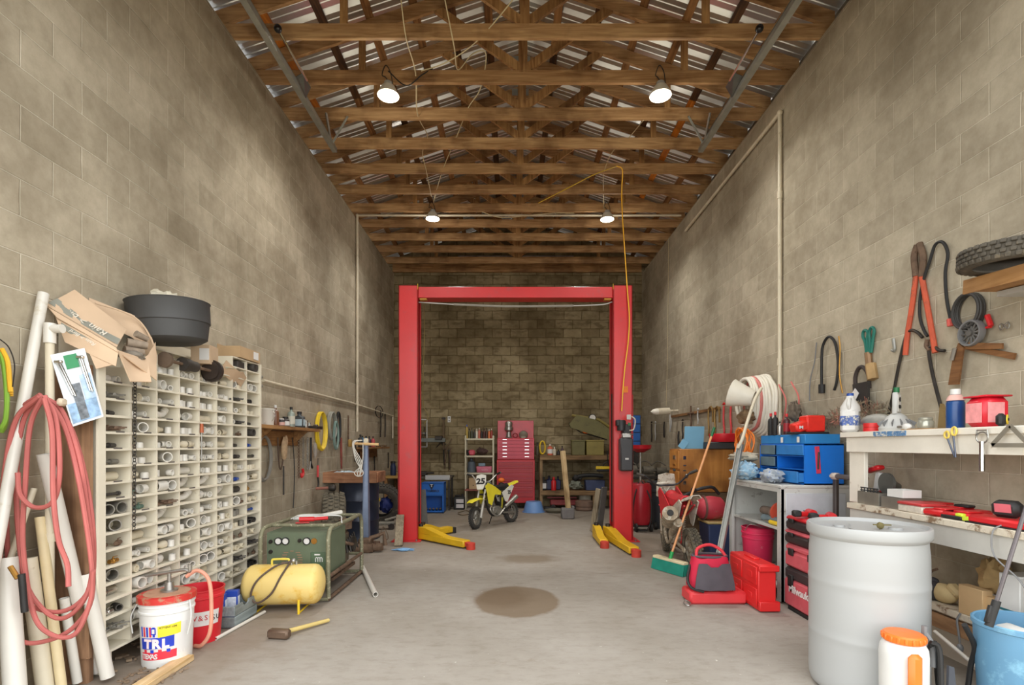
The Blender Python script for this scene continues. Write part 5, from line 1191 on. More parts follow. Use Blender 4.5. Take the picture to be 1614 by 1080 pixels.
hang('work_gloves', 'dirty tan work gloves hanging under the tool shelf', 'gloves', onx(448,690,XW+.06), lambda t: [part('glove', (lambda b: (b.ball((0,0,-.12),(.03,.06,.13),12,8,jit=.12,seed=1), b.ball((0,.05,-.04),(.02,.03,.07),8,6), b)[-1])(MB()), mat('glove_tan', (190,162,128), .9, var=.2, scale=30), t)])
hang('leather_strap', 'dark leather strap hanging in a loop under the tool shelf by the gloves', 'strap', onx(441,690,XW+.05), lambda t: strip(t, [(0,-.05,0),(0,-.03,-.25),(0,.02,-.36),(0,.08,-.25),(0,.1,0)], .008, mat('leather_dark', (88,70,56), .8)))
hang('hanging_rod', 'long thin dark rod hanging below the gloves', 'rod', onx(447,735,XW+.03), lambda t: strip(t, [(0,0,0),(0,0,-.33)], .009, DARK, 'rod'))
hang('hanging_rope', 'thin black cord hanging straight down the left wall under the shelf', 'cord', onx(462,690,XW+.02), lambda t: strip(t, [(0,-.03,0),(0,.0,-.1),(0,.04,-.4),(0,.02,-.7),(0,0,-.85)], .006, BLACK))
for i, px_ in enumerate((471, 478, 485)):
    p0 = onx(px_,690,XW+.03); ch = chain('hanging_chain', ['rusty chain hanging nearest under the far half of the tool shelf','middle steel chain with a red hook under the tool shelf','short steel chain with a clevis under the end of the tool shelf'][i], p0, p0-Vector((0,0,(.5,.38,.42)[i])), (26,20,22)[i], .012, .004, [RUST, STEEL, GALV][i])
hang('red_hook', 'red grab hook hanging at the end of the steel chain on the left wall', 'hook', onx(477,738,XW+.03)-Vector((0,0,.01)), lambda t: strip(t, [(0,0,0),(0,.02,-.06),(0,-.03,-.1),(0,-.04,-.05)], .016, RED, 'hook'))
hang('black_clamp', 'black clamp tool hanging below the tool shelf near the chains', 'clamp', onx(490,690,XW+.04), lambda t: [strip(t, [(0,0,0),(0,0,-.3),(0,.05,-.4)], .014, BLACK, 'clamp_bar'), strip(t, [(0,.0,-.3),(0,-.05,-.42)], .008, STEEL, 'jaw')])
hang('grease_rag', 'clear plastic bag hanging beside the yellow hose', 'bag', onx(497,700,XW+.04), lambda t: [part('bag_film', (lambda b: (b.ball((0,0,-.08),(.02,.05,.1),10,8,jit=.2,seed=4), b)[-1])(MB()), mat('bag_haze', (190,186,178), .3, alpha=.6), t)])
hang('red_come_along', 'red ratchet with chain hanging low on the left wall beyond the shelf', 'ratchet', onx(501,722,XW+.03), lambda t: [strip(t, [(0,0,0),(0,0,-.1)], .005, DARK, 'hook_wire'), strip(t, [(0,0,-.1),(0,0,-.26)], .014, RED, 'handle'), strip(t, [(0,0,-.26),(0,.02,-.36),(0,-.02,-.42)], .012, DARK, 'chain_tail')])
hang('wood_clamp', 'long dark clamp bar hanging on the left wall left of the conduit', 'clamp', onx(549,655,XW+.02), lambda t: [strip(t, [(0,0,0),(0,0,-.5)], .012, RUST, 'clamp_bar'), part('clamp_block', (lambda b: (b.box((.02,.03,-.45),(.04,.1,.12), bev=.01), b)[-1])(MB()), mat('yellow_clamp_block', (176,140,70), .6), t)])
hang('red_chain_bundle', 'bundle of rusty red chain hanging below the black belt', 'chain', onx(537,690,XW+.03), lambda t: [strip(t, [(0,.03*q,0),(0,.01+.03*q,-.25),(0,.04,-.48)], .012, mat('red_rust', (140,70,60), .8, var=.3), 'chain_strand') for q in range(2)])
# far wall shelf with blue cans
fs = thing('corner_shelf', 'small brown wall shelf carrying blue cans left of the lift post', 'shelf', (XL, 9.6, at(600,706,9.6).z))
b = MB(); b.box((.13,0,.0),(.26,1.5,.035), bev=.003); part('shelf_board', b, SW, fs); b = MB(); b.box((.02,0,-.1),(.03,1.3,.16)); part('hook_board', b, SW, fs)
fz = fs.location.z+.018
for i, (px_, m_, nm, lab) in enumerate(((568,mat('can_black', (40,40,42), .4),'spray_can','black spray can at the near end of the corner shelf'),(571,mat('can_blue', (48,128,180), .35),'spray_can','first blue spray can on the corner shelf'),(577,mat('can_blue', (48,128,180), .35),'spray_can','second blue spray can on the corner shelf, by the dark can'),(582,mat('can_dark', (60,44,60), .4),'spray_can','dark can with a red top on the corner shelf'),(588,mat('can_pink', (196,84,90), .4),'spray_can','pink-red can on the corner shelf'))):
    X_ = XL+.12; Yc = X_*F/(px_-806); bottle(nm, lab, 'spray can', (X_, Yc, fz+.001), .034 if i else .04, .19 if i else .21, m_, BLACK, lab=None)
R4 = random.Random(2); b = MB()
for q in range(14): b.ball((R4.uniform(-.08,.08),R4.uniform(-.3,.3),.02),(.02,.03,.02),6,4,jit=.2,seed=q)
tag(b.build('loose_hardware', mat('junk_brown', (120,100,74), .7, .2, var=.4, scale=40), None, (XL+.12, 10.05, fz+.001)), 'heap of small loose hardware on the corner shelf', 'hardware', kind='stuff')
for i, (px_, py_, ln) in enumerate(((566,716,.35),(600,650,.5),(607,655,.45),(560,700,.3),(612,716,.3),(590,722,.4))):
    p = onx(px_,py_,XW+.02); hang('hanging_tool', ['short dark bar hanging under the near end of the corner shelf','long wrench hanging above the corner shelf','tall pry bar hanging above the far end of the corner shelf','dark hook hanging left of the conduit end','dark tongs hanging under the far end of the corner shelf','curved iron bar hanging below the middle of the corner shelf'][i], 'tool', p, lambda t: [strip(t, [(0,0,0),(0,.02,-ln*.5),(0,-.01,-ln)], .013, DARK, 'shank'), strip(t, [(0,-.03,.0),(0,0,.03),(0,.03,0)], .012, DARK, 'jaw')])
p = onx(600,652,XW+.02); coil('wire_coil', 'loose wire coil hanging above the blue cans', 'wire', onx(598,640,XW+.02), Y_, .3, .12, 3, .005, DARK, seed=3)

# ---- left rear floor group
bl = thing('blue_black_drum', 'dark blue steel drum against the left wall under the wooden tray', 'drum', (at(566,0,7.75).x, 7.75, 0))
b = MB(); b.lathe([(0,0),(.288,0),(.292,.01),(.286,.02),(.286,.28),(.294,.29),(.286,.30),(.286,.57),(.294,.58),(.286,.59),(.286,.82),(.293,.83),(.293,.845),(.28,.845),(.28,.83),(0,.83)], n=40); part('drum_body', b, mat('drum_navy', (44,50,66), .35, .2, var=.1), bl)
tr = thing('wooden_tray', 'reddish plank tray lying across the dark drum', 'tray', (at(557,0,7.7).x+.03, 7.66, .848))
tw_ = wood('reddish_plank', (186,138,104), (140,92,64), 0)
for c_, d in (((0,-.25,.075),(.78,.035,.15)),((0,.25,.075),(.78,.035,.15)),((-.38,0,.075),(.03,.46,.15)),((.38,0,.075),(.03,.46,.15))):
    b = MB(); b.box(c_, d, bev=.003); part('side_board', b, tw_, tr)
b = MB(); b.box((0,0,.008),(.73,.46,.015)); part('bottom_board', b, tw_, tr)
crumple('plastic_wrap', 'crumpled white and blue plastic lying in the wooden tray', 'plastic bag', (tr.location.x-.14, 7.66, .867+.075), (.15,.13,.06), mat('wrap_blue', (176,196,206), .35, var=.2, scale=20), 3)
t = thing('white_carton', 'small white carton in the wooden tray by the blue pole', 'box', (tr.location.x+.13, 7.6, .865)); b = MB(); b.box((0,0,.075),(.16,.16,.15), bev=.004); part('box_body', b, PVC, t)
# tyres
def truck_tyre(label, loc, rot, R, w, hole, m_=TYR, knob=.014, grp=None):
    o = tyre_mb(R-knob, w, hole, knob, 40).build('truck_tyre', m_, None, loc, rot); return tag(o, label, 'tyre', grp)
truck_tyre('knobbly mud tyre standing behind the generator', (at(528,0,6.6).x-.02, 6.62, .395), (0,0,108), .395, .27, .2, TYD, .02)
truck_tyre('big truck tyre standing by the left lift post with blue and yellow things inside', (at(607,0,9.1).x-.06, 9.1, .36), (6,0,8), .355, .24, .205, TYR, .016)
tx = at(607,0,9.1).x-.06
t = thing('blue_tarp', 'crumpled dark blue tarp stuffed inside the big truck tyre', 'tarp', (tx+.07, 9.1, .36)); b = MB(); b.ball((0,0,-.02),(.1,.1,.13),14,10,jit=.3,seed=2); part('tarp', b, mat('tarp_blue', (36,52,120), .6, var=.2), t)
t = thing('yellow_ring', 'yellow plastic ring hanging inside the big truck tyre', 'ring', (tx-.06, 8.985, .45)); b = MB(); b.tube([(.05*math.cos(a),0,.03*math.sin(a)) for a in [2*PI*i/16 for i in range(16)]], .015, 8, closed=True); part('ring', b, YEL, t)
t = thing('round_fitting', 'small white round part inside the big truck tyre', 'machine part', (tx-.05, 8.96, .36)); b = MB(); b.ball((0,0,0),(.04,.03,.04),12,8); part('cap_body', b, PVCY, t)
# rusty hand vise on the wall side
t = thing('iron_hammer_head', 'rusty iron mallet lying on the knobbly tyre against the drum', 'mallet', (at(523,764,6.6).x, 6.6, .80+.045)); b = MB(); b.cyl((0,0,0),(-.2,0,-.01),.018,n=8); part('handle', b, mat('reddish_handle', (150,100,84), .6), t); b = MB(); b.lathe([(0,-.03),(.04,-.03),(.045,0),(.04,.03),(0,.03)], axis='x', n=16); b.ball((.02,0,.0),(.035,.04,.045),12,8); part('head', b, DARK, t)
# blue steel stand with T top
px0 = onfloor(577,868)
st = thing('press_stand', 'blue steel upright stand with a rusty cast base and wooden T handle', 'stand', (px0.x, px0.y, 0))
STB = mat('stand_blue', (112,124,146), .5, .3, var=.15, rgb2=(150,150,150), thr=.66)
b = MB(); b.box((0,0,.77),(.09,.09,1.3), bev=.005, taper=(.62,.62)); part('upright', b, STB, st)
b = MB(); b.box((0,0,.05),(.22,.36,.1), bev=.02); b.box((.0,0,.13),(.16,.2,.1), bev=.02); b.cyl((.1,-.1,.06),(.24,-.1,.07),.05,n=14); b.tube([(.05,0,.16),(.22,.05,.22),(.24,.05,.06)], .03, 8); b.cyl((-.13,-.14,.06),(.13,-.14,.06),.055,n=14); b.cyl((-.14,.14,.05),(.14,.14,.05),.05,n=14); part('cast_base', b, RUST, st)
b = MB(); b.cyl((-.14,-.03,1.405),(.17,-.03,1.395),.018,n=8); part('wooden_bar', b, wood('pale_dowel', (222,190,140), (200,160,110), 0), st)
b = MB(); b.box((0,-.0,1.44),(.06,.06,.07), bev=.01); part('top_block', b, PVCY, st)
t = thing('white_cord_bundle', 'bundle of white cord hanging from the T handle of the blue stand', 'cord', (px0.x-.03, px0.y-.065, 1.45))
for q in range(4):
    b = MB(); R5 = random.Random(q); b.tube(cat_rom([(0,0,.0),(-.09-.01*q,-.01,-.02),(-.1,-.015,-.1-.03*q),(-.02*q,-.02,-.3),(-.1+.04*q,-.02,-.42),(-.03,-.02,-.46),(.01,-.02,-.25),(.01,-.01,-.05)],4), .006, 6); part('strand', b, PVC, t)
# junk: engine jack and floor scraps
p = onfloor(592,838); t = thing('floor_jack', 'dusty low metal jack lying on the floor beneath the big tyre', 'jack', (p.x, p.y+.2, 0), 15)
b = MB(); b.box((0,0,.1),(.5,.14,.05), bev=.01); b.box((-.1,0,.15),(.2,.1,.06), bev=.02); b.tube([(.1,0,.15),(.3,.0,.2)], .02, 8); part('jack_frame', b, mat('jack_grey', (140,136,124), .6, .3, var=.25, scale=20), t)
for sx in (-.2,.2):
    for sy in (-.09,.09): b = MB(); b.cyl((sx,sy-.015,.05),(sx,sy+.015,.05),.05,n=16); part('wheel', b, DARK, t)
cable('loose_wire', 'rusty bent wire on the floor between the stand and the left post', [onfloor(598,848)+Vector((0,0,.01)), onfloor(604,843)+Vector((0,0,.12)), onfloor(612,848)+Vector((0,0,.01)), onfloor(604,856)+Vector((0,0,.01))], .006, RUST, cat='wire')
# boards by the posts
def plank(label, p0, p1, w_, t_, m_, yaw=0, name='plank'):
    p0, p1 = Vector(p0), Vector(p1); d = p1-p0; x, y, z = frame_from(d); b = MB(); M = Matrix.Translation(p0) @ d.to_track_quat('Z','Y').to_matrix().to_4x4() @ Matrix.Rotation(math.radians(yaw),4,'Z')
    b.box((0,0,d.length/2), (w_,t_,d.length), bev=.003, M=Matrix.Translation(-p0) @ M); return one(name, label, 'board', b, m_, p0)
WG = wood('weathered_grey_board', (150,138,116), (112,100,82), 2)
plank('weathered grey board leaning on the front of the left lift post', onfloor(628,862)+Vector((0,0,.01)), at(631,812,7.42), .11, .03, WG)
plank('dark rubber-faced board leaning inside the left lift post', (at(669,0,7.85).x, 7.86, .012), (at(664,0,8.0).x, 8.03, .70), .12, .03, mat('dark_board', (78,76,72), .8, var=.15))
plank('dark grey board leaning against the inner side of the right lift post', (at(945,0,8.1).x, 8.15, .012), (at(954,0,7.95).x, 8.02, .74), .10, .03, mat('dark_board', (78,76,72), .8, var=.15))
plank('pale worn board leaning beside the dark board at the right lift post', (at(936,0,8.14).x, 8.3, .012), (at(945,0,8.1).x, 8.2, .70), .03, .09, WG)
p = onfloor(636,868); crumple('blue_rag', 'light blue rag lying on the floor in front of the left lift post', 'rag', (p.x, p.y, .015), (.13,.07,.016), mat('rag_blue', (134,180,222), .8, var=.15, scale=10), 12)
# small dusty box with screws beyond the lift
# ================================================================ back wall
def bw(px_, py_, Y=11.3): return at(px_, py_, Y)
# framed wire rack and radial machine arm on the left of the back wall
t = thing('wall_frame', 'pale metal frame holding small tools on the back wall beside the left post', 'rack', bw(667,683,11.8))
b = MB()
for c_, d in (((0,0,.31),(.17,.02,.02)),((0,0,-.31),(.17,.02,.02)),((.085,0,0),(.02,.02,.62)),((-.085,0,0),(.02,.02,.62)),((0,0,0),(.16,.015,.012))): b.box(c_, d)
part('frame_bars', b, LGREY, t)
for q in range(5): b = MB(); b.box((-.05+.025*q,.0,.1-.12*(q%3)),(.02,.02,.1), bev=.004); part('small_tool', b, DARK, t)
t = thing('wall_crane_arm', 'dusty grey steel arm with a dark motor head mounted high on the back wall', 'machine arm', bw(680,694,11.6))
b = MB(); b.box((0,0,0),(.62,.1,.09), bev=.008); part('arm_beam', b, mat('grey_steel_paint', (112,116,110), .6, .2, var=.15), t)
b = MB(); b.box((.17,-.02,.05),(.16,.14,.08), bev=.01); part('motor_head', b, DARK, t)
b = MB(); b.box((.26,.1,.14),(.04,.04,.7)); part('column', b, mat('brown_steel', (92,74,50), .6, .3), t)
b = MB(); b.box((.26,.1,.49),(.08,.05,.05)); part('column_cap', b, DARK, t)
t = thing('bar_clamps', 'cluster of dark bar clamps and shears hanging under the steel arm on the back wall', 'clamps', bw(703,702,11.75))
for q, (dx, dz, ln, dd) in enumerate(((-.06,.05,.5,.02),(.0,-.05,.48,-.03),(.06,-.1,.45,.02),(.1,-.06,.5,-.02),(-.12,.1,.2,.1))):
    b = MB(); b.tube([(dx,0,dz),(dx+dd,0,dz-ln)], .014, 6); b.box((dx,-.01,dz-.02),(.05,.02,.03)); part('clamp', b, RUST if q % 2 else DARK, t)
b = MB(); b.tube(cat_rom([(-.22,0,-.05),(-.1,0,.06),(.0,0,.02)],4), .013, 6); part('hook_bar', b, DARK, t)
t = thing('pry_bar', 'thin bar leaning diagonally above the clamps on the back wall', 'tool', bw(710,697,11.8)); b = MB(); b.tube([(-.07,0,-.13),(.03,0,.08)], .01, 6); part('shank', b, RUST, t)
# workbench with white top piece
wb_ = thing('grey_workbench', 'low bench with a white metal top edge over the blue cabinet', 'workbench', (at(680,0,11.1).x, 11.35, 0))
b = MB(); b.box((0,0,.70),(.86,.6,.04), bev=.004); part('bench_top', b, mat('dark_bench_top', (92,84,72), .7, var=.2), wb_)
b = MB(); b.box((.14,-.31,.70),(.52,.03,.10), bev=.004); part('front_rail', b, LGREY, wb_)
for sx in (-.4,.38):
    for sy in (-.27,.27): b = MB(); b.box((sx,sy,.34),(.04,.04,.68)); part('leg', b, DARK, wb_)
t = thing('bench_vise', 'small dark bench tools heaped on the low bench behind the post', 'tool', (wb_.location.x-.2, 11.2, .721)); b = MB(); b.box((0,0,.05),(.2,.12,.1), bev=.02); b.cyl((.08,-.05,.07),(.25,-.05,.07),.02,n=8); b.ball((-.12,0,.12),(.05,.05,.08),8,6,jit=.2); part('vise_body', b, DARK, t)
t = thing('blue_tool_cabinet', 'blue tool cabinet with a white T emblem standing under the low bench', 'cabinet', (at(684,0,10.75).x, 10.75, 0))
CBL = mat('cabinet_blue', (22,98,186), .45, var=.06)
b = MB(); 
for c_, d in (((-.21,0,.32),(.03,.36,.60)),((.21,0,.32),(.03,.36,.60)),((0,.17,.32),(.42,.02,.60)),((0,0,.61),(.45,.38,.03)),((0,0,.035),(.42,.36,.03)),((0,0,.36),(.40,.36,.02))): b.box(c_, d, bev=.003)
part('cabinet_body', b, CBL, t); b = MB(); b.box((0,-.18,.49),(.42,.02,.24), bev=.004); part('front_panel', b, CBL, t)
M_ = mat('logo_dark', (20,34,60), .5)
b = MB(); b.plate([(-.06,.09),(.06,.09),(0,-.03)][::-1], .002, (-.02,-.190,.50), (1,0,0), (0,0,1)); part('emblem', b, M_, t)
text('T', .075, PAPER, t, (-.02,-.1935,.562), (90,0,0), .001, 'emblem_letter', bold=.003)
text('TAMBRO', .065, M_, t, (0,-.192,.455), (90,0,0), .001, 'cabinet_lettering', bold=.002)
b = MB()
for q in range(5): b.cyl((-.15+.07*q,-.05,.05),(-.13+.07*q,-.12,.09),.022,n=8)
part('stored_parts', b, DARK, t)
for sx in (-.19,.19): b = MB(); b.cyl((sx-.01,-.14,.012),(sx+.01,-.14,.012),.012,n=10); part('caster', b, BLACK, t)
t = thing('black_jug', 'black square jug with white labels on the floor left of the wire shelf', 'jug', (at(724,0,11.25).x, 11.25, 0))
b = MB(); b.box((0,0,.14),(.24,.18,.28), bev=.02); b.box((-.03,0,.30),(.12,.06,.03), bev=.01); part('jug_body', b, BLACK, t); b = MB(); b.cyl((.07,0,.28),(.07,0,.33),.025,n=12); part('cap', b, BLACK, t)
for z_ in (.08,.19): b = MB(); b.box((.02,-.0915,z_),(.16,.003,.08)); part('paper_label', b, mat('jug_label', (206,200,198), .6, var=.1), t)
# wire shelf
ws = thing('utility_shelf', 'narrow cream metal shelf unit with supplies left of the red tool chest', 'shelf unit', (at(756,0,11.4).x, 11.45, 0))
SHM = mat('shelf_cream', (188,180,154), .5, .2, var=.08); SHR = mat('shelf_reddish', (150,84,70), .6, var=.2)
zs = [at(0,691,11.3).z, at(0,718,11.3).z, at(0,745,11.3).z, at(0,771,11.3).z]
for sx in (-.30,.30):
    for sy in (-.14,.14): b = MB(); b.box((sx,sy,(zs[0]+.06)/2),(.03,.03,zs[0]+.06)); part('post', b, SHM, ws)
for i, z in enumerate(zs): b = MB(); b.box((0,0,z-.014),(.64,.31,.022), bev=.003); b.box((0,-.155,z-.022),(.64,.006,.036)); part('shelf', b, SHR if i == 3 else SHM, ws)
wx = ws.location.x
cols = [('yellow and blue spray can', (176,150,70), BLF), ('olive bottle', (92,88,60), BLACK), ('dark green bottle', (70,74,60), BLACK), ('slim dark can', (54,50,44), BLACK), ('white bottle', (216,212,196), PVC), ('red and white can', (200,110,90), PVC), ('black bottle', (40,38,36), BLACK), ('maroon bottle', (84,44,40), BLACK), ('brown bottle', (72,54,44), BLACK), ('orange and white spray can', (214,120,70), PVC), ('white-capped bottle', (150,60,50), PVC)]
for i, (nm, c_, cap) in enumerate(cols):
    bottle('supply_bottle', f'{nm} on top of the cream shelf unit, {ORD[i]} from left', 'bottle', (wx-.28+.054*i, 11.40+.03*(i%2), zs[0]-.002), .026, (.3 if i == 0 else .2)+.015*(i%3), mat('supply_'+str(c_[0])+'_'+str(c_[1]), c_, .4), cap, lab=None)
t = thing('pink_radio', 'pink and black small appliance on the second shelf of the cream unit', 'appliance', (wx-.17, 11.4, zs[1]-.002)); b = MB(); b.box((0,0,.06),(.14,.12,.12), bev=.03); part('appliance_body', b, mat('dusty_pink', (200,80,96), .5), t)
t = thing('dark_toolbag', 'dark crumpled tool bag on the second shelf beside the pink appliance', 'bag', (wx+.05, 11.42, zs[1]-.002)); b = MB(); b.ball((0,0,.085),(.13,.09,.07),14,10,jit=.15,seed=3); b.box((-.05,0,.14),(.06,.05,.08), bev=.02); part('bag_body', b, mat('bag_dark', (70,50,44), .8, var=.3), t)
t = thing('work_boot', 'dark boot at the left end of the second shelf', 'boot', (wx-.26, 11.46, zs[1]-.002)); b = MB(); b.ball((0,-.05,.03),(.04,.1,.035),10,8); b.cyl((0,.03,.03),(0,.03,.12),.04,n=12); part('boot_body', b, BLACK, t)
t = thing('blue_tub_bottle', 'grey-blue tapered jug on the third shelf of the cream unit', 'jug', (wx-.18, 11.42, zs[2]-.002)); b = MB(); b.lathe([(0,0),(.09,0),(.095,.02),(.085,.22),(.03,.26),(.03,.29),(0,.29)], n=20); part('jug_body', b, mat('jug_bluegrey', (86,96,104), .5), t); b = MB(); b.cyl((0,0,.29),(0,0,.31),.035,n=10); part('cap', b, BLACK, t)
t = thing('pink_basket', 'pink plastic basket with writing on the third shelf of the cream unit', 'basket', (wx+.10, 11.42, zs[2]-.002)); b = MB(); b.box((0,0,.065),(.32,.2,.13), bev=.01, taper=(1.06,1.06)); part('basket_body', b, mat('basket_pink', (216,120,140), .5, var=.06), t)
text('tackle', .06, mat('basket_print', (236,190,200), .5), t, (.02,-.108,.065), (90,0,0), .001, 'basket_lettering')
t = thing('grey_blue_bin', 'small grey-blue box resting on the pink basket', 'box', (wx+.05, 11.42, zs[2]+.132)); b = MB(); b.box((0,0,.035),(.15,.14,.07), bev=.01); part('box_body', b, mat('bin_bluegrey', (110,134,146), .5), t)
t = thing('brown_carton', 'two-tone brown carton with a dark arrow mark on the lowest shelf', 'box', (wx-.13, 11.38, zs[3]-.002)); b = MB(); b.box((0,0,.12),(.19,.2,.24), bev=.003); part('box_body', b, CARD, t); b = MB(); b.plate([(-.02,.02),(.02,.02),(0,0)][::-1], .001, (.0,-.101,.07), (1,0,0), (0,0,1)); part('arrow_mark', b, DARK, t)
t = thing('glass_jar_crate', 'grey-green clutter of jars at the right of the lowest shelf', 'jars', (wx+.12, 11.42, zs[3]-.002)); b = MB(); b.lathe([(0,0),(.05,0),(.05,.14),(.035,.16),(.035,.18),(0,.18)], n=16, c=(.09,0,0)); b.lathe([(0,0),(.045,0),(.045,.12),(0,.13)], n=16, c=(-.02,0,0)); part('jar', b, mat('jar_greygreen', (130,144,130), .3, var=.15), t)
# red tool chest
RCH = mat('chest_red', (186,30,40), .42, var=.06, scale=3); RCP = mat('chest_red_dusty', (206,84,100), .5, var=.08, scale=4); RCD = mat('chest_red_mid', (176,44,50), .45, var=.08, scale=5)
x0, x1 = at(783,0,11.3).x, at(843,0,11.3).x; cx = (x0+x1)/2; W_ = x1-x0
z1 = at(0,725,11.3).z; z2 = at(0,691,11.3).z; z3 = at(0,663,11.6).z
rc = thing('rolling_tool_cabinet', 'red rolling tool cabinet with many drawers against the back wall', 'tool cabinet', (cx, 11.53, 0))
b = MB(); b.box((0,.01,(z1+.13)/2),(W_,.44,z1-.13), bev=.006); part('cabinet_body', b, RCH, rc)
hs = [.085,.075,.10,.09,.10,.10,.10,.13]; z = z1-.035
for i, h_ in enumerate(hs):
    b = MB(); b.box((0,-.217,z-h_/2),(W_-.08,.016,h_-.014), bev=.004); d_r = part('drawer', b, RCD, rc); b = MB(); b.box((0,-.229,z-.012),(W_-.09,.014,.014), bev=.003); part('drawer_pull', b, RCP, d_r); z -= h_
for sx in (-1,1):
    for sy in (-1,1): b = MB(); b.cyl((sx*(W_/2-.08)-.02,sy*.16,.055),(sx*(W_/2-.08)+.02,sy*.16,.055),.055,n=16); b.box((sx*(W_/2-.08),sy*.16,.11),(.05,.06,.04)); part('caster', b, BLACK, rc)
tcx = thing('top_tool_chest', 'dusty pink-red top chest with open lid standing on the red rolling cabinet', 'tool chest', (cx, 11.53, z1+.003))
hz = z2-z1
b = MB(); b.box((0,0,hz/2),(W_-.02,.38,hz), bev=.006); part('chest_body', b, RCH, tcx)
b = MB(); b.box((0,.19,hz+(z3-z2)/2),(W_-.02,.02,z3-z2), bev=.004); part('open_lid', b, mat('lid_red', (190,34,44), .3, var=.1), tcx)
b = MB(); b.box((0,-.188,hz/2),(W_-.03,.012,hz-.02), bev=.003); part('front_panel', b, RCP, tcx)
for i in range(6):
    zz = hz-.03-i*(hz-.05)/5.6; b = MB(); b.box((0,-.197,zz-.01),(W_-.09,.012,.05 if i > 2 else .03), bev=.003); d_r = part('drawer', b, RCP, tcx)
    for sx in (-.24,.24): b = MB(); b.box((sx,-.206,zz),(.10,.01,.02), bev=.004); part('drawer_pull', b, CHROME, d_r)
zc2 = z2+.004
t = thing('silver_lamp_head', 'grey metal lantern-shaped machine part standing on the top chest', 'machine part', (at(802,0,11.5).x, 11.5, zc2)); b = MB(); b.lathe([(0,0),(.1,0),(.06,.03),(.05,.14),(.095,.18),(.095,.24),(.075,.25),(.085,.33),(.06,.37),(0,.375)], n=20); part('housing', b, STEEL, t)
t = thing('round_gauge_part', 'round dark-rimmed metal disc lying tilted on the top chest', 'machine part', (at(825,0,11.5).x, 11.5, zc2+.07)); b = MB(); b.lathe([(0,-.02),(.095,-.02),(.1,0),(.095,.02),(.06,.03),(0,.03)], axis='y', n=24, M=Matrix.Rotation(.3,4,'X') @ Matrix.Rotation(3.14,4,'Z')); b.box((0,.02,-.05),(.1,.1,.04)); part('disc', b, mat('disc_grey', (128,124,108), .5, .4, var=.2), t)
t = thing('red_tape_ring', 'dark red ring standing between the machine parts on the top chest', 'ring', (at(812,0,11.45).x, 11.42, zc2+.06)); b = MB(); b.tube([(.05*math.cos(a),0,.045*math.sin(a)) for a in [2*PI*i/16 for i in range(16)]], .013, 6, closed=True); part('ring', b, mat('dark_red', (130,20,34), .5), t)
# wooden bench on the right of the back wall
bx0, bx1 = at(851,0,11.2).x, at(992,0,11.2).x; zt_ = at(0,718,11.2).z; zl = at(0,774,11.2).z
wbn = thing('wooden_bench', 'tall wooden workbench with a lower shelf along the back wall', 'workbench', ((bx0+bx1)/2, 11.5, 0)); BL_ = bx1-bx0
WB2 = wood('bench_timber', (158,130,92), (112,86,54), 0); WBP = wood('bench_post', (150,124,88), (110,84,56), 2)
b = MB(); b.box((0,-.29,zt_-.05),(BL_,.04,.09), bev=.003); part('front_rail', b, WB2, wbn)
b = MB(); b.box((0,0,zt_-.012),(BL_,.6,.024), bev=.002); part('bench_top', b, WB2, wbn)
b = MB(); b.box((0,-.28,zl-.05),(BL_-.04,.04,.09), bev=.003); part('shelf_rail', b, WB2, wbn)
b = MB(); b.box((0,0,zl-.012),(BL_-.04,.56,.024), bev=.002); part('lower_shelf', b, WB2, wbn)
for x_ in (-BL_/2+.03, BL_/2-.03):
    for y_ in (-.25,.27): b = MB(); b.box((x_,y_,(zt_-.03)/2),(.06,.06,zt_-.03)); part('leg', b, WBP, wbn)
b = MB(); b.box((at(938,0,11.2).x-wbn.location.x,-.25,(zl-.1)/2),(.09,.06,zl-.1)); part('leg', b, WBP, wbn)
for i, (px_, w_, h_, c_, nm, lab) in enumerate(((846,.05,.28,(70,60,44),'dried_brush','dark brush bundle standing between the tool chest and the bench'),(855,.08,.3,(200,164,60),'yellow_cord_hank','yellow cord hank standing at the left end of the bench'),(867,.06,.24,(216,110,80),'cleaner_bottle','white and red cleaner bottle on the bench'),(874,.035,.18,(206,196,176),'glue_bottle','slim white bottle on the bench'),(880,.04,.12,(50,46,42),'oil_can','squat black can on the bench'),(886,.035,.2,(90,70,74),'thermos','thin dark flask on the bench behind the pine post'))):
    X_ = at(px_,0,11.35).x; y_b = 11.35
    if nm == 'yellow_cord_hank':
        coil(nm, lab, 'cord', (X_, y_b, zt_+.31), (1,0,0), .06, .14, 5, .014, YEL, seed=2, depth=.06)
    else: bottle(nm, lab, 'bottle', (X_ + (.015 if i == 0 else 0), y_b, zt_+.002), w_, h_, mat('bt_'+str(c_[0])+'_'+str(c_[2]), c_, .45, var=.2), PVC if i in (2,3) else BLACK, lab=PAPER if i == 2 else None)
OLV = mat('olive_paint', (108,102,60), .6, var=.1, scale=4, rgb2=(84,80,50), thr=.6); OLB = mat('olive_brass', (138,124,62), .55, var=.1)
for (pa, pb_, m_, lab) in ((901,923,OLV,'dark olive steel ammunition box on the bench'),(924,953,OLB,'yellow-olive steel ammunition box on the bench')):
    xa_, xb_ = at(pa,0,11.25).x, at(pb_,0,11.25).x; t = thing('ammunition_box', lab, 'metal box', ((xa_+xb_)/2, 11.38, zt_+.002)); w_ = xb_-xa_
    b = MB(); b.box((0,0,.15),(w_-.02,.22,.30), bev=.008); part('box_body', b, m_, t); b = MB(); b.box((0,0,.315),(w_+.0,.24,.03), bev=.005); part('lid', b, m_, t); b = MB(); b.box((0,-.113,.2),(.06,.008,.04)); part('latch', b, m_, t)
zz = zt_+.36
t = thing('olive_boat_hull', 'olive tilted metal shell with a dark rim and orange object propped on the ammunition boxes', 'metal shell', (at(930,0,11.4).x, 11.5, zz+.02))
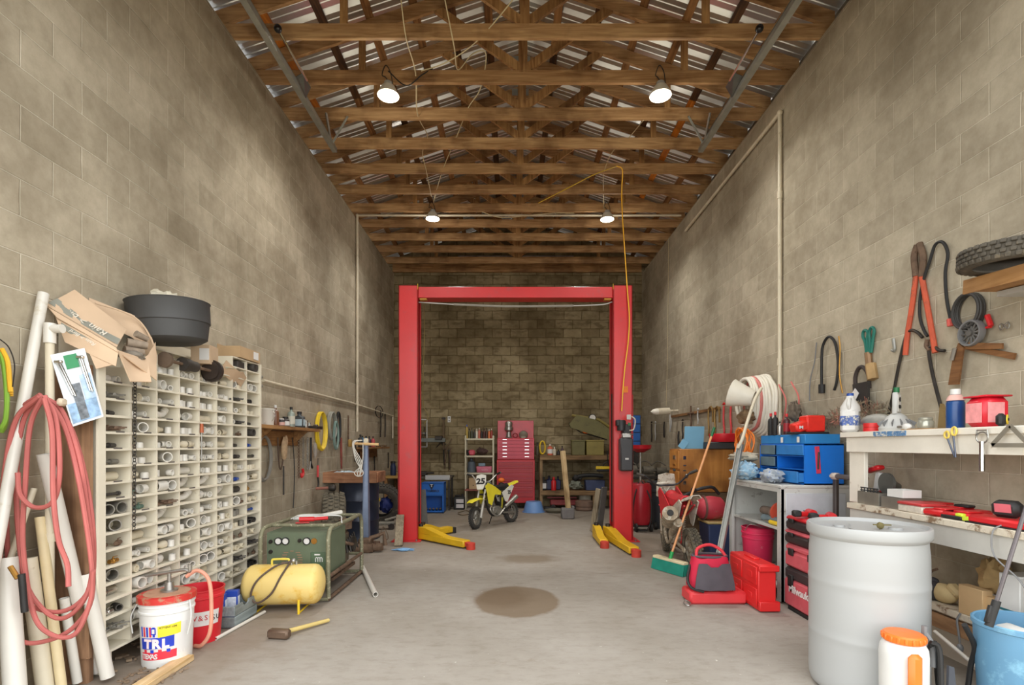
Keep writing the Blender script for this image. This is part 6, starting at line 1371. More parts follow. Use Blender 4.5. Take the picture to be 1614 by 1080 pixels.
b = MB(); b.plate([(-.46,.30),(-.42,.22),(.36,-.03),(.47,.0),(.47,.16),(.1,.40),(-.30,.50)][::-1], .10, (0,-.06,0), (1,0,0), (0,0,1)); part('shell', b, OLV, t)
b = MB(); b.tube([(-.46,-.09,.29),(-.2,-.09,.12),(.37,-.09,-.04),(.05,-.09,.16),(-.46,-.09,.33)], .013, 6); part('rim', b, BLACK, t)
b = MB(); b.ball((-.08,-.11,.13),(.085,.03,.035),12,8); part('orange_float', b, ORANGE, t)
b = MB(); b.tube([(-.40,-.07,.50),(-.15,-.07,.46),(.2,-.07,.40),(.46,-.07,.22)], .03, 8); part('tube_edge', b, OLB, t)
b = MB(); b.lathe([(0,-.03),(.075,-.03),(.085,-.01),(.085,.02)], axis='y', n=24, c=(.05,-.10,.44)); part('gauge_bezel', b, DARK, t); b = MB(); b.cyl((.05,-.129,.44),(.05,-.135,.44),.066,n=24); part('gauge_face', b, PVC, t)
zl2 = zl+.002
bottle('oil_jug', 'black oil jug with white label on the lower bench shelf', 'jug', (at(857,0,11.35).x, 11.38, zl2), .07, .29, BLACK, BLACK, square=True, lab=PAPER)
bottle('coolant_jug', 'dark blue jug on the lower bench shelf, between the black jug and red bottle', 'jug', (at(866,0,11.4).x, 11.5, zl2), .07, .31, mat('jug_navy', (30,38,80), .4), BLACK, square=True)
bottle('red_oil_bottle', 'red oval oil bottle on the lower bench shelf', 'bottle', (at(873,0,11.3).x, 11.34, zl2), .055, .29, RED, RED, neck=.4)
bottle('coolant_jug', 'dark blue jug right of the red oval bottle on the lower bench shelf', 'jug', (at(880,0,11.4).x, 11.5, zl2), .06, .30, mat('jug_navy', (30,38,80), .4), BLACK, square=True)
crumple('grey_bag', 'crumpled grey-green bag on the lower bench shelf right of the pine post', 'bag', (at(908,0,11.35).x, 11.4, zl2+.105), (.15,.09,.085), mat('bag_greygreen', (128,132,116), .6, var=.2, scale=14), 8)
t = thing('blue_tote', 'dark blue plastic bins side by side on the lower bench shelf', 'plastic bin', (at(938,0,11.3).x, 11.4, zl2)); b = MB(); b.box((0,0,.11),(.40,.26,.22), bev=.01, taper=(1.05,1.05)); part('bin_body', b, mat('bin_navy', (62,72,104), .5, var=.12), t)
t = thing('black_machine', 'long black engine-powered tool lying across the blue bins', 'power tool', (at(930,0,11.3).x, 11.4, zl2+.225)); b = MB(); b.tube(cat_rom([(-.32,0,.04),(-.15,0,.09),(.1,0,.1),(.3,0,.08)],4), .045, 10); b.ball((-.3,0,.04),(.07,.06,.07),10,8,jit=.15); b.box((-.2,0,-.02+.07),(.08,.06,.1), (0,30,0), bev=.01); part('tool_body', b, BLACK, t)
t = thing('yellow_chainsaw', 'yellow and black chainsaw hanging at the right end of the bench behind the post', 'chainsaw', (at(950,0,11.15).x, 11.14, zl+.50)); b = MB(); b.box((0,0,0),(.3,.04,.06), bev=.01); part('housing', b, YEL, t); b = MB(); b.box((.0,.0,-.055),(.26,.06,.05), bev=.01); part('engine_cover', b, BLACK, t); b = MB(); b.tube(cat_rom([(.0,0,.03),(.03,0,.1),(.1,0,.12),(.14,0,.03)],4), .014, 6); part('handle', b, DARK, t); b = MB(); b.tube([(.1,0,.1),(.1,0,.36)], .01, 6); part('hanging_strap', b, BLACK, t)
# floor in front of bench
t = thing('plastic_basin', 'blue plastic basin upside down on the floor beside the tool cabinet', 'basin', (at(841,0,10.8).x, 10.8, 0)); b = MB(); b.lathe([(.235,.0),(.24,.004),(.235,.012),(.215,.014),(.16,.215),(.155,.22),(0,.22),(0,.21),(.15,.21),(.2,.0)], n=32); part('basin_shell', b, mat('basin_blue', (104,140,190), .45, var=.05), t)
t = thing('post_in_concrete', 'pale pine post set in a square concrete block leaning towards the bench', 'post', (at(895,0,9.8).x, 9.85, 0)); b = MB(); b.box((0,0,.1),(.24,.24,.2), bev=.02); b.box((.1,0,.21),(.05,.2,.05), bev=.01); part('concrete_block', b, mat('grey_concrete', (112,108,106), .9, var=.12, bump=.3), t)
e = at(887,711,10.0)-t.location; b = MB(); d = e-Vector((.02,0,.12)); M = Matrix.Translation((.02,0,.12)) @ d.to_track_quat('Z','Y').to_matrix().to_4x4(); b.box((0,0,d.length/2),(.075,.075,d.length), bev=.003, M=M); part('pine_post', b, wood('pine_post_wood', (226,204,162), (204,176,130), 2), t)
t = thing('floor_jack', 'dusty red trolley jack lying under the wooden bench', 'jack', (at(890,0,11.3).x, 11.4, 0)); b = MB(); b.box((0,0,.14),(.62,.2,.12), bev=.02); b.box((-.05,0,.24),(.64,.03,.03)); part('jack_frame', b, mat('jack_red', (150,64,64), .6, var=.2), t); b = MB(); b.cyl((-.25,-.11,.05),(-.25,.11,.05),.05,n=14); b.cyl((.25,-.11,.05),(.25,.11,.05),.05,n=14); part('wheels', b, DARK, t)
t = thing('stacked_pans', 'stack of dusty brown round pans under the wooden bench', 'pans', (at(920,0,11.1).x, 11.05, 0)); b = MB(); b.lathe([(0,0),(.16,0),(.18,.03),(.17,.09),(.185,.1),(.185,.2),(.16,.21),(0,.21)], n=28); part('pan', b, mat('pan_brown', (128,104,88), .7, var=.15), t)
t = thing('white_drum_small', 'pale round tub behind the brown pans under the bench', 'tub', (at(922,0,11.6).x, 11.6, 0)); b = MB(); b.lathe([(0,0),(.14,0),(.14,.33),(.15,.34),(0,.34)], n=24); part('tub_body', b, PVCY, t)
t = thing('oil_pan', 'flat grey oil pan on the floor left of the concrete block', 'pan', (at(876,0,10.75).x, 10.75, 0)); b = MB(); b.lathe([(0,0),(.18,0),(.23,.05),(.235,.055),(.22,.06),(.17,.012),(0,.012)], n=28); part('pan_body', b, mat('pan_greygreen', (104,100,84), .6), t)
t = thing('black_strap_bundle', 'black bundle lying on the floor behind the blue basin', 'strap', (at(866,0,11.1).x, 11.1, 0)); b = MB(); b.box((0,0,.04),(.24,.12,.07), bev=.02); part('bundle', b, BLACK, t)
cable('floor_rope', 'thin brown cord loop on the floor behind the dirt bike', [onfloor(722,809)+Vector((0,0,.012)), onfloor(735,806)+Vector((0,0,.012)), onfloor(742,810)+Vector((0,0,.012)), onfloor(730,813)+Vector((0,0,.012)), onfloor(722,811)+Vector((0,0,.012))], .008, mat('brown_cord', (110,92,66), .7), cat='cord')
# orange-topped black leaf blower between the bike and the chest
t = thing('string_trimmer_bag', 'black bundled garden tool with an orange top standing behind the dirt bike', 'garden tool', (at(790,0,10.4).x, 10.5, 0)); b = MB(); b.lathe([(0,0),(.08,0),(.1,.2),(.09,.5),(.05,.62),(0,.64)], n=16); part('tool_body', b, BLACK, t); b = MB(); b.ball((0.0,0,.68),(.07,.05,.05),12,8); part('orange_top', b, ORANGE, t)
# bench plank in the left back corner
lc = thing('corner_bench', 'small pale plank bench in the left back corner behind the lift post', 'workbench', (-2.42, 11.3, 0)); b = MB(); b.box((0,0,.72),(.45,1.0,.05), bev=.003); part('bench_top', b, wood('yellowish_plank', (190,156,90), (150,116,60), 0), lc)
for sx in (-.19,.19):
    for sy in (-.45,.45): b = MB(); b.box((sx,sy,.35),(.06,.06,.69)); part('leg', b, SW, lc)
for i, (x_, y_, h_, m_, lab) in enumerate(((-2.5,11.0,.3,mat('cup_navy', (32,44,76), .5),'navy tool cup with handles on the corner bench'),(-2.36,11.15,.22,BLACK,'black jar on the corner bench'),(-2.27,10.95,.18,DARK,'dark squat tin on the corner bench'))):
    bottle('tool_cup', lab, 'cup', (x_, y_, .747), .06, h_, m_, BLACK, neck=.8)
# ================================================================ RIGHT SIDE
XE = XR-.02
# ---- far right corner: stacked blue drawers, drain tank, barrel
t = thing('blue_drawer_unit', 'stack of blue parts drawers on a dark stand behind the right lift post', 'drawer unit', (2.36, 10.32, 1.292))
hz = .68
b = MB(); b.box((0,0,hz/2),(.34,.3,hz), bev=.006); part('drawer_body', b, mat('drawer_navy', (22,60,110), .5, var=.1), t)
for q in range(4): b = MB(); b.box((0,-.155,hz*(q+.5)/4),(.31,.012,hz/4-.02), bev=.003); part('drawer', b, mat('drawer_blue', (24,88,160), .45, var=.08), t)
ds = thing('machine_stand', 'dark welded stand with machinery on top in the far right corner', 'stand', (2.47, 9.9, 0))
b = MB(); b.box((0,0,.80),(.95,1.15,.05), bev=.004); part('stand_top', b, DARK, ds)
b = MB(); b.box((-.2,.42,1.05),(.5,.26,.48)); part('riser_box', b, DARK, ds)
ds_l = ds.location
for sx in (-.42,.42):
    for sy in (-.5,.5): b = MB(); b.box((sx,sy,.39),(.05,.05,.78)); part('leg', b, DARK, ds)
b = MB(); b.tube([(-.42,-.5,.1),(.42,-.5,.75)], .014, 6); b.tube([(.42,-.5,.1),(-.42,-.5,.75)], .014, 6); part('cross_brace', b, BLACK, ds)
for i, (dx, dz, r_) in enumerate(((-.25,.10,.11),(.05,.09,.10),(.3,.08,.085))):
    t = thing('grinder_motor', ['dusty round motor at the left of the dark machine stand','grey motor with pulley in the middle of the dark machine stand','small motor at the wall side of the dark machine stand'][i], 'motor', ds_l+Vector((dx,-.32,.827))); b = MB(); b.cyl((-.1,0,dz),(.08,0,dz),r_*.85,n=18); b.box((0,0,.012),(.18,.16,.024)); b.cyl((.08,0,dz),(.16,0,dz),.02,n=8); b.tube(cat_rom([(-.1,0,dz),(-.18,.03,dz+.1),(-.05,.05,dz+.18),(.08,.02,dz+.1)],4), .012, 6); part('motor_body', b, mat('motor_dusty', (98,92,80), .6, .3, var=.3, scale=16), t)
t = thing('waste_oil_tank', 'red upright waste-oil drain tank on wheels with a funnel dish beside the right lift post', 'oil drain tank', (at(1013,0,8.3).x, 8.45, 0))
TR = mat('tank_red', (178,34,46), .35, var=.05)
b = MB(); b.lathe([(0,.11),(.16,.11),(.175,.14),(.175,.72),(.15,.77),(0,.785)], n=32); part('tank_body', b, TR, t)
b = MB(); b.cyl((0,0,.78),(0,0,1.27),.018,n=10); part('funnel_rod', b, GALV, t)
b = MB(); b.lathe([(0,1.27),(.06,1.27),(.17,1.33),(.18,1.39),(.172,1.39),(.155,1.335),(0,1.29)], n=32); part('funnel_dish', b, mat('dish_red', (190,26,40), .35), t)
b = MB(); b.tube(cat_rom([(-.05,-.1,.80),(-.15,-.19,.5),(-.16,-.2,.15),(-.02,-.22,.03),(.1,-.2,.12),(.12,-.19,.5),(.0,-.12,.80)],5), .011, 7); part('drain_hose', b, BLACK, t)
b = MB(); b.tube([(-.02,-.05,.80),(.02,-.08,.83),(.12,-.1,.66)], .012, 6); part('push_handle', b, CHROME, t)
for sx in (-.1,.14): b = MB(); b.cyl((sx-.015,-.13,.07),(sx+.015,-.13,.07),.07,n=20); part('wheel', b, BLACK, t)
b = MB(); b.box((0,0,.09),(.3,.24,.03)); part('base_frame', b, DARK, t)
t = thing('black_barrel', 'black plastic trash barrel on wheels beside the red oil drain tank', 'trash barrel', (at(1046,0,8.6).x, 8.75, 0)); b = MB(); b.lathe([(0,.01),(.19,.01),(.2,.05),(.215,.6),(.235,.62),(.235,.66),(.22,.66),(.225,.75),(.24,.77),(.21,.78),(0,.78)], n=32); part('barrel_body', b, mat('barrel_black', (50,52,56), .5), t)
for sx in (-.15,.15): b = MB(); b.cyl((sx-.02,-.2,.06),(sx+.02,-.2,.06),.06,n=18); part('wheel', b, BLACK, t)

# ---- wooden cabinet on a crate, things on it
Yw = 6.85; wx0, wx1 = 2.22, 2.93
wz0, wz1 = at(0,776,Yw).z, at(0,708,Yw).z
t = thing('plywood_crate', 'large plain plywood box under the honey-coloured drawer cabinet behind the muddy bike', 'crate', ((wx0+wx1)/2, Yw+.25, 0)); b = MB(); b.box((0,0,(wz0-.003)/2),(.66,.44,wz0-.003), bev=.004); part('crate_body', b, wood('crate_plywood', (120,100,76), (92,74,54), 0), t)
HW = wood('honey_wood', (196,140,72), (164,108,48), 2, scale=.4, rough=.45)
hc = thing('wooden_drawer_cabinet', 'honey-coloured wooden file cabinet with metal label holders behind the muddy bike', 'cabinet', ((wx0+wx1)/2, Yw+.22, wz0))
H_ = wz1-wz0; b = MB(); b.box((0,0,H_/2),(wx1-wx0,.44,H_), bev=.006); part('cabinet_body', b, HW, hc)
xl = -(wx1-wx0)/2
for i in range(2):
    b = MB(); b.box((xl-.006,0,H_*(.27+.48*i)),(.012,.40,H_*.42), bev=.003); d_r = part('drawer_front', b, HW, hc)
for z_, m_ in ((.80,CHROME),(.62,BRASS),(.50,mat('lock_blue', (80,104,110), .4, .5)),(.22,CHROME)):
    b = MB(); b.box((xl-.016,-.02,H_*z_),(.006,.10,.06 if z_ in (.8,.22) else .03), bev=.002); part('label_holder', b, m_, hc)
b = MB()
for z_, m_ in ((.80,CHROME),(.62,BRASS),(.50,BRASS),(.22,CHROME)): b.box((xl+.06,-.224,H_*z_),(.035,.006,.045 if z_ in (.8,.22) else .015))
part('front_label_holders', b, CHROME, hc)
zt3 = wz1+.002
t = thing('light_blue_sheet', 'flat light blue folded plastic sheet standing on the wooden cabinet', 'plastic sheet', (at(1096,0,6.9).x, 6.95, zt3)); b = MB(); b.box((0,0,.15),(.26,.02,.30), (8,0,0), bev=.003); b.box((-.15,-.02,.06),(.09,.01,.12), (0,35,0)); part('sheet', b, LBLUE, t)
t = thing('black_tray_box', 'long black box lying on the wooden cabinet under the red funnel dish', 'box', (at(1132,0,6.9).x, 6.92, zt3)); b = MB(); b.box((0,0,.045),(.36,.24,.09), bev=.008); part('box_body', b, mat('box_black', (56,58,60), .5), t)
t = thing('red_funnel_pan', 'bright red round pan on the black box on the wooden cabinet', 'pan', (at(1143,0,6.9).x, 6.92, zt3+.092)); b = MB(); b.lathe([(0,0),(.17,0),(.19,.03),(.195,.105),(.185,.11),(.17,.03),(0,.015)], n=36); part('pan_body', b, mat('pan_red', (208,28,42), .35), t)

# ---- leaning rails, broom
def rod(label, name, cat, p0, p1, r, m_, n=10): p0, p1 = Vector(p0), Vector(p1); b = MB(); b.cyl((0,0,0), p1-p0, r, n=n); return one(name, label, cat, b, m_, p0)
br = thing('push_broom', 'push broom with green bristles, wooden handle and green grip leaning on the wooden cabinet', 'broom', onfloor(1056,902))
bp0 = br.location; tip = at(1126,674,5.85)-bp0
b = MB(); M = Matrix.Rotation(math.radians(-62),4,'Z'); b.box((0,0,.135),(.46,.075,.03), bev=.006, M=M); hb_ = part('broom_block', b, mat('block_cream', (222,206,168), .6), br)
b = MB()
for q in range(46):
    for r_ in range(4):
        u = -.225+.45*q/45; v = -.028+.056*r_/3; b.cyl(M @ Vector((u,v,.125)), M @ Vector((u*1.03,v*1.9,.004)), .007, .005, n=5)
part('bristles', b, mat('bristle_green', (28,136,116), .7, var=.15), br)
d = tip-Vector((0,0,.15)); b = MB(); b.cyl((0,0,.15), Vector((0,0,.15))+d*.93, .0125, n=12); part('handle', b, mat('handle_orange_wood', (226,160,108), .45, var=.08, scale=20), br)
b = MB(); b.cyl(Vector((0,0,.15))+d*.93, tip, .016, n=12); part('grip', b, GREENP, br); b = MB(); b.cyl((0,0,.14), Vector((0,0,.15))+d*.05, .02, n=12); part('socket', b, mat('socket_green', (40,160,80), .5), br)
AL = mat('aluminium_rail', (178,178,172), .4, .6, var=.1)
p0 = Vector((at(1124,0,4.85).x, 4.85, .02)); p1 = at(1168,702,5.35)
b = MB(); d = p1-p0; M = d.to_track_quat('Z','Y').to_matrix().to_4x4(); 
for c_, s_ in (((0,0,d.length/2),(.05,.006,d.length)),((-.022,.02,d.length/2),(.006,.04,d.length)),((.022,.02,d.length/2),(.006,.04,d.length))): b.box(c_, s_, M=M)
one('metal_rail', 'long grey metal rail leaning from behind the red bag up to the white coil', 'rail', b, AL, p0)
cable('white_tube', 'stiff white plastic tube bending from the top of the metal rail up to the coil', [at(1163,706,5.33), at(1170,692,5.3), at(1178,665,5.35), at(1190,630,5.42), at(1200,612,5.5)], .016, PVCY, cat='pipe', n=10)

# ---- muddy red bike
MUD = mat('dried_mud', (150,134,112), .9, var=.25, scale=14, rgb2=(186,178,160), thr=.55, bump=.3)
BR_ = mat('bike_red', (206,44,52), .45, var=.1, rgb2=(190,120,110), thr=.62)
MW = mat('muddy_white', (206,198,182), .6, var=.12, scale=10, rgb2=(150,130,106), thr=.56)
r1 = onfloor(1094,900); f1_ = onfloor(1050,868)
mbk = dirt_bike('motocross_bike', 'muddy red and white motocross bike parked facing away behind the broom', (r1.x,r1.y,0), (f1_.x,f1_.y,0), .235, dict(tyre=TYD, metal=MUD, fork=MW, dark=mat('bike_dark_muddy', (70,62,54), .7, var=.2), bar=BK, fender=BR_, plate=MW, num=BK, frame=BR_, tank=BR_, shroud=BR_, seat=BR_, rear=MW, engine=MUD, exhaust=MUD, spring=MUD), None, lean=-4, turn=-10)
b = MB(); b.cyl((-.36,.2,.52),(-.60,.23,.66),.07,.085,n=20); part('muffler', b, MUD, mbk); b = MB(); b.cyl((-.60,.23,.66),(-.615,.231,.668),.035,n=16); part('muffler_opening', b, BLACK, mbk)
b = MB(); b.box((.36,-.0,.83),(.03,.24,.2),(0,-18,0), bev=.02); b.tube(cat_rom([(.34,-.1,.8),(.335,-.05,.86),(.335,0,.8),(.335,.05,.86),(.335,.1,.8)],3), .008, 5); part('headlight_panel', b, MW, mbk)
b = MB(); b.ball((.28,-.25,.98),(.03,.02,.03),8,6); part('lever_mount', b, STEEL, mbk)
# behind the bike: helmet on blue bin
t = thing('dark_blue_bin', 'dark blue plastic bin with a yellow lid standing behind the muddy bike', 'plastic bin', (at(1129,0,6.35).x, 6.38, 0)); b = MB(); b.box((0,0,.22),(.26,.3,.44), bev=.012, taper=(1.1,1.1)); part('bin_body', b, mat('bin_blue', (52,66,104), .5, var=.1), t); b = MB(); b.box((0,0,.455),(.31,.35,.03), bev=.008); part('lid', b, mat('lid_tan', (190,166,110), .5), t)
t = thing('red_gas_can', 'dusty red rounded tank lying on the bin lid behind the muddy bike', 'tank', (at(1121,0,6.35).x, 6.38, .472)); b = MB(); b.lathe([(0,-.17),(.08,-.165),(.13,-.12),(.145,0),(.13,.12),(.08,.165),(0,.17)], axis='x', c=(0,0,.147), n=28); part('tank_body', b, mat('can_red_dusty', (204,64,78), .55, var=.12, scale=4, rgb2=(186,130,120), thr=.6), t); b = MB(); b.lathe([(.135,-.012),(.152,-.01),(.152,.01),(.135,.012)], axis='x', c=(-.09,0,.147), n=28); part('band', b, mat('band_brown', (120,84,76), .6), t)
t = thing('light_blue_bucket', 'small light blue bucket between the muddy rear wheel and the metal rail', 'bucket', (at(1122,0,5.45).x+.04, 5.5, 0)); b = MB(); b.lathe([(0,0),(.07,0),(.085,.2),(.092,.205),(.092,.215),(.08,.215),(.066,.01),(0,.01)], n=24); part('pail', b, LBLUE, t)
t = thing('black_handlebar_part', 'black motorcycle handlebar with chrome clamp lying on the red tank', 'handlebar', (at(1110,0,6.35).x, 6.38, .765)); b = MB(); b.tube(cat_rom([(-.25,0,-.01),(-.1,.02,.06),(.02,0,.1),(.12,0,.1),(.2,.02,.02)],4), .02, 8); b.ball((-.12,0,.07),(.035,.03,.035),10,8); part('bar', b, BLACK, t)

# ---- white metal cabinet with open shelves
CX0, CX1, CY0, CY1, CH = 2.36, 2.96, 4.55, 5.62, 1.035
GM = mat('chipped_grey_paint', (196,196,190), .55, .1, var=.1, scale=4, rgb2=(110,100,88), thr=.63)
mc = thing('metal_cabinet', 'chipped pale grey metal cabinet with open shelves under the blue drawer cabinet', 'cabinet', ((CX0+CX1)/2, (CY0+CY1)/2, 0)); w_, l_ = CX1-CX0, CY1-CY0
for y_ in (-l_/2+.01, l_/2-.01): b = MB(); b.box((0,y_,CH/2),(w_,.02,CH-.03)); part('side_panel', b, GM, mc)
b = MB(); b.box((w_/2-.01,0,CH/2),(.02,l_-.04,CH-.03)); part('back_panel', b, GM, mc)
b = MB(); b.box((0,0,CH-.012),(w_+.02,l_+.02,.024), bev=.004); part('top_panel', b, GM, mc)
for z_ in (.12,.64): b = MB(); b.box((0,0,z_),(w_-.03,l_-.04,.02)); part('shelf', b, GM, mc)
b = MB(); b.box((-w_/2+.01,-l_/2+.03,CH/2-.01),(.03,.06,CH-.05)); b.box((-w_/2+.01,l_/2-.03,CH/2-.01),(.03,.06,CH-.05)); b.box((-w_/2+.008,0,CH-.04),(.02,l_-.1,.05)); part('face_frame', b, GM, mc)
b = MB(); b.box((0,-l_/2-.004,CH-.22),(w_-.08,.008,.3), bev=.002); part('drawer_front', b, mat('cabinet_pale_blue_grey', (196,200,204), .5, .1, var=.08, rgb2=(90,84,80), thr=.68), mc)
sz1 = .651
t = thing('angle_grinder', 'dusty grinder with an orange-red disc guard on the cabinet shelf', 'grinder', (2.52, 5.1, sz1)); b = MB(); b.cyl((0,-.16,.09),(0,.1,.09),.05,.04,n=16); b.cyl((-.02,-.22,.09),(-.02,-.16,.09),.06,n=18); part('grinder_body', b, mat('grinder_dusty', (120,104,92), .7, var=.25), t); b = MB(); b.cyl((-.0,-.26,.105),(-.0,-.23,.105),.10,n=28); part('disc', b, mat('disc_orange_red', (210,84,60), .5), t)
t = thing('heat_gun', 'grey-blue hand tool lying on the cabinet shelf beside the grinder', 'power tool', (2.46, 4.92, sz1)); b = MB(); b.cyl((0,-.2,.035),(0,.15,.035),.032,n=14); b.box((.05,.1,.03),(.12,.05,.05), bev=.01); part('tool_body', b, mat('tool_greyblue', (118,134,140), .5), t)
t = thing('yellow_tool', 'yellow-handled tool on the near end of the cabinet shelf', 'tool', (2.41, 4.74, sz1)); b = MB(); b.cyl((0,-.12,.022),(0,.1,.022),.02,n=10); part('handle', b, YEL, t); b = MB(); b.cyl((0,.1,.022),(0,.2,.022),.01,n=8); part('shank', b, STEEL, t)
t = thing('grey_respirator', 'olive-grey round mask-shaped part at the near end of the cabinet shelf', 'machine part', (2.56, 4.70, sz1)); b = MB(); b.ball((0,0,.09),(.1,.09,.09),16,10); part('part_body', b, mat('olive_grey_part', (96,96,84), .6, var=.15), t); b = MB(); b.tube([(-.09*math.cos(a),-.05,.1+.09*math.sin(a)) for a in [PI*i/10 for i in range(11)]], .01, 6); part('strap', b, BLACK, t)
pk = thing('pink_red_bucket', 'dusty pink-red bucket on the bottom shelf of the pale metal cabinet', 'bucket', (2.50, 5.28, .131+.0)); PR = mat('bucket_pink_red', (214,44,84), .45, var=.08, scale=5, rgb2=(210,130,140), thr=.66)
b = MB(); b.lathe([(0,0),(.125,0),(.145,.31),(.152,.315),(.152,.33),(.147,.335),(.149,.36),(.156,.365),(.156,.38),(.150,.385),(.152,.42),(.158,.425),(.145,.43),(.12,.01),(0,.01)], n=40); part('pail', b, PR, pk); b = MB(); b.tube(cat_rom([(-.15,-.05,.40),(-.13,-.12,.47),(0,-.15,.44),(.13,-.1,.42)],4), .004, 6); part('bail', b, STEEL, pk)
crumple('plastic_bag', 'pale blue plastic bag full of parts on the pale metal cabinet', 'plastic bag', (2.40, 5.36, CH+.09), (.10,.2,.09), mat('bag_paleblue', (150,188,214), .35, var=.2, scale=18, rgb2=(210,216,214), thr=.56, bump=.4), 11, .22, 22, 14)
crumple('mesh_rag', 'crumpled tan and grey mesh rag on top of the far end of the cabinet', 'rag', (2.47, 5.52, CH+.225), (.14,.16,.05), mat('rag_greytan', (176,168,150), .8, var=.25, scale=20), 6, .25, 18, 10)
crumple('grey_blue_bag', 'grey bag with blue contents at the front edge of the pale cabinet', 'plastic bag', (2.415, 4.82, CH+.064), (.09,.12,.062), mat('bag_greyblue', (160,168,176), .4, var=.2, scale=25, rgb2=(40,110,200), thr=.6, bump=.4), 14, .22, 20, 12)
# blue parts cabinet
BX0, BX1, BY0, BY1 = 2.58, 2.92, 4.57, 5.40
bc = thing('blue_parts_cabinet', 'blue metal drawer cabinet with scratched drawers on the pale metal cabinet', 'cabinet', ((BX0+BX1)/2, (BY0+BY1)/2, CH+.001)); w_, l_ = BX1-BX0, BY1-BY0
BP = mat('cabinet_bright_blue', (24,116,214), .4, var=.05); BPD = mat('cabinet_scuffed_blue', (44,120,190), .5, var=.12, scale=10, rgb2=(150,180,190), thr=.68)
b = MB(); b.box((0,-l_/2+.01,.18),(w_,.02,.36)); part('side_panel', b, BP, bc)
b = MB(); b.box((0,l_/2-.01,.18),(w_,.02,.36)); b.box((w_/2-.01,0,.18),(.02,l_-.04,.36)); b.box((0,0,.355),(w_,l_,.012)); b.box((0,0,.006),(w_,l_,.012)); b.box((0,.08,.18),(w_-.02,.014,.34)); b.box((0,0,.25),(w_-.02,l_-.04,.008)); b.box((0,0,.13),(w_-.02,l_-.04,.008)); part('cabinet_body', b, BP, bc)
for (yc_, ln, z_, h_, out, m_) in ((-.17,.46,.305,.09,.0,BPD),(-.17,.46,.065,.10,.05,BPD),(.24,.28,.305,.09,.0,mat('drawer_grey_blue', (96,116,124), .6)),(.24,.28,.19,.09,0,mat('drawer_grey_blue', (96,116,124), .6)),(.24,.28,.065,.1,.06,BPD)):
    b = MB(); b.box((-w_/2-.005-out,yc_,z_),(.014,ln,h_), bev=.003)
    if out: b.box((-w_/2-.003,yc_-ln/2+.01,z_),(out*2,.006,h_*.8)); b.box((-w_/2-.003,yc_+ln/2-.01,z_),(out*2,.006,h_*.8)); b.box((-w_/2-.003,yc_,z_-h_*.4),(out*2,ln-.02,.006))
    part('drawer', b, m_, bc)
for y_ in (-.33,-.05): b = MB(); b.box((-w_/2-.014,y_,.40),(.002,.04,.05)); part('label_sticker', b, PAPER, bc)
b = MB(); b.box((-.01,0,.405),(w_-.03,l_-.02,.085), bev=.004); part('top_drawer_unit', b, mat('cabinet_teal_blue', (44,130,196), .45, var=.06), bc)
b = MB(); b.box((-.06,-l_/2-.004,.22),(.04,.008,.24), (0,-4,0), bev=.002); part('red_magnet_strip', b, mat('strip_red', (214,60,90), .5), bc)
b = MB(); b.cyl((-.062,-l_/2-.009,.14),(-.056,-l_/2-.009,.29),.008,n=6); part('held_bit', b, DARK, bc)
TZ = CH+.001+.449
def onblue(px, Y, dz=.0): return Vector((at(px,0,Y).x, Y, TZ+dz))
t = thing('red_tool_case', 'bright red plastic tool case standing on the blue drawer cabinet', 'tool case', onblue(1273,4.75)); b = MB(); b.box((.04,0,.095),(.17,.14,.15), bev=.012); b.box((-.07,0,.07),(.14,.13,.09), (0,-18,0), bev=.015); part('case_body', b, mat('case_bright_red', (232,48,36), .4), t); b = MB(); b.box((0,0,.01),(.31,.15,.02), bev=.004); part('base_tray', b, BLACK, t)
text('M', .035, PAPER, t, (-.1,-.075,.06), (90,0,0), .001, 'emblem_letter', sx=1.3, bold=.002)
bottle('cleaner_bottle', 'black bottle with a red cap on the far end of the blue cabinet', 'bottle', onblue(1215,5.22), .028, .22, BLACK, RED)
bottle('spray_bottle', 'second black bottle with red nozzle beside the silver can', 'bottle', onblue(1222,5.12), .028, .23, BLACK, RED)
bottle('spray_can', 'small silver-grey can between the black bottle and the dark can', 'spray can', onblue(1229,5.02), .022, .13, STEEL, BLACK)
bottle('spray_can', 'dark red-topped spray can beside the red tool case', 'spray can', onblue(1240,4.95), .03, .2, mat('can_maroon', (70,34,36), .4), RED, lab=mat('label_dark_red', (150,30,40), .5))
crumple('dark_glove', 'grey-brown bristly bundle leaning on the wall above the blue cabinet', 'brush', (2.88, 5.30, TZ+.24), (.05,.08,.10), mat('bristly_brown', (110,98,84), .9, var=.3, scale=30), 3, .3)
b = MB(); R6 = random.Random(9); 
for q in range(420):
    u = R6.random(); c0 = Vector((2.93-R6.uniform(0,.07), 4.02+1.1*u, 0)); zz = CZ+.26+.05*math.sin(u*6)+R6.uniform(-.06,.06); c0.z = zz
    a = R6.uniform(0,PI); d = Vector((R6.uniform(-.4,.4),math.cos(a),math.sin(a)))*.035; s_ = d.cross(Vector((1,0,0))).normalized()*.004; b.add([c0-d-s_,c0+d-s_,c0+d+s_,c0-d+s_],[(0,1,2,3)])
tag(b.build('tinsel_garland', mat('silver_tinsel', (196,190,170), .3, .8, var=.3, scale=60), fixn=False), 'silver tinsel garland draped along the right wall above the blue cabinet', 'garland', kind='stuff')

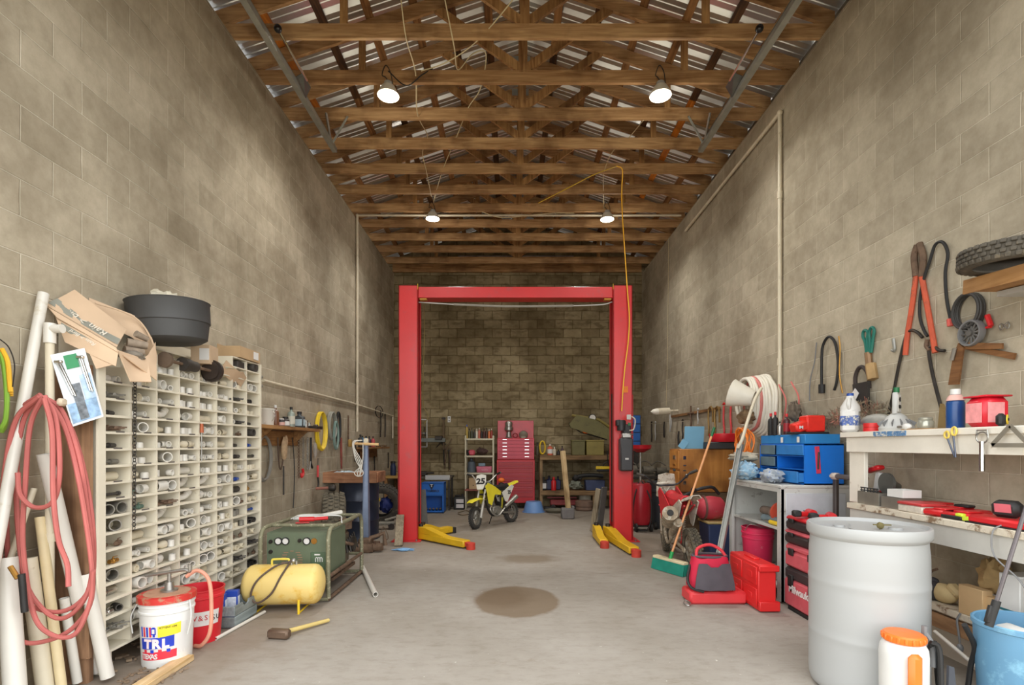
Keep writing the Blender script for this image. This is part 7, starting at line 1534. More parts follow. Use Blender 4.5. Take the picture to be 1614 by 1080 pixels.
# ---- hanging coil, funnel, orange cord
WC = mat('coil_white', (226,220,204), .45, var=.05)
cc = Vector((2.80, 5.95, 1.90))
t = thing('white_tubing_coil', 'big coil of ribbed white plastic tubing hanging on the right wall above the wooden cabinet', 'tubing coil', cc)
R7 = random.Random(4)
for q in range(9):
    rr = .25+.012*q; off = -.13+.028*q; pts = [(off+R7.uniform(-.01,.01), rr*.8*math.cos(2*PI*i/20)+.02*q*0, -.02+rr*1.05*math.sin(2*PI*i/20)-.008*q) for i in range(20)]
    b = MB(); b.tube(cat_rom(pts,2,closed=True), .021, 9, closed=True); part('tubing_loop', b, WC if q != 3 else mat('coil_pink', (206,120,112), .5), t)
t = thing('lamp_shade_cone', 'wide white plastic cone hanging on the near side of the white tubing coil', 'cone', Vector((2.50, 5.72, 1.94))); b = MB(); M = Matrix.Rotation(math.radians(-35),4,'Z') @ Matrix.Rotation(math.radians(-72),4,'Y'); b.lathe([(.075,-.16),(.08,-.16),(.155,.08),(.15,.085),(.07,-.155)], n=32, M=M); part('cone_shell', b, WC, t); b = MB(); b.ball((0,0,0),.05,12,8,M=M @ Matrix.Translation((0,0,-.08))); part('bulb', b, mat('dusty_bulb', (190,180,150), .5), t)
crumple('brown_mesh', 'crumpled brown mesh bundle under the white cone', 'mesh', (2.62, 5.80, 1.70), (.09,.1,.08), mat('mesh_brown', (128,104,76), .9, var=.35, scale=30), 7, .25)
for q, (y_, x_) in enumerate(((5.45,2.93),(5.7,2.93))):
    cable('pink_tube', ['thin pink tube hanging down beside the white conduit','second thin pink tube hanging from the white coil'][q], [(x_,y_,2.05),(x_,y_-.15,1.85),(x_,y_-.05,1.6),(x_-.02,y_+.1,1.5)], .008, mat('tube_pink', (206,110,104), .5), cat='tube')
oc = thing('orange_extension_cord', 'orange extension cord coil hanging below the white tubing coil', 'extension cord', Vector((2.56, 5.72, 1.58)))
for q in range(9):
    R8 = random.Random(q+20); a = R8.uniform(-.03,.03); b = MB(); pts = [(.02*math.sin(i*1.3+q)-.01*q+.03, (.14+.01*R8.random())*math.cos(2*PI*i/12)+a, -.19+(.17+.02*R8.random())*math.sin(2*PI*i/12)) for i in range(12)]; b.tube(cat_rom(pts,3,closed=True), .008, 6, closed=True); part('cord_loop', b, mat('cord_orange', (240,130,40), .45), oc)

# ---- tools hanging along the far right wall
TM = [DARK, RUST, RED, mat('brass_tool', (150,120,70), .5, .5), BLACK, LGREY]
rows_ = [(1027,668,.38,0,'dark bar with twisted end'),(1033,668,.34,5,'pale leather strip'),(1047,665,.3,0,'oval dark wire loop'),(1056,645,.42,5,'white pointed caliper'),(1076,665,.3,0,'short dark bar'),(1089,640,.36,1,'rusty T-handle bar clamp'),(1100,648,.2,5,'pale bent strap'),(1117,645,.4,3,'brass-coloured curved pipe bender'),(1127,645,.38,3,'second curved brass-toned bar'),(1141,640,.46,2,'red bolt cutter handle'),(1152,640,.40,2,'slim red handle'),(1070,680,.25,4,'black hanging loop')]
for i, (px_, py_, ln, mi_, lab) in enumerate(rows_):
    p = onx(px_,py_,XE-.02)
    def bld(t, ln=ln, mi_=mi_, i=i):
        strip(t, [(0,0,0),(0,.015,-ln*.4),(0,-.01,-ln*.75),(0,.01,-ln)], .013 if mi_ != 5 else .01, TM[mi_], 'shank')
        if i in (2,11): strip(t, [(0,0,0),(0,.06,-.1),(0,.05,-ln+.03),(0,.01,-ln)], .007, TM[mi_], 'loop')
        elif i == 5: strip(t, [(0,-.15,-.12),(0,.15,-.12)], .014, TM[mi_], 'cross_bar')
        elif i in (7,8): strip(t, [(0,0,0),(0,-.08,.03),(0,-.15,-.03),(0,-.16,-.2)], .013, TM[mi_], 'bent_arm')
        elif i == 3: strip(t, [(0,0,-.1),(0,-.08,-.26),(0,0,-.42)], .01, TM[mi_], 'caliper_arm')
        else: strip(t, [(0,-.03,.02),(0,0,.04),(0,.03,.02)], .012, TM[mi_], 'hook')
    hang('hanging_tool', f'{lab} hanging on the far right wall beyond the wooden cabinet' if i in (2,11) else f'{lab} hanging on the far part of the right wall', 'tool', p, bld)
b = MB(); p0 = onx(1058,648,XE-.005); p1 = onx(1135,655,XE-.005); d = p1-p0; b.box(d/2,(.02,abs(d.y),.04)); one('tool_rail', 'thin wooden rail holding the hanging tools on the far right wall', 'rail', b, WG if False else SW, p0)

# ---- white shelving: top shelf, bench, low shelf
UF = 2.55; UY1 = 4.04; UY0 = 2.28; UZ = 1.385+.039*UF
us = thing('white_top_shelf', 'worn white wooden top shelf with an apron board along the right wall', 'shelf', ((UF+XR-.01)/2, (UY0+UY1)/2, UZ)); w_ = XR-.01-UF; l_ = UY1-UY0
b = MB(); b.box((0,0,-.02),(w_,l_,.04), bev=.004); part('shelf_board', b, WPAINT, us)
b = MB(); b.box((-w_/2+.03,-.02,-.095),(.022,l_-.06,.11), bev=.002); part('apron_board', b, WPAINT, us)
b = MB(); b.box((-w_/2+.06,l_/2-.13,-.285),(.03,.17,.49), bev=.003); part('end_post', b, WPAINT, us)
b = MB(); b.box((-w_/2-.002,.35,-.022),(.005,.30,.034)); part('blue_tape', b, mat('tape_blue_worn', (84,124,164), .6, var=.2, rgb2=(214,210,196), thr=.54, scale=20), us)
BF = 2.50; BZ = 1.385-.17*BF; BY_1 = 3.88
wb2 = thing('white_workbench', 'chipped white-painted wooden workbench along the right wall under the white shelf', 'workbench', ((BF+XR-.01)/2, (UY0+BY_1)/2, 0)); w_ = XR-.01-BF; l_ = BY_1-UY0
BT = mat('bench_worn_paint', (208,198,178), .7, var=.1, scale=6, rgb2=(130,104,78), thr=.56, bump=.3)
b = MB(); b.box((0,0,BZ-.02),(w_,l_,.04), bev=.004); part('bench_top', b, BT, wb2)
b = MB(); b.box((-w_/2+.03,0,BZ-.10),(.025,l_-.02,.12), bev=.002); part('apron_board', b, mat('apron_grey_white', (190,188,180), .6, var=.06), wb2)
for y_ in (-l_/2+.05, l_/2-.06):
    for x_ in (-w_/2+.06, w_/2-.03):
        if y_ < 0 and x_ < 0: continue
        b = MB(); b.box((x_,y_,(BZ-.04)/2),(.04 if x_ > 0 else .08,.06,BZ-.04)); part('leg', b, WPAINT, wb2)
LF = 2.66; LZ = 1.385-.375*LF
ls = wb2; LXc = (LF+XR-.06)/2-wb2.location.x; LYc = 3.0-wb2.location.y; w_ = XR-.06-LF
b = MB(); b.box((LXc,LYc,LZ-.02),(w_,1.3,.04), bev=.004); part('lower_shelf', b, BT, ls)
b = MB(); b.box((LXc-w_/2+.02,LYc,LZ-.10),(.03,1.25,.09), bev=.003); part('brown_cleat', b, wood('brown_cleat', (172,136,100), (130,98,68), 1), ls)
b = MB(); b.box((LXc+w_/2-.04,LYc,LZ/2-.02),(.05,1.2,LZ-.04)); part('shelf_support', b, WPAINT, ls)
def onup(px, dx, dz=0.): X_ = UF+dx; return Vector((X_, X_*F/(px-806), UZ+.001+dz))
def onbench(px, dx, dz=0.): X_ = BF+dx; return Vector((X_, X_*F/(px-806), BZ+.001+dz))
# top shelf things
j = thing('bleach_jug', 'white gallon jug with blue label and blue cap on the end of the shelf', 'jug', onup(1340,.10), 50)
b = MB(); b.box((0,0,.09),(.145,.12,.18), bev=.02); b.lathe([(.07,.16),(.066,.2),(.03,.265),(.025,.285),(0,.285)], n=24); b.tube(cat_rom([(-.05,0,.17),(-.072,0,.21),(-.05,0,.25),(-.02,0,.26)],4), .014, 8); part('jug_body', b, WHITE, j)
b = MB(); b.cyl((0,0,.28),(0,0,.305),.024,n=16); part('cap', b, mat('cap_blue', (40,80,160), .4), j); b = MB(); b.box((0,0,.09),(.149,.124,.11), bev=.02); part('paper_label', b, mat('label_blueyellow', (70,96,160), .5, var=.3, scale=30, rgb2=(226,222,190), thr=.54), j)
for q, r_ in enumerate((.05,.05)):
    t = thing('tape_roll', ['lower red tape roll lying on the white shelf beside the bleach jug','upper red tape roll stacked on the white shelf beside the bleach jug'][q], 'tape roll', onup(1375,.08,.031*q+.0)); b = MB(); b.lathe([(.035,0),(.058,0),(.058,.029),(.035,.029),(.035,0)], n=28); part('tape', b, mat('tape_red', (206,44,44), .4), t)
t = thing('grey_fender', 'smooth grey plastic fender lying on the white shelf behind the red tape', 'fender', onup(1388,.24,.045)); b = MB(); b.ball((0,.05,.04),(.05,.16,.055),18,10); b.cyl((0,-.12,.0),(0,.1,.0),.03,n=10); part('fender_shell', b, mat('fender_grey', (166,164,156), .4), t)
t = thing('led_work_light', 'grey finned work light with a white 48 LED sign standing on the white shelf', 'work light', onup(1413,.12), 40)
b = MB(); b.lathe([(.0,0),(.10,0),(.105,.02),(.055,.10),(.03,.12),(0,.12)], n=28); b.box((.0,-.0,.19),(.10,.03,.15), bev=.005, taper=(.75,1)); part('light_body', b, LGREY, t)
b = MB()
for q in range(12): a = 2*PI*q/12; b.box((.08*math.cos(a),.08*math.sin(a),.045),(.05,.005,.05),(0,30,math.degrees(a)))
part('cooling_fins', b, GREY, t); b = MB(); b.box((0,-.017,.19),(.07,.003,.12)); part('sign_plate', b, PAPER, t)
text('48', .042, BLACK, t, (0,-.020,.215), (90,0,0), .001, 'sign_lettering', bold=.001); text('LED', .034, BLACK, t, (0,-.020,.165), (90,0,0), .001, 'sign_lettering', bold=.001)
b = MB(); b.cyl((0,0,.265),(0,0,.30),.018,n=12); part('top_knob', b, GREENP, t)
t = thing('light_bulb', 'white light bulb lying at the front edge of the white shelf', 'light bulb', onup(1424,.04,.022)); b = MB(); b.ball((0,-.03,0),(.022,.035,.022),14,10); part('glass_bulb', b, WHITE, t); b = MB(); b.cyl((0,0,0),(0,.045,0),.011,n=10); part('screw_base', b, STEEL, t)
t = thing('glass_jar', 'short glass jar with a metal lid on a rusty plate on the white shelf', 'jar', onup(1459,.1,.008)); b = MB(); b.lathe([(0,0),(.04,0),(.043,.01),(.043,.04),(.035,.05),(.038,.055),(.038,.065),(.032,.07),(0,.072)], n=24); part('jar_body', b, mat('jar_grey', (176,176,162), .2, .4, var=.1), t); 
b = MB(); b.box((0,0,.003),(.14,.24,.006)); one('rusty_plate', 'flat rusty plate under the glass jar on the white shelf', 'plate', b, mat('rusty_tan_plate', (164,128,86), .8, var=.2), onup(1459,.1))
b_ = bottle('blue_windshield_bottle', 'blue cylindrical bottle with a pink shoulder and white cap on the white shelf', 'bottle', onup(1506,.1), .045, .235, mat('bottle_blue', (28,70,128), .3), WHITE, neck=.5); b = MB(); b.lathe([(.0455,.165),(.04,.185),(.028,.2)], n=20); part('shoulder', b, mat('shoulder_pink', (226,180,168), .5), b_)
t = thing('red_coffee_tub', 'red plastic coffee tub with a faded label on the white shelf', 'tub', onup(1556,.12)); b = MB(); b.box((0,0,.085),(.15,.15,.17), bev=.03); b.box((0,0,.172),(.15,.15,.010), bev=.004); part('tub_body', b, mat('tub_red', (214,34,50), .35), t); b = MB(); b.box((-.02,-.0765,.08),(.09,.003,.11)); b.box((-.0765,-.0,.08),(.003,.1,.11)); part('paper_label', b, mat('label_pinkwhite', (230,150,150), .6, var=.2, scale=20), t)
t = thing('tape_measure', 'black and yellow tape measure at the front of the white shelf by the red tub', 'tape measure', onup(1578,.045), 40); b = MB(); b.box((0,0,.034),(.065,.04,.068), bev=.014); part('measure_body', b, BLACK, t); b = MB(); b.cyl((.01,-.021,.036),(.01,-.026,.036),.026,n=20); part('yellow_face', b, YEL, t); b = MB(); b.box((.01,-.028,.036),(.03,.002,.014)); part('face_label', b, BLACK, t)
t = thing('wood_wedge', 'brown wooden wedge leaning behind the blue bottle', 'wood', onup(1487,.34,.0)); b = MB(); b.plate([(-.05,0),(.05,0),(.03,.18)], .03, (0,0,0), (0,1,0), (0,0,1)); part('wedge', b, mat('wedge_brown', (140,116,72), .8, var=.2), t)
# things hanging on the shelf front
def fr(px, py, off=.012): return onx(px, py, UF-off)
t = thing('scissors', 'scissors with yellow and blue handles hanging from the white shelf edge', 'scissors', fr(1498,680)); b = MB(); b.tube([(0,.025+.016*math.cos(a),-.02+.02*math.sin(a)) for a in [2*PI*i/12 for i in range(12)]], .006, 6, closed=True); b.tube([(0,-.025+.016*math.cos(a),-.0+.024*math.sin(a)) for a in [2*PI*i/12 for i in range(12)]], .006, 6, closed=True); part('handle', b, mat('scissor_yellow', (224,196,90), .5), t); b = MB(); b.tube([(0,.02,-.04),(0,-.03,-.15)], .005, 6); b.tube([(0,-.02,-.025),(0,-.035,-.15)], .005, 6); part('blade', b, mat('scissor_blade', (90,96,110), .4, .6), t)
t = thing('adjustable_wrench', 'chrome spanner tool with a wire ring hanging from the white shelf edge', 'tool', fr(1548,690,.02)); b = MB(); b.cyl((0,0,-.02),(0,0,-.18),.013,n=12); part('shank', b, CHROME, t); b = MB(); b.tube([(0,.035*math.cos(a),.0+.03*math.sin(a)) for a in [2*PI*i/14 for i in range(14)]], .004, 6, closed=True); b.tube([(0,-.035,.01),(0,-.03,.04),(0,.03,.04),(0,.035,.01)], .004, 6); part('wire_ring', b, STEEL, t)
t = thing('speed_square', 'dull metal triangular speed square leaning on the white shelf edge', 'square', fr(1592,702,.02)); b = MB()
P3 = [(-.10,0),(.10,0),(0,.10)]; M = Matrix(((0,0,1,0),(-1,0,0,0),(0,1,0,0),(0,0,0,1)))
for k_ in range(3): a_, c_ = Vector((0,-P3[k_][0],P3[k_][1])), Vector((0,-P3[(k_+1)%3][0],P3[(k_+1)%3][1])); d = c_-a_; L_ = d.length; ang = math.atan2(d.z, d.y); b.box((a_+c_)/2,(.004,L_,.022),(math.degrees(ang),0,0))
part('square_frame', b, mat('square_metal', (150,144,130), .5, .5, var=.1), t)
# bench things
t = thing('baking_tin', 'large dull metal loaf tin at the far end of the white workbench', 'tin', onbench(1388,.14)); 
def tin(t, w_, l_, h_, m_):
    b = MB()
    for c_, s_ in (((0,0,.002),(w_,l_,.004)),((-w_/2,0,h_/2),(.004,l_,h_)),((w_/2,0,h_/2),(.004,l_,h_)),((0,-l_/2,h_/2),(w_,.004,h_)),((0,l_/2,h_/2),(w_,.004,h_))): b.box(c_, s_)
    part('tin_wall', b, m_, t)
TIN = mat('dull_tin', (160,156,146), .4, .7, var=.12)
tin(t, .18, .22, .09, TIN)
t = thing('baking_tin', 'smaller metal tin in the middle-left of the white workbench', 'tin', onbench(1420,.12)); tin(t, .14, .17, .075, TIN)
t = thing('white_tray', 'small white plastic tray resting on the smaller metal tin', 'tray', onbench(1425,.12,.078)); tin(t, .12, .14, .05, WHITE)
t = thing('circular_saw_blade', 'grey grinder with a round blade guard standing in the large tin', 'grinder', onbench(1400,.16,.095)); b = MB(); b.cyl((-.02,0,.06),(.0,.0,.06),.075,n=28); b.cyl((0,0,.06),(.1,.05,.03),.035,.03,n=14); b.ball((.02,0,.06),.035,12,8); part('grinder_body', b, mat('grinder_grey', (110,112,108), .4, .6, var=.15), t)
t = thing('black_wire_basket', 'black wire basket in the large tin at the end of the workbench', 'basket', onbench(1385,.14,.006)); b = MB()
for q in range(6): b.tube([(-.07,-.08+.032*q,.02),(-.07,-.08+.032*q,.11)], .004, 5); b.tube([(-.07,-.09,.02+.018*q),(-.07,.09,.02+.018*q)], .004, 5)
b.box((0,0,.01),(.15,.17,.01)); part('basket_wire', b, BLACK, t)
t = thing('caulking_gun', 'red and grey hand tool standing upright on the white workbench by the post', 'hand tool', onbench(1386,.22,.095)); b = MB(); b.box((0,0,.06),(.05,.06,.14),(12,0,0), bev=.012); part('tool_body', b, LGREY, t); b = MB(); b.box((-.01,.04,.15),(.06,.16,.035),(-14,0,0), bev=.01); b.box((.0,-.045,.05),(.03,.02,.14),(16,0,0), bev=.006); part('red_trim', b, RED, t)
t = thing('parts_organizer', 'clear organizer box with a red lid on the white workbench', 'organizer', onbench(1452,.09)); b = MB(); b.box((0,0,.022),(.15,.20,.044), bev=.006); part('organizer_body', b, mat('cloudy_plastic', (206,196,180), .3, var=.15, scale=40), t); b = MB(); b.box((0,0,.054),(.155,.21,.018), bev=.005); part('lid', b, mat('lid_dull_red', (190,60,60), .45), t)
for i, (px_, dx, l_, lab) in enumerate(((1478,.31,.34,'open red hard case farthest back on the white workbench'),(1508,.24,.34,'open red hard case in the middle of the white workbench'),(1492,.09,.20,'small red clam case near the front edge of the white workbench'),(1526,.10,.22,'second small red case near the front edge, touching the neon tool'))):
    t = thing('red_hard_case', lab, 'tool case', onbench(px_,dx), 6); b = MB(); b.box((0,0,.02),(.13,l_,.04), bev=.012); b.box((0,0,.045),(.10,l_*.4,.012), bev=.004); part('case_body', b, RED, t)
    if i == 1: b = MB(); b.box((0,-.05,.056),(.06,.09,.016), bev=.006); part('black_insert', b, BLACK, t)
t = thing('neon_tool', 'neon yellow-green and black hand tool at the front of the white workbench', 'hand tool', onbench(1524,.035)); b = MB(); b.box((0,-.04,.014),(.03,.12,.026), bev=.006); b.box((0,.04,.03),(.03,.05,.02), bev=.006); part('neon_body', b, mat('neon_green', (206,226,60), .45), t); b = MB(); b.box((.0,.09,.012),(.035,.14,.02), bev=.005); part('black_part', b, BLACK, t)
t = thing('battery_charger', 'red and black flat charger lying at the front of the white workbench', 'charger', onbench(1590,.08)); b = MB(); b.box((0,0,.022),(.14,.34,.044), bev=.012); part('charger_base', b, RED, t); b = MB(); b.box((0,0,.004),(.15,.35,.008)); part('rubber_base', b, BLACK, t)
t = thing('battery_pack', 'black battery with a pink label standing on the red charger', 'battery', onbench(1588,.09,.047), 20); b = MB(); b.box((0,0,.045),(.075,.12,.085),(0,-10,0), bev=.02); part('battery_body', b, BLACK, t); b = MB(); b.box((-.042,0,.05),(.003,.07,.045),(0,-10,0)); part('battery_label', b, mat('label_rose', (206,100,110), .5), t)
t = thing('red_tool_tray', 'red flat tool lying beside the charger at the picture edge of the workbench', 'tool', onbench(1610,.24)); b = MB(); b.box((0,0,.02),(.12,.2,.04), bev=.01); part('tool_body', b, RED, t)
cable('charger_cord', 'thin grey cord hanging in a loop over the front edge of the workbench', [onbench(1582,.02,.02), Vector((BF-.02,2.68,BZ-.02)), Vector((BF-.03,2.66,BZ-.14)), Vector((BF-.03,2.52,BZ-.24)), Vector((BF-.03,2.42,BZ-.40))], .004, GREY, cat='cord')
# low shelf things
def onlow(px, dx, dz=0.): X_ = LF+dx; return Vector((X_, X_*F/(px-806), LZ+.001+dz))
t = thing('tan_power_tool', 'tan and black nail gun lying on the low shelf under the workbench', 'power tool', onlow(1500,.08)); b = MB(); b.ball((0,.06,.06),(.05,.1,.06),14,10); b.box((0,-.03,.1),(.06,.1,.05),(30,0,0), bev=.015); part('tool_body', b, mat('tool_tan', (214,190,140), .6, var=.1), t); b = MB(); b.lathe([(0,-.02),(.045,-.02),(.06,0),(.062,.03),(.055,.06),(0,.06)], axis='y', c=(-.015,.10,.062), n=18); b.ball((0,.15,.12),(.025,.05,.02),8,6); part('rubber_band', b, mat('dark_rubber_band', (60,58,62), .6), t); b = MB(); b.tube(cat_rom([(.0,.12,.10),(0,.18,.12),(0,.16,.17),(0,.11,.2)],4), .008, 6); part('chain_tail', b, RUST, t)
for px_, dx, w_, h_, lab in ((1537,.04,.16,.17,'plain cardboard panel standing on the low shelf left of the crumpled paper'),(1576,.06,.15,.14,'plain cardboard box on the low shelf behind the sprayer wand')):
    t = thing('cardboard_carton', lab, 'box', onlow(px_,dx)); b = MB(); b.box((0,0,h_/2),(.06,w_,h_), bev=.003); part('box_body', b, mat('carton_tan', (204,170,124), .85, var=.06), t)
crumple('brown_paper', 'crumpled brown paper piled on the low shelf at the right edge', 'paper', onlow(1573,.22,.21), (.07,.1,.10), mat('brown_paper', (200,168,116), .85, var=.2, scale=12), 17, .3, 18, 12)
t = thing('paper_support_box', 'low white box under the crumpled brown paper', 'box', onlow(1573,.22)); b = MB(); b.box((0,0,.06),(.12,.2,.12), bev=.003); part('box_body', b, PAPER, t)
t = thing('striped_white_box', 'white box with green and blue stripes at the right edge of the low shelf', 'box', onlow(1611,.09)); b = MB(); b.box((0,0,.15),(.14,.12,.30), bev=.004); part('box_body', b, WHITE, t); b = MB()
b.box((-.0,0,.085),(.143,.123,.012)); b.box((0,0,.105),(.143,.123,.012)); part('stripe', b, mat('stripe_teal', (40,110,120), .5), t)
t = thing('power_plug', 'grey cord with a plug hanging down from the low shelf', 'plug', Vector((LF-.015, LF*F/(1518-806), LZ-.005))); strip(t, [(0,0,.012),(-.012,.01,-.03),(-.012,.0,-.1),(-.012,-.01,-.16)], .006, GREY, 'cord'); b = MB(); b.ball((-.012,-.01,-.19),(.018,.018,.028),12,8); part('plug_body', b, GREY, t)
pipe_thing('white conduit leaning under the low shelf behind the sprayer', (2.62, 3.2, .03), (2.57, 2.62, .26), .012, PVC) if False else pipe_thing('white conduit leaning under the low shelf behind the sprayer', at(1545,1056,2.78), at(1474,996,3.2), .011, PVC)

# ---- wall tools on the near right wall
def wr(px, py, off=.03): return onx(px, py, XR-off)
def rel(o, *pp, off=.03): return [wr(x, y, off)-o for x, y in pp]
def wthing(name, label, cat, parts):
    o0 = wr(*parts[0][2][0]); t = thing(name, label, cat, o0)
    for nm, m_, pp, r_ in parts: b = MB(); b.tube(cat_rom(rel(o0, *pp),4) if len(pp) > 2 else rel(o0, *pp), r_, 8); part(nm, b, m_, t)
    return t
BCR = mat('cutter_red', (196,86,56), .6, var=.15, rgb2=(140,80,56), thr=.6)
t = wthing('bolt_cutter', 'big rusty red bolt cutter hanging with open handles on the right wall', 'bolt cutter', [('handle',BCR,[(1444,432),(1438,480),(1430,530),(1427,560)],.018),('handle',BCR,[(1452,432),(1461,480),(1470,530),(1474,556)],.018),('jaw',RUST,[(1444,436),(1441,405),(1446,386)],.022),('jaw',RUST,[(1453,436),(1455,405),(1449,384)],.022)])
wthing('crowbar', 'long dark crowbar with a curled top hanging left under the bolt cutter', 'crowbar', [('bar',DARK,[(1454,532),(1446,524),(1436,521),(1428,530),(1418,570),(1408,620),(1397,668)],.011)])
wthing('crowbar', 'second dark crowbar leaning right below the bolt cutter handle', 'crowbar', [('bar',DARK,[(1489,553),(1480,552),(1472,546),(1466,548),(1464,556),(1470,590),(1480,630),(1490,665)],.011),('claw',RUST,[(1466,552),(1460,545),(1462,535)],.014)])
wthing('black_hose_loop', 'black hose draped in a tall loop on the wall beside the bolt cutter', 'hose', [('hose',BLACK,[(1498,502),(1492,470),(1490,430),(1494,400),(1486,382),(1474,386),(1466,410),(1456,440),(1450,470),(1450,500),(1456,520),(1462,530)],.010),('hose_end',mat('hose_end_red', (206,90,80), .5),[(1497,503),(1498,514)],.018)])
p = wr(1527,464); coil('cable_coil', 'coiled grey-black cable hanging under the wooden tyre shelf', 'cable', p, Y_, .10, .11, 4, .010, mat('cable_black', (60,58,56), .6), seed=3, depth=.05)
p = wr(1531,525,.05); t = thing('small_spoked_wheel', 'small grey spoked wheel hanging on the right wall below the cable coil', 'wheel', p); b = MB(); b.lathe([(.072,-.02),(.082,-.02),(.086,0),(.082,.02),(.072,.02),(.068,0),(.072,-.02)], axis='x', n=28); part('tyre', b, GREY, t); b = MB()
for q in range(6): a = PI*q/6; b.tube([(0,-.07*math.cos(a),-.07*math.sin(a)),(0,.07*math.cos(a),.07*math.sin(a))], .007, 6)
b.cyl((-.02,0,0),(.02,0,0),.02,n=12); part('spokes', b, mat('wheel_dark', (96,94,90), .5), t)
t = wthing('red_handle_tool', 'small red handled tool hanging by the spoked wheel', 'hand tool', [('handle',RED,[(1556,497),(1560,508),(1562,514)],.015),('arm',RED,[(1562,515),(1552,517),(1546,519)],.008)])
p = wr(1583,514); t = thing('wing_nut', 'little silver wing-shaped clip on the right wall', 'clip', p); b = MB(); b.tube([(0,.03*math.cos(a),.022*math.sin(2*a)*.8) for a in [2*PI*i/20 for i in range(20)]], .005, 6, closed=True); part('clip_wire', b, STEEL, t)
RB = wood('old_saw_wood', (140,98,58), (100,66,38), 1)
def wplate(name, label, cat, poly, off, t_, m_): o0 = wr(*poly[0], off); b = MB(); Q = [wr(x, y, off)-o0 for x, y in poly]; n_ = len(Q); vs = Q+[q+Vector((-t_,0,0)) for q in Q]; b.add(vs, [tuple(range(n_)), tuple(range(2*n_-1,n_-1,-1))]+[(i,(i+1)%n_,n_+(i+1)%n_,n_+i) for i in range(n_)]); return one(name, label, cat, b, m_, o0)
wplate('wooden_square', 'brown wooden strip lying level in the hinged wooden square on the wall', 'wood strip', [(1516,540),(1582,541),(1582,550),(1516,551)], .035, .012, RB)
wplate('wooden_square', 'brown wooden strip sloping down right from the wall hook', 'wood strip', [(1520,543),(1603,557),(1600,567),(1519,550)], .02, .012, RB)
wplate('wooden_square', 'brown tapered wooden blade hanging down behind the blue bottle', 'wood strip', [(1513,541),(1521,548),(1513,606),(1497,607),(1505,560)], .05, .012, RB)
wthing('pocket_knife', 'small silver clasp hanging on the tapered wooden blade', 'clasp', [('clasp',STEEL,[(1516,549),(1513,560),(1511,568)],.012)]).location.x -= .045
GT = mat('snips_green', (30,112,98), .45)
t = wthing('tin_snips', 'green-handled tin snips hanging on the right wall', 'tin snips', [('handle',GT,[(1366,556),(1364,540),(1360,530),(1362,521),(1368,524),(1367,536),(1368,556)],.012),('handle',GT,[(1370,556),(1371,540),(1370,524),(1374,516),(1378,521),(1376,534),(1373,556)],.012),('blade',mat('snips_blade', (150,120,90), .5, .5),[(1368,556),(1370,575)],.026)])
t = wthing('leather_pouch', 'small tan leather sheath hanging under the green snips', 'sheath', [('sheath',mat('sheath_tan', (170,140,96), .8, var=.2),[(1372,574),(1376,598)],.04)])
wthing('jumper_cable', 'black cable looped on two nails with a plug end hanging above the tinsel', 'cable', [('cable',BLACK,[(1295,606),(1295,570),(1297,545),(1306,531),(1316,540),(1321,570),(1319,600),(1315,615)],.012),('plug',BLACK,[(1295,606),(1295,620)],.028)])
wthing('thin_cable', 'thin grey cord hanging left of the looped black cable', 'cable', [('cord',GREY,[(1287,540),(1284,570),(1277,600),(1276,632)],.006)])
wthing('brass_hook', 'thin wire hook with a loop above the looped cable', 'hook', [('wire',BRASS,[(1322,530),(1324,550),(1323,590),(1328,620)],.006)])
t = wthing('fan_belt', 'black ribbed fan belt arched above its cardboard sleeve on the right wall', 'belt', [('belt',mat('belt_dark', (62,52,48), .7),[(1349,615),(1348,595),(1354,580),(1362,580),(1369,592),(1370,612)],.016)])
o_ = wplate('belt_sleeve', 'black printed cardboard belt sleeve with a white tag hanging on the right wall', 'packaging', [(1347,606),(1371,601),(1371,645),(1350,650)], .05, .02, mat('sleeve_black', (50,48,46), .5))
o_ = wplate('price_tag', 'white diamond tag stuck on the black belt sleeve', 'tag', [(1348,612),(1354,620),(1348,632),(1342,622)], .075, .003, PAPER)
for i, (px_, py_) in enumerate(((1420,408),(1344,534),(1586,525))): pass
t = wthing('wall_bracket', 'small grey bracket screwed to the right wall beside the snips', 'bracket', [('bracket',GALV,[(1408,534),(1410,552),(1406,552)],.012)])
# wooden bracket shelf with a dirt-bike tyre at the top right
ts_ = thing('tyre_shelf', 'angled plywood shelf on a pale metal bracket holding the knobbly tyre on the right wall', 'shelf', (2.80, 2.72, 0)); 
zA = 2.235
b = MB(); b.box((0,-.02,zA+.035),(.34,.66,.03), (4,0,0), bev=.003); b.box((-.165,-.02,zA+.045),(.012,.66,.08), (4,0,0)); part('shelf_board', b, wood('shelf_plywood', (190,148,98), (150,108,62), 1), ts_)
b = MB(); b.box((.08,-.02,zA-.0),(.16,.6,.03), (4,0,0)); b.box((.155,-.2,zA-.22),(.03,.06,.42)); part('metal_bracket', b, LGREY, ts_)
KT = tyre_mb(.25, .10, .19, .013, 40); o = KT.build('motorcycle_tyre', mat('tyre_muddy_dark', (78,72,62), .85, var=.25, rgb2=(116,104,84), thr=.58), None, (2.70, 2.76, zA+.158), (0,0,0)); tag(o, 'knobbly motorcycle tyre lying flat on the plywood bracket shelf at the right edge', 'tyre'); o.rotation_euler = (math.radians(90+4), 0, 0)

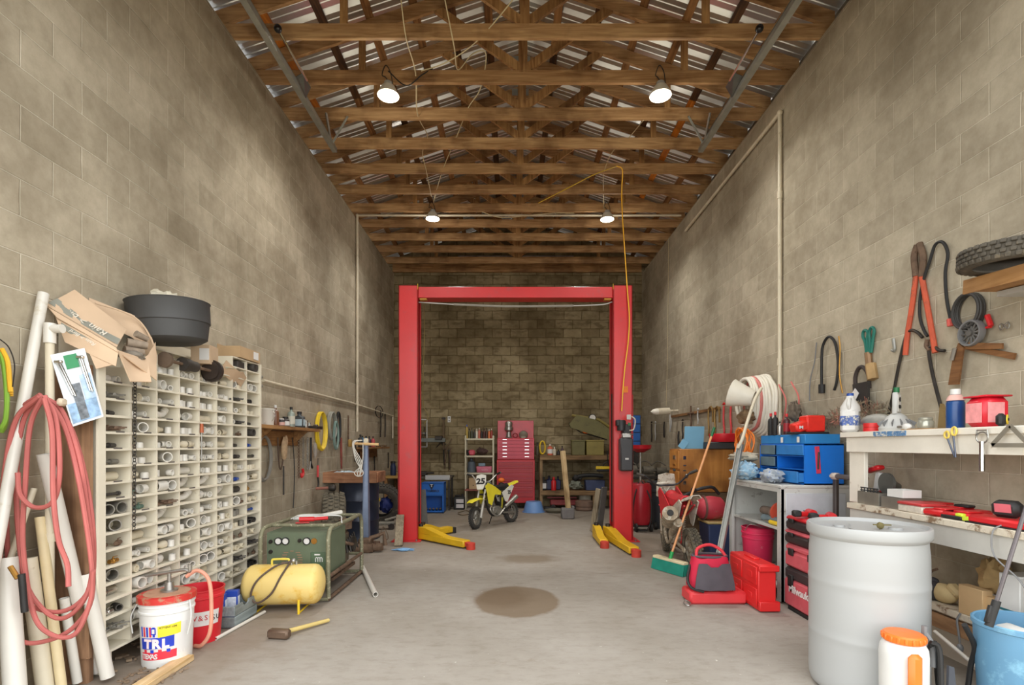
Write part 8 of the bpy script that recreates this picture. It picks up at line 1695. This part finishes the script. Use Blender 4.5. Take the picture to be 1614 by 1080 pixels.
# ---- packout-like stack, red cases, bag
TC = mat('case_red', (206,36,44), .45, var=.06); TCD = mat('case_dusty_red', (206,92,100), .6, var=.1, rgb2=(190,150,140), thr=.64)
SX0, SX1, SY0, SY1 = 2.335, 2.70, 3.93, 4.46; sx_, sy_ = (SX0+SX1)/2, (SY0+SY1)/2; sw, sl = SX1-SX0, SY1-SY0
def caseb(name, label, z0, h, w_, l_, m_, lid, seam=True, dx=0.):
    t = thing(name, label, 'tool box', (sx_+dx, sy_, z0)); b = MB(); b.box((0,0,h*.36),(w_,l_,h*.72), bev=.02); part('box_body', b, m_, t); b = MB(); b.box((0,0,h*.84),(w_*.99,l_*.99,h*.30), bev=.02); part('lid', b, lid, t)
    for y_ in (-l_*.28, l_*.28): b = MB(); b.box((-w_/2-.005,y_,h*.68),(.016,.07,h*.3), bev=.004); part('latch', b, BLACK, t)
    return t
t = caseb('rolling_tool_box', 'big dusty red rolling tool box at the bottom of the stack beside the white drum', .03, .33, sw, sl, TCD, mat('case_dark_seam', (60,50,50), .6)); 
text('Milwaukee', .085, PAPER, t, (-sw/2-.012,-.02,.16), (90,0,-90), .001, 'box_lettering', bold=.002)
for y_ in (-.2,.2): b = MB(); b.cyl((sw/2-.05,y_-.02,.05),(sw/2-.05,y_+.02,.05),.075,n=20); part('wheel', b, BLACK, t)
b = MB(); b.box((-sw/2+.04,0,-.015),(.06,sl-.1,.03)); part('foot', b, BLACK, t)
for y_ in (-.15,.19):
    b = MB(); b.box((sw/2+.035,y_,.60),(.03,.045,.98), bev=.004); part('handle_pole', b, mat('pole_dark', (70,62,58), .4, .3), t)
b = MB(); b.box((sw/2+.03,.02,1.095),(.05,.36,.04), bev=.012); part('handle_grip', b, mat('grip_dark_grey', (96,88,84), .5), t)
for y_ in (-.15,.19): b = MB(); b.box((sw/2+.03,y_,1.095),(.07,.09,.055), bev=.02); part('grip_end', b, mat('grip_end_beige', (200,186,172), .5), t)
t = caseb('medium_tool_box', 'dusty pink-red tool box second from the bottom of the stack', .363, .195, sw, sl-.02, TCD, TCD)
t = caseb('organizer_case', 'slim red and black organizer third from the bottom of the stack', .560, .115, sw, sl, mat('organizer_black', (52,44,44), .5), TCD)
t = caseb('organizer_case', 'slim red and black organizer on top of the stack, under the drills', .677, .115, sw, sl-.04, mat('organizer_black', (52,44,44), .5), TC)
for i, (y_, dx, rz) in enumerate(((4.26,-.06,80),(4.06,-.02,70))):
    t = thing('cordless_drill', ['red and black cordless drill lying at the far side on top of the stack','second red and black cordless drill lying nearer the white drum on the stack'][i], 'drill', (sx_+dx, y_, .793+.035), rz); b = MB(); b.cyl((-.04,0,0),(.06,0,0),.032,n=16); b.box((-.02,.06,-.005),(.035,.12,.04),(0,0,15), bev=.01); part('drill_body', b, RED, t); b = MB(); b.cyl((.06,0,0),(.11,0,0),.024,.015,n=14); b.box((-.035,.125,0),(.07,.06,.05), bev=.01); b.cyl((.11,0,0),(.17,0,0),.004,n=6); part('chuck', b, BLACK, t)
crumple('drill_rag', 'small dark tool with silver bit at the front edge of the stack top', 'drill bit', (sx_-.13, 4.12, .793+.03), (.03,.05,.028), DARK, 4, .1)
rcs = thing('red_storage_bin', 'bright red plastic bin set standing on its side in front of the pale metal cabinet', 'plastic bin', (2.125, 4.60, 0)); RBN = mat('bin_bright_red', (222,44,44), .4, var=.05)
b = MB(); b.box((0,0,.2),(.15,.56,.385), bev=.008); part('bin_body', b, RBN, rcs)
for q in range(2):
    for r_ in range(2): b = MB(); b.box((-.078,-.14+.28*q,.11+.18*r_),(.012,.24,.15), bev=.004); b.box((-.086,-.14+.28*q,.11+.18*r_),(.006,.1,.05), bev=.002); part('molded_panel', b, RBN, rcs)
b = MB(); b.box((0.01,-.285,.36),(.17,.03,.05), bev=.006); part('end_flange', b, RBN, rcs); b = MB(); b.box((0.01,-.285,.05),(.17,.05,.08), bev=.006); part('end_flange', b, RBN, rcs)
b = MB(); b.box((0,0,.40),(.05,.2,.02), bev=.006); part('carry_handle', b, RBN, rcs)
rcase = thing('red_flat_case', 'flat red ridged tool case lying on the floor under the red and black bag', 'tool case', onfloor(1131,955)+Vector((0,.14,0))); b = MB(); b.box((.02,0,.055),(.50,.24,.11), bev=.02); part('case_body', b, mat('case_pale_red', (218,62,66), .45, var=.06), rcase); b = MB()
for q in range(6): b.box((.12+.02*q,0,.112),(.01,.18,.008))
part('ridges', b, mat('case_pale_red', (218,62,66)), rcase)
b = MB(); b.tube(cat_rom([(-.26,-.08,.03),(-.29,-.14,.02),(-.26,-.18,.015),(-.23,-.13,.02)],3,closed=True), .006, 6, closed=True); part('carabiner', b, STEEL, rcase)
bg_ = thing('tool_bag', 'red and dark grey open-mouth tool bag standing on the flat red case', 'tool bag', rcase.location+Vector((-.02,-.005,.121)))
Pg = []
for i, (z, rx_, ry_) in enumerate(((0,.17,.10),(.03,.19,.115),(.10,.185,.11),(.18,.165,.10),(.24,.15,.09),(.28,.145,.085))):
    Pg.append([(rx_*math.copysign(abs(math.cos(a))**.7,math.cos(a)), ry_*math.copysign(abs(math.sin(a))**.7,math.sin(a)), z+.012*math.sin(3*a+i)) for a in [2*PI*k_/28 for k_ in range(29)]])
b = MB(); b.grid(Pg, thick=.008); b.box((0,0,.01),(.3,.17,.02), bev=.01); part('bag_shell', b, mat('bag_crimson', (206,34,66), .7, var=.1), bg_)
BGG = mat('bag_dark_grey', (84,78,84), .8, var=.1, scale=12)
b = MB(); b.grid([[(x*(1.05-1.1*z),-.135+.5*x*x+.10*max(0,z-.1)+.006*math.sin(x*50+z*30),z-.03*(abs(x)<.05)*(z>.2)) for x in (-.17,-.12,-.08,-.04,0,.04,.08,.12,.17)] for z in (.01,.06,.12,.18,.235)], thick=.012); part('front_pocket', b, BGG, bg_)
b = MB(); b.tube([(.15*math.cos(a),.09*math.sin(a),.285) for a in [2*PI*k_/24 for k_ in range(24)]], .011, 7, closed=True); part('mouth_frame', b, BGG, bg_)
b = MB(); b.tube(cat_rom([(-.13,-.04,.28),(-.11,-.02,.35),(.0,-.0,.38),(.09,-.02,.34),(.13,-.04,.28)],4), .014, 8); b2 = part('carry_handle', b, mat('bag_strap_red', (210,50,60), .6), bg_)
b = MB(); b.box((.172,-.03,.12),(.012,.09,.1),(0,-6,0), bev=.004); part('side_pocket', b, mat('bag_crimson_b', (196,36,60), .7), bg_)
b = MB(); b.plate([(-.025,0),(.02,0),(.025,.05)], .002, (.18,-.03,.09), (0,1,0), (0,0,1)); part('white_mark', b, PAPER, bg_)
b = MB(); b.tube(cat_rom([(-.17,.0,.2),(-.22,-.08,.1),(-.2,-.12,.03),(-.1,-.14,.0)],4), .012, 6); part('shoulder_strap', b, BLACK, bg_)

# ---- foreground: white drum, sprayer, blue bin
dm = thing('white_plastic_drum', 'large cloudy white plastic drum standing in the right foreground', 'drum', (2.035, 2.98, 0))
DW = mat('drum_hdpe', (168,169,167), .42, var=.02, scale=1.2, rgb2=(184,176,154), thr=.68)
b = MB(); b.lathe([(0,.004),(.26,.004),(.280,.02),(.288,.05),(.290,.08),(.290,.11),(.290,.27),(.290,.30),(.2925,.312),(.2925,.328),(.290,.34),(.290,.37),(.290,.57),(.290,.60),(.2925,.612),(.2925,.628),(.290,.64),(.290,.67),(.289,.76),(.288,.79),(.284,.83),(.282,.86),(.296,.875),(.301,.885),(.301,.925),(.296,.935),(.284,.935),(.276,.915),(0,.905)], n=72); part('drum_body', b, DW, dm)
b = MB()
for x_, y_, r_ in ((.13,-.05,.035),(-.12,.06,.028)): b.cyl((x_,y_,.905),(x_,y_,.922),r_,n=20)
part('bung', b, DW, dm)
b = MB(); b.box((.06,-.04,.935),(.09,.01,.006),(0,0,-12)); b.ball((.05,-.04,.93),(.018,.012,.02),8,6,jit=.3); part('dried_leaf', b, mat('leaf_brown', (110,100,60), .8), dm)
b = MB(); b.tube([(-.15,-.2,.912),(-.1,.0,.912),(.0,.15,.912)], .004, 5); part('molded_rib', b, DW, dm)
sp_ = thing('garden_sprayer', 'white garden sprayer tank with an orange lid and orange handle beside the white drum', 'sprayer', (1.93, 2.56, 0))
b = MB(); b.lathe([(0,.0),(.09,0),(.1,.02),(.102,.36),(.098,.395),(.085,.42),(.06,.43),(0,.43)], n=40); part('tank', b, WHITE, sp_)
b = MB(); b.lathe([(0,.425),(.085,.425),(.088,.43),(.088,.455),(.08,.463),(0,.467)], n=36)
for q in range(18): a = 2*PI*q/18; b.box((.088*math.cos(a),.088*math.sin(a),.442),(.01,.014,.026),(0,0,math.degrees(a)), bev=.003)
part('lid', b, ORANGE, sp_)
b = MB(); b.box((-.03,-.112,.255),(.066,.04,.29), bev=.024); part('pump_handle', b, ORANGE, sp_)
b = MB(); b.cyl((-.03,-.112,.0),(-.03,-.112,.12),.02,n=12); part('pump_rod', b, WHITE, sp_)
for q in range(6): b = MB(); b.tube(cat_rom([(.10+.010*q,-.04+.02*q,.43-.02*q),(.135+.012*q,-.05+.02*q,.40),(.13+.012*q,-.07+.02*q,.2),(.16+.02*q,-.05+.02*q,.02),(.22,-.04,.015)],4), .011 if q < 2 else .008, 7); part('strap', b, BLACK, sp_)
b = MB(); b.plate([(-.02,0),(.05,0),(.02,.26),(-.01,.27)], .012, (.17,-.06,.06), (1,.2,0), (0,0,1)); part('harness_pad', b, mat('harness_grey', (70,72,78), .7), sp_)
b = MB(); b.tube(cat_rom([(.12,.02,.46),(.14,.0,.40),(.13,-.02,.30)],4), .012, 8); b.cyl((.12,.02,.44),(.12,.02,.49),.014,n=8); part('wand_clip', b, GREY, sp_)
bb = thing('blue_bin', 'light blue round plastic bin holding white and red items at the lower right edge', 'bin', (2.44, 2.47, 0))
b = MB(); b.lathe([(0,0),(.155,0),(.165,.02),(.19,.515),(.197,.52),(.197,.54),(.19,.545),(.183,.54),(.155,.02),(0,.015)], n=48); part('bin_body', b, mat('bin_light_blue', (100,148,180), .45, var=.08, scale=3, rgb2=(130,180,206), thr=.6), bb)
t = thing('white_bottle_pack', 'white rounded bottle lying on top inside the blue bin', 'bottle', (2.40, 2.47, .475)); b = MB(); b.lathe([(0,-.1),(.03,-.095),(.05,-.06),(.05,.05),(.03,.09),(0,.095)], axis='y', n=20); part('bottle_body', b, WHITE, t)
t = thing('red_cap_bottle', 'red rounded container beside the white bottle in the blue bin', 'bottle', (2.50, 2.42, .465)); b = MB(); b.ball((0,0,0),(.05,.06,.045),14,10); part('container_body', b, mat('container_red', (222,84,64), .45), t)
t = thing('bin_filler', 'dark crumpled bag filling the blue bin below the bottles', 'bag', (2.44, 2.47, .225)); b = MB(); b.ball((0,0,0),(.15,.15,.205),16,10,jit=.04,seed=3); part('bag_body', b, mat('bag_dark_fill', (90,92,96), .7, var=.2), t)
wd = thing('sprayer_wand', 'long dark sprayer wand with a trigger leaning from the blue bin up to the bench', 'sprayer wand', at(1560,982,2.37))
o0 = wd.location; e = at(1640,728,2.33)-o0
b = MB(); b.tube([Vector((0,0,0)), e*.3, e], .0085, 8); part('wand_tube', b, mat('wand_grey', (104,98,100), .35, .5), wd)
b = MB(); b.cyl(-e*.02, e*.14, .017, n=12); b.box(e*.07+Vector((-.02,0,-.01)), (.02,.02,.08), (0,15,0), bev=.004); part('trigger_grip', b, BLACK, wd)
cable('sprayer_hose', 'black sprayer hose hanging between the blue bin and the orange-lidded sprayer', [at(1530,985,2.50)+Vector((-.03,0,0)), at(1536,1020,2.55), at(1530,1050,2.6), at(1522,1100,2.62), at(1500,1165,2.62)], .012, BLACK, cat='hose', n=8)
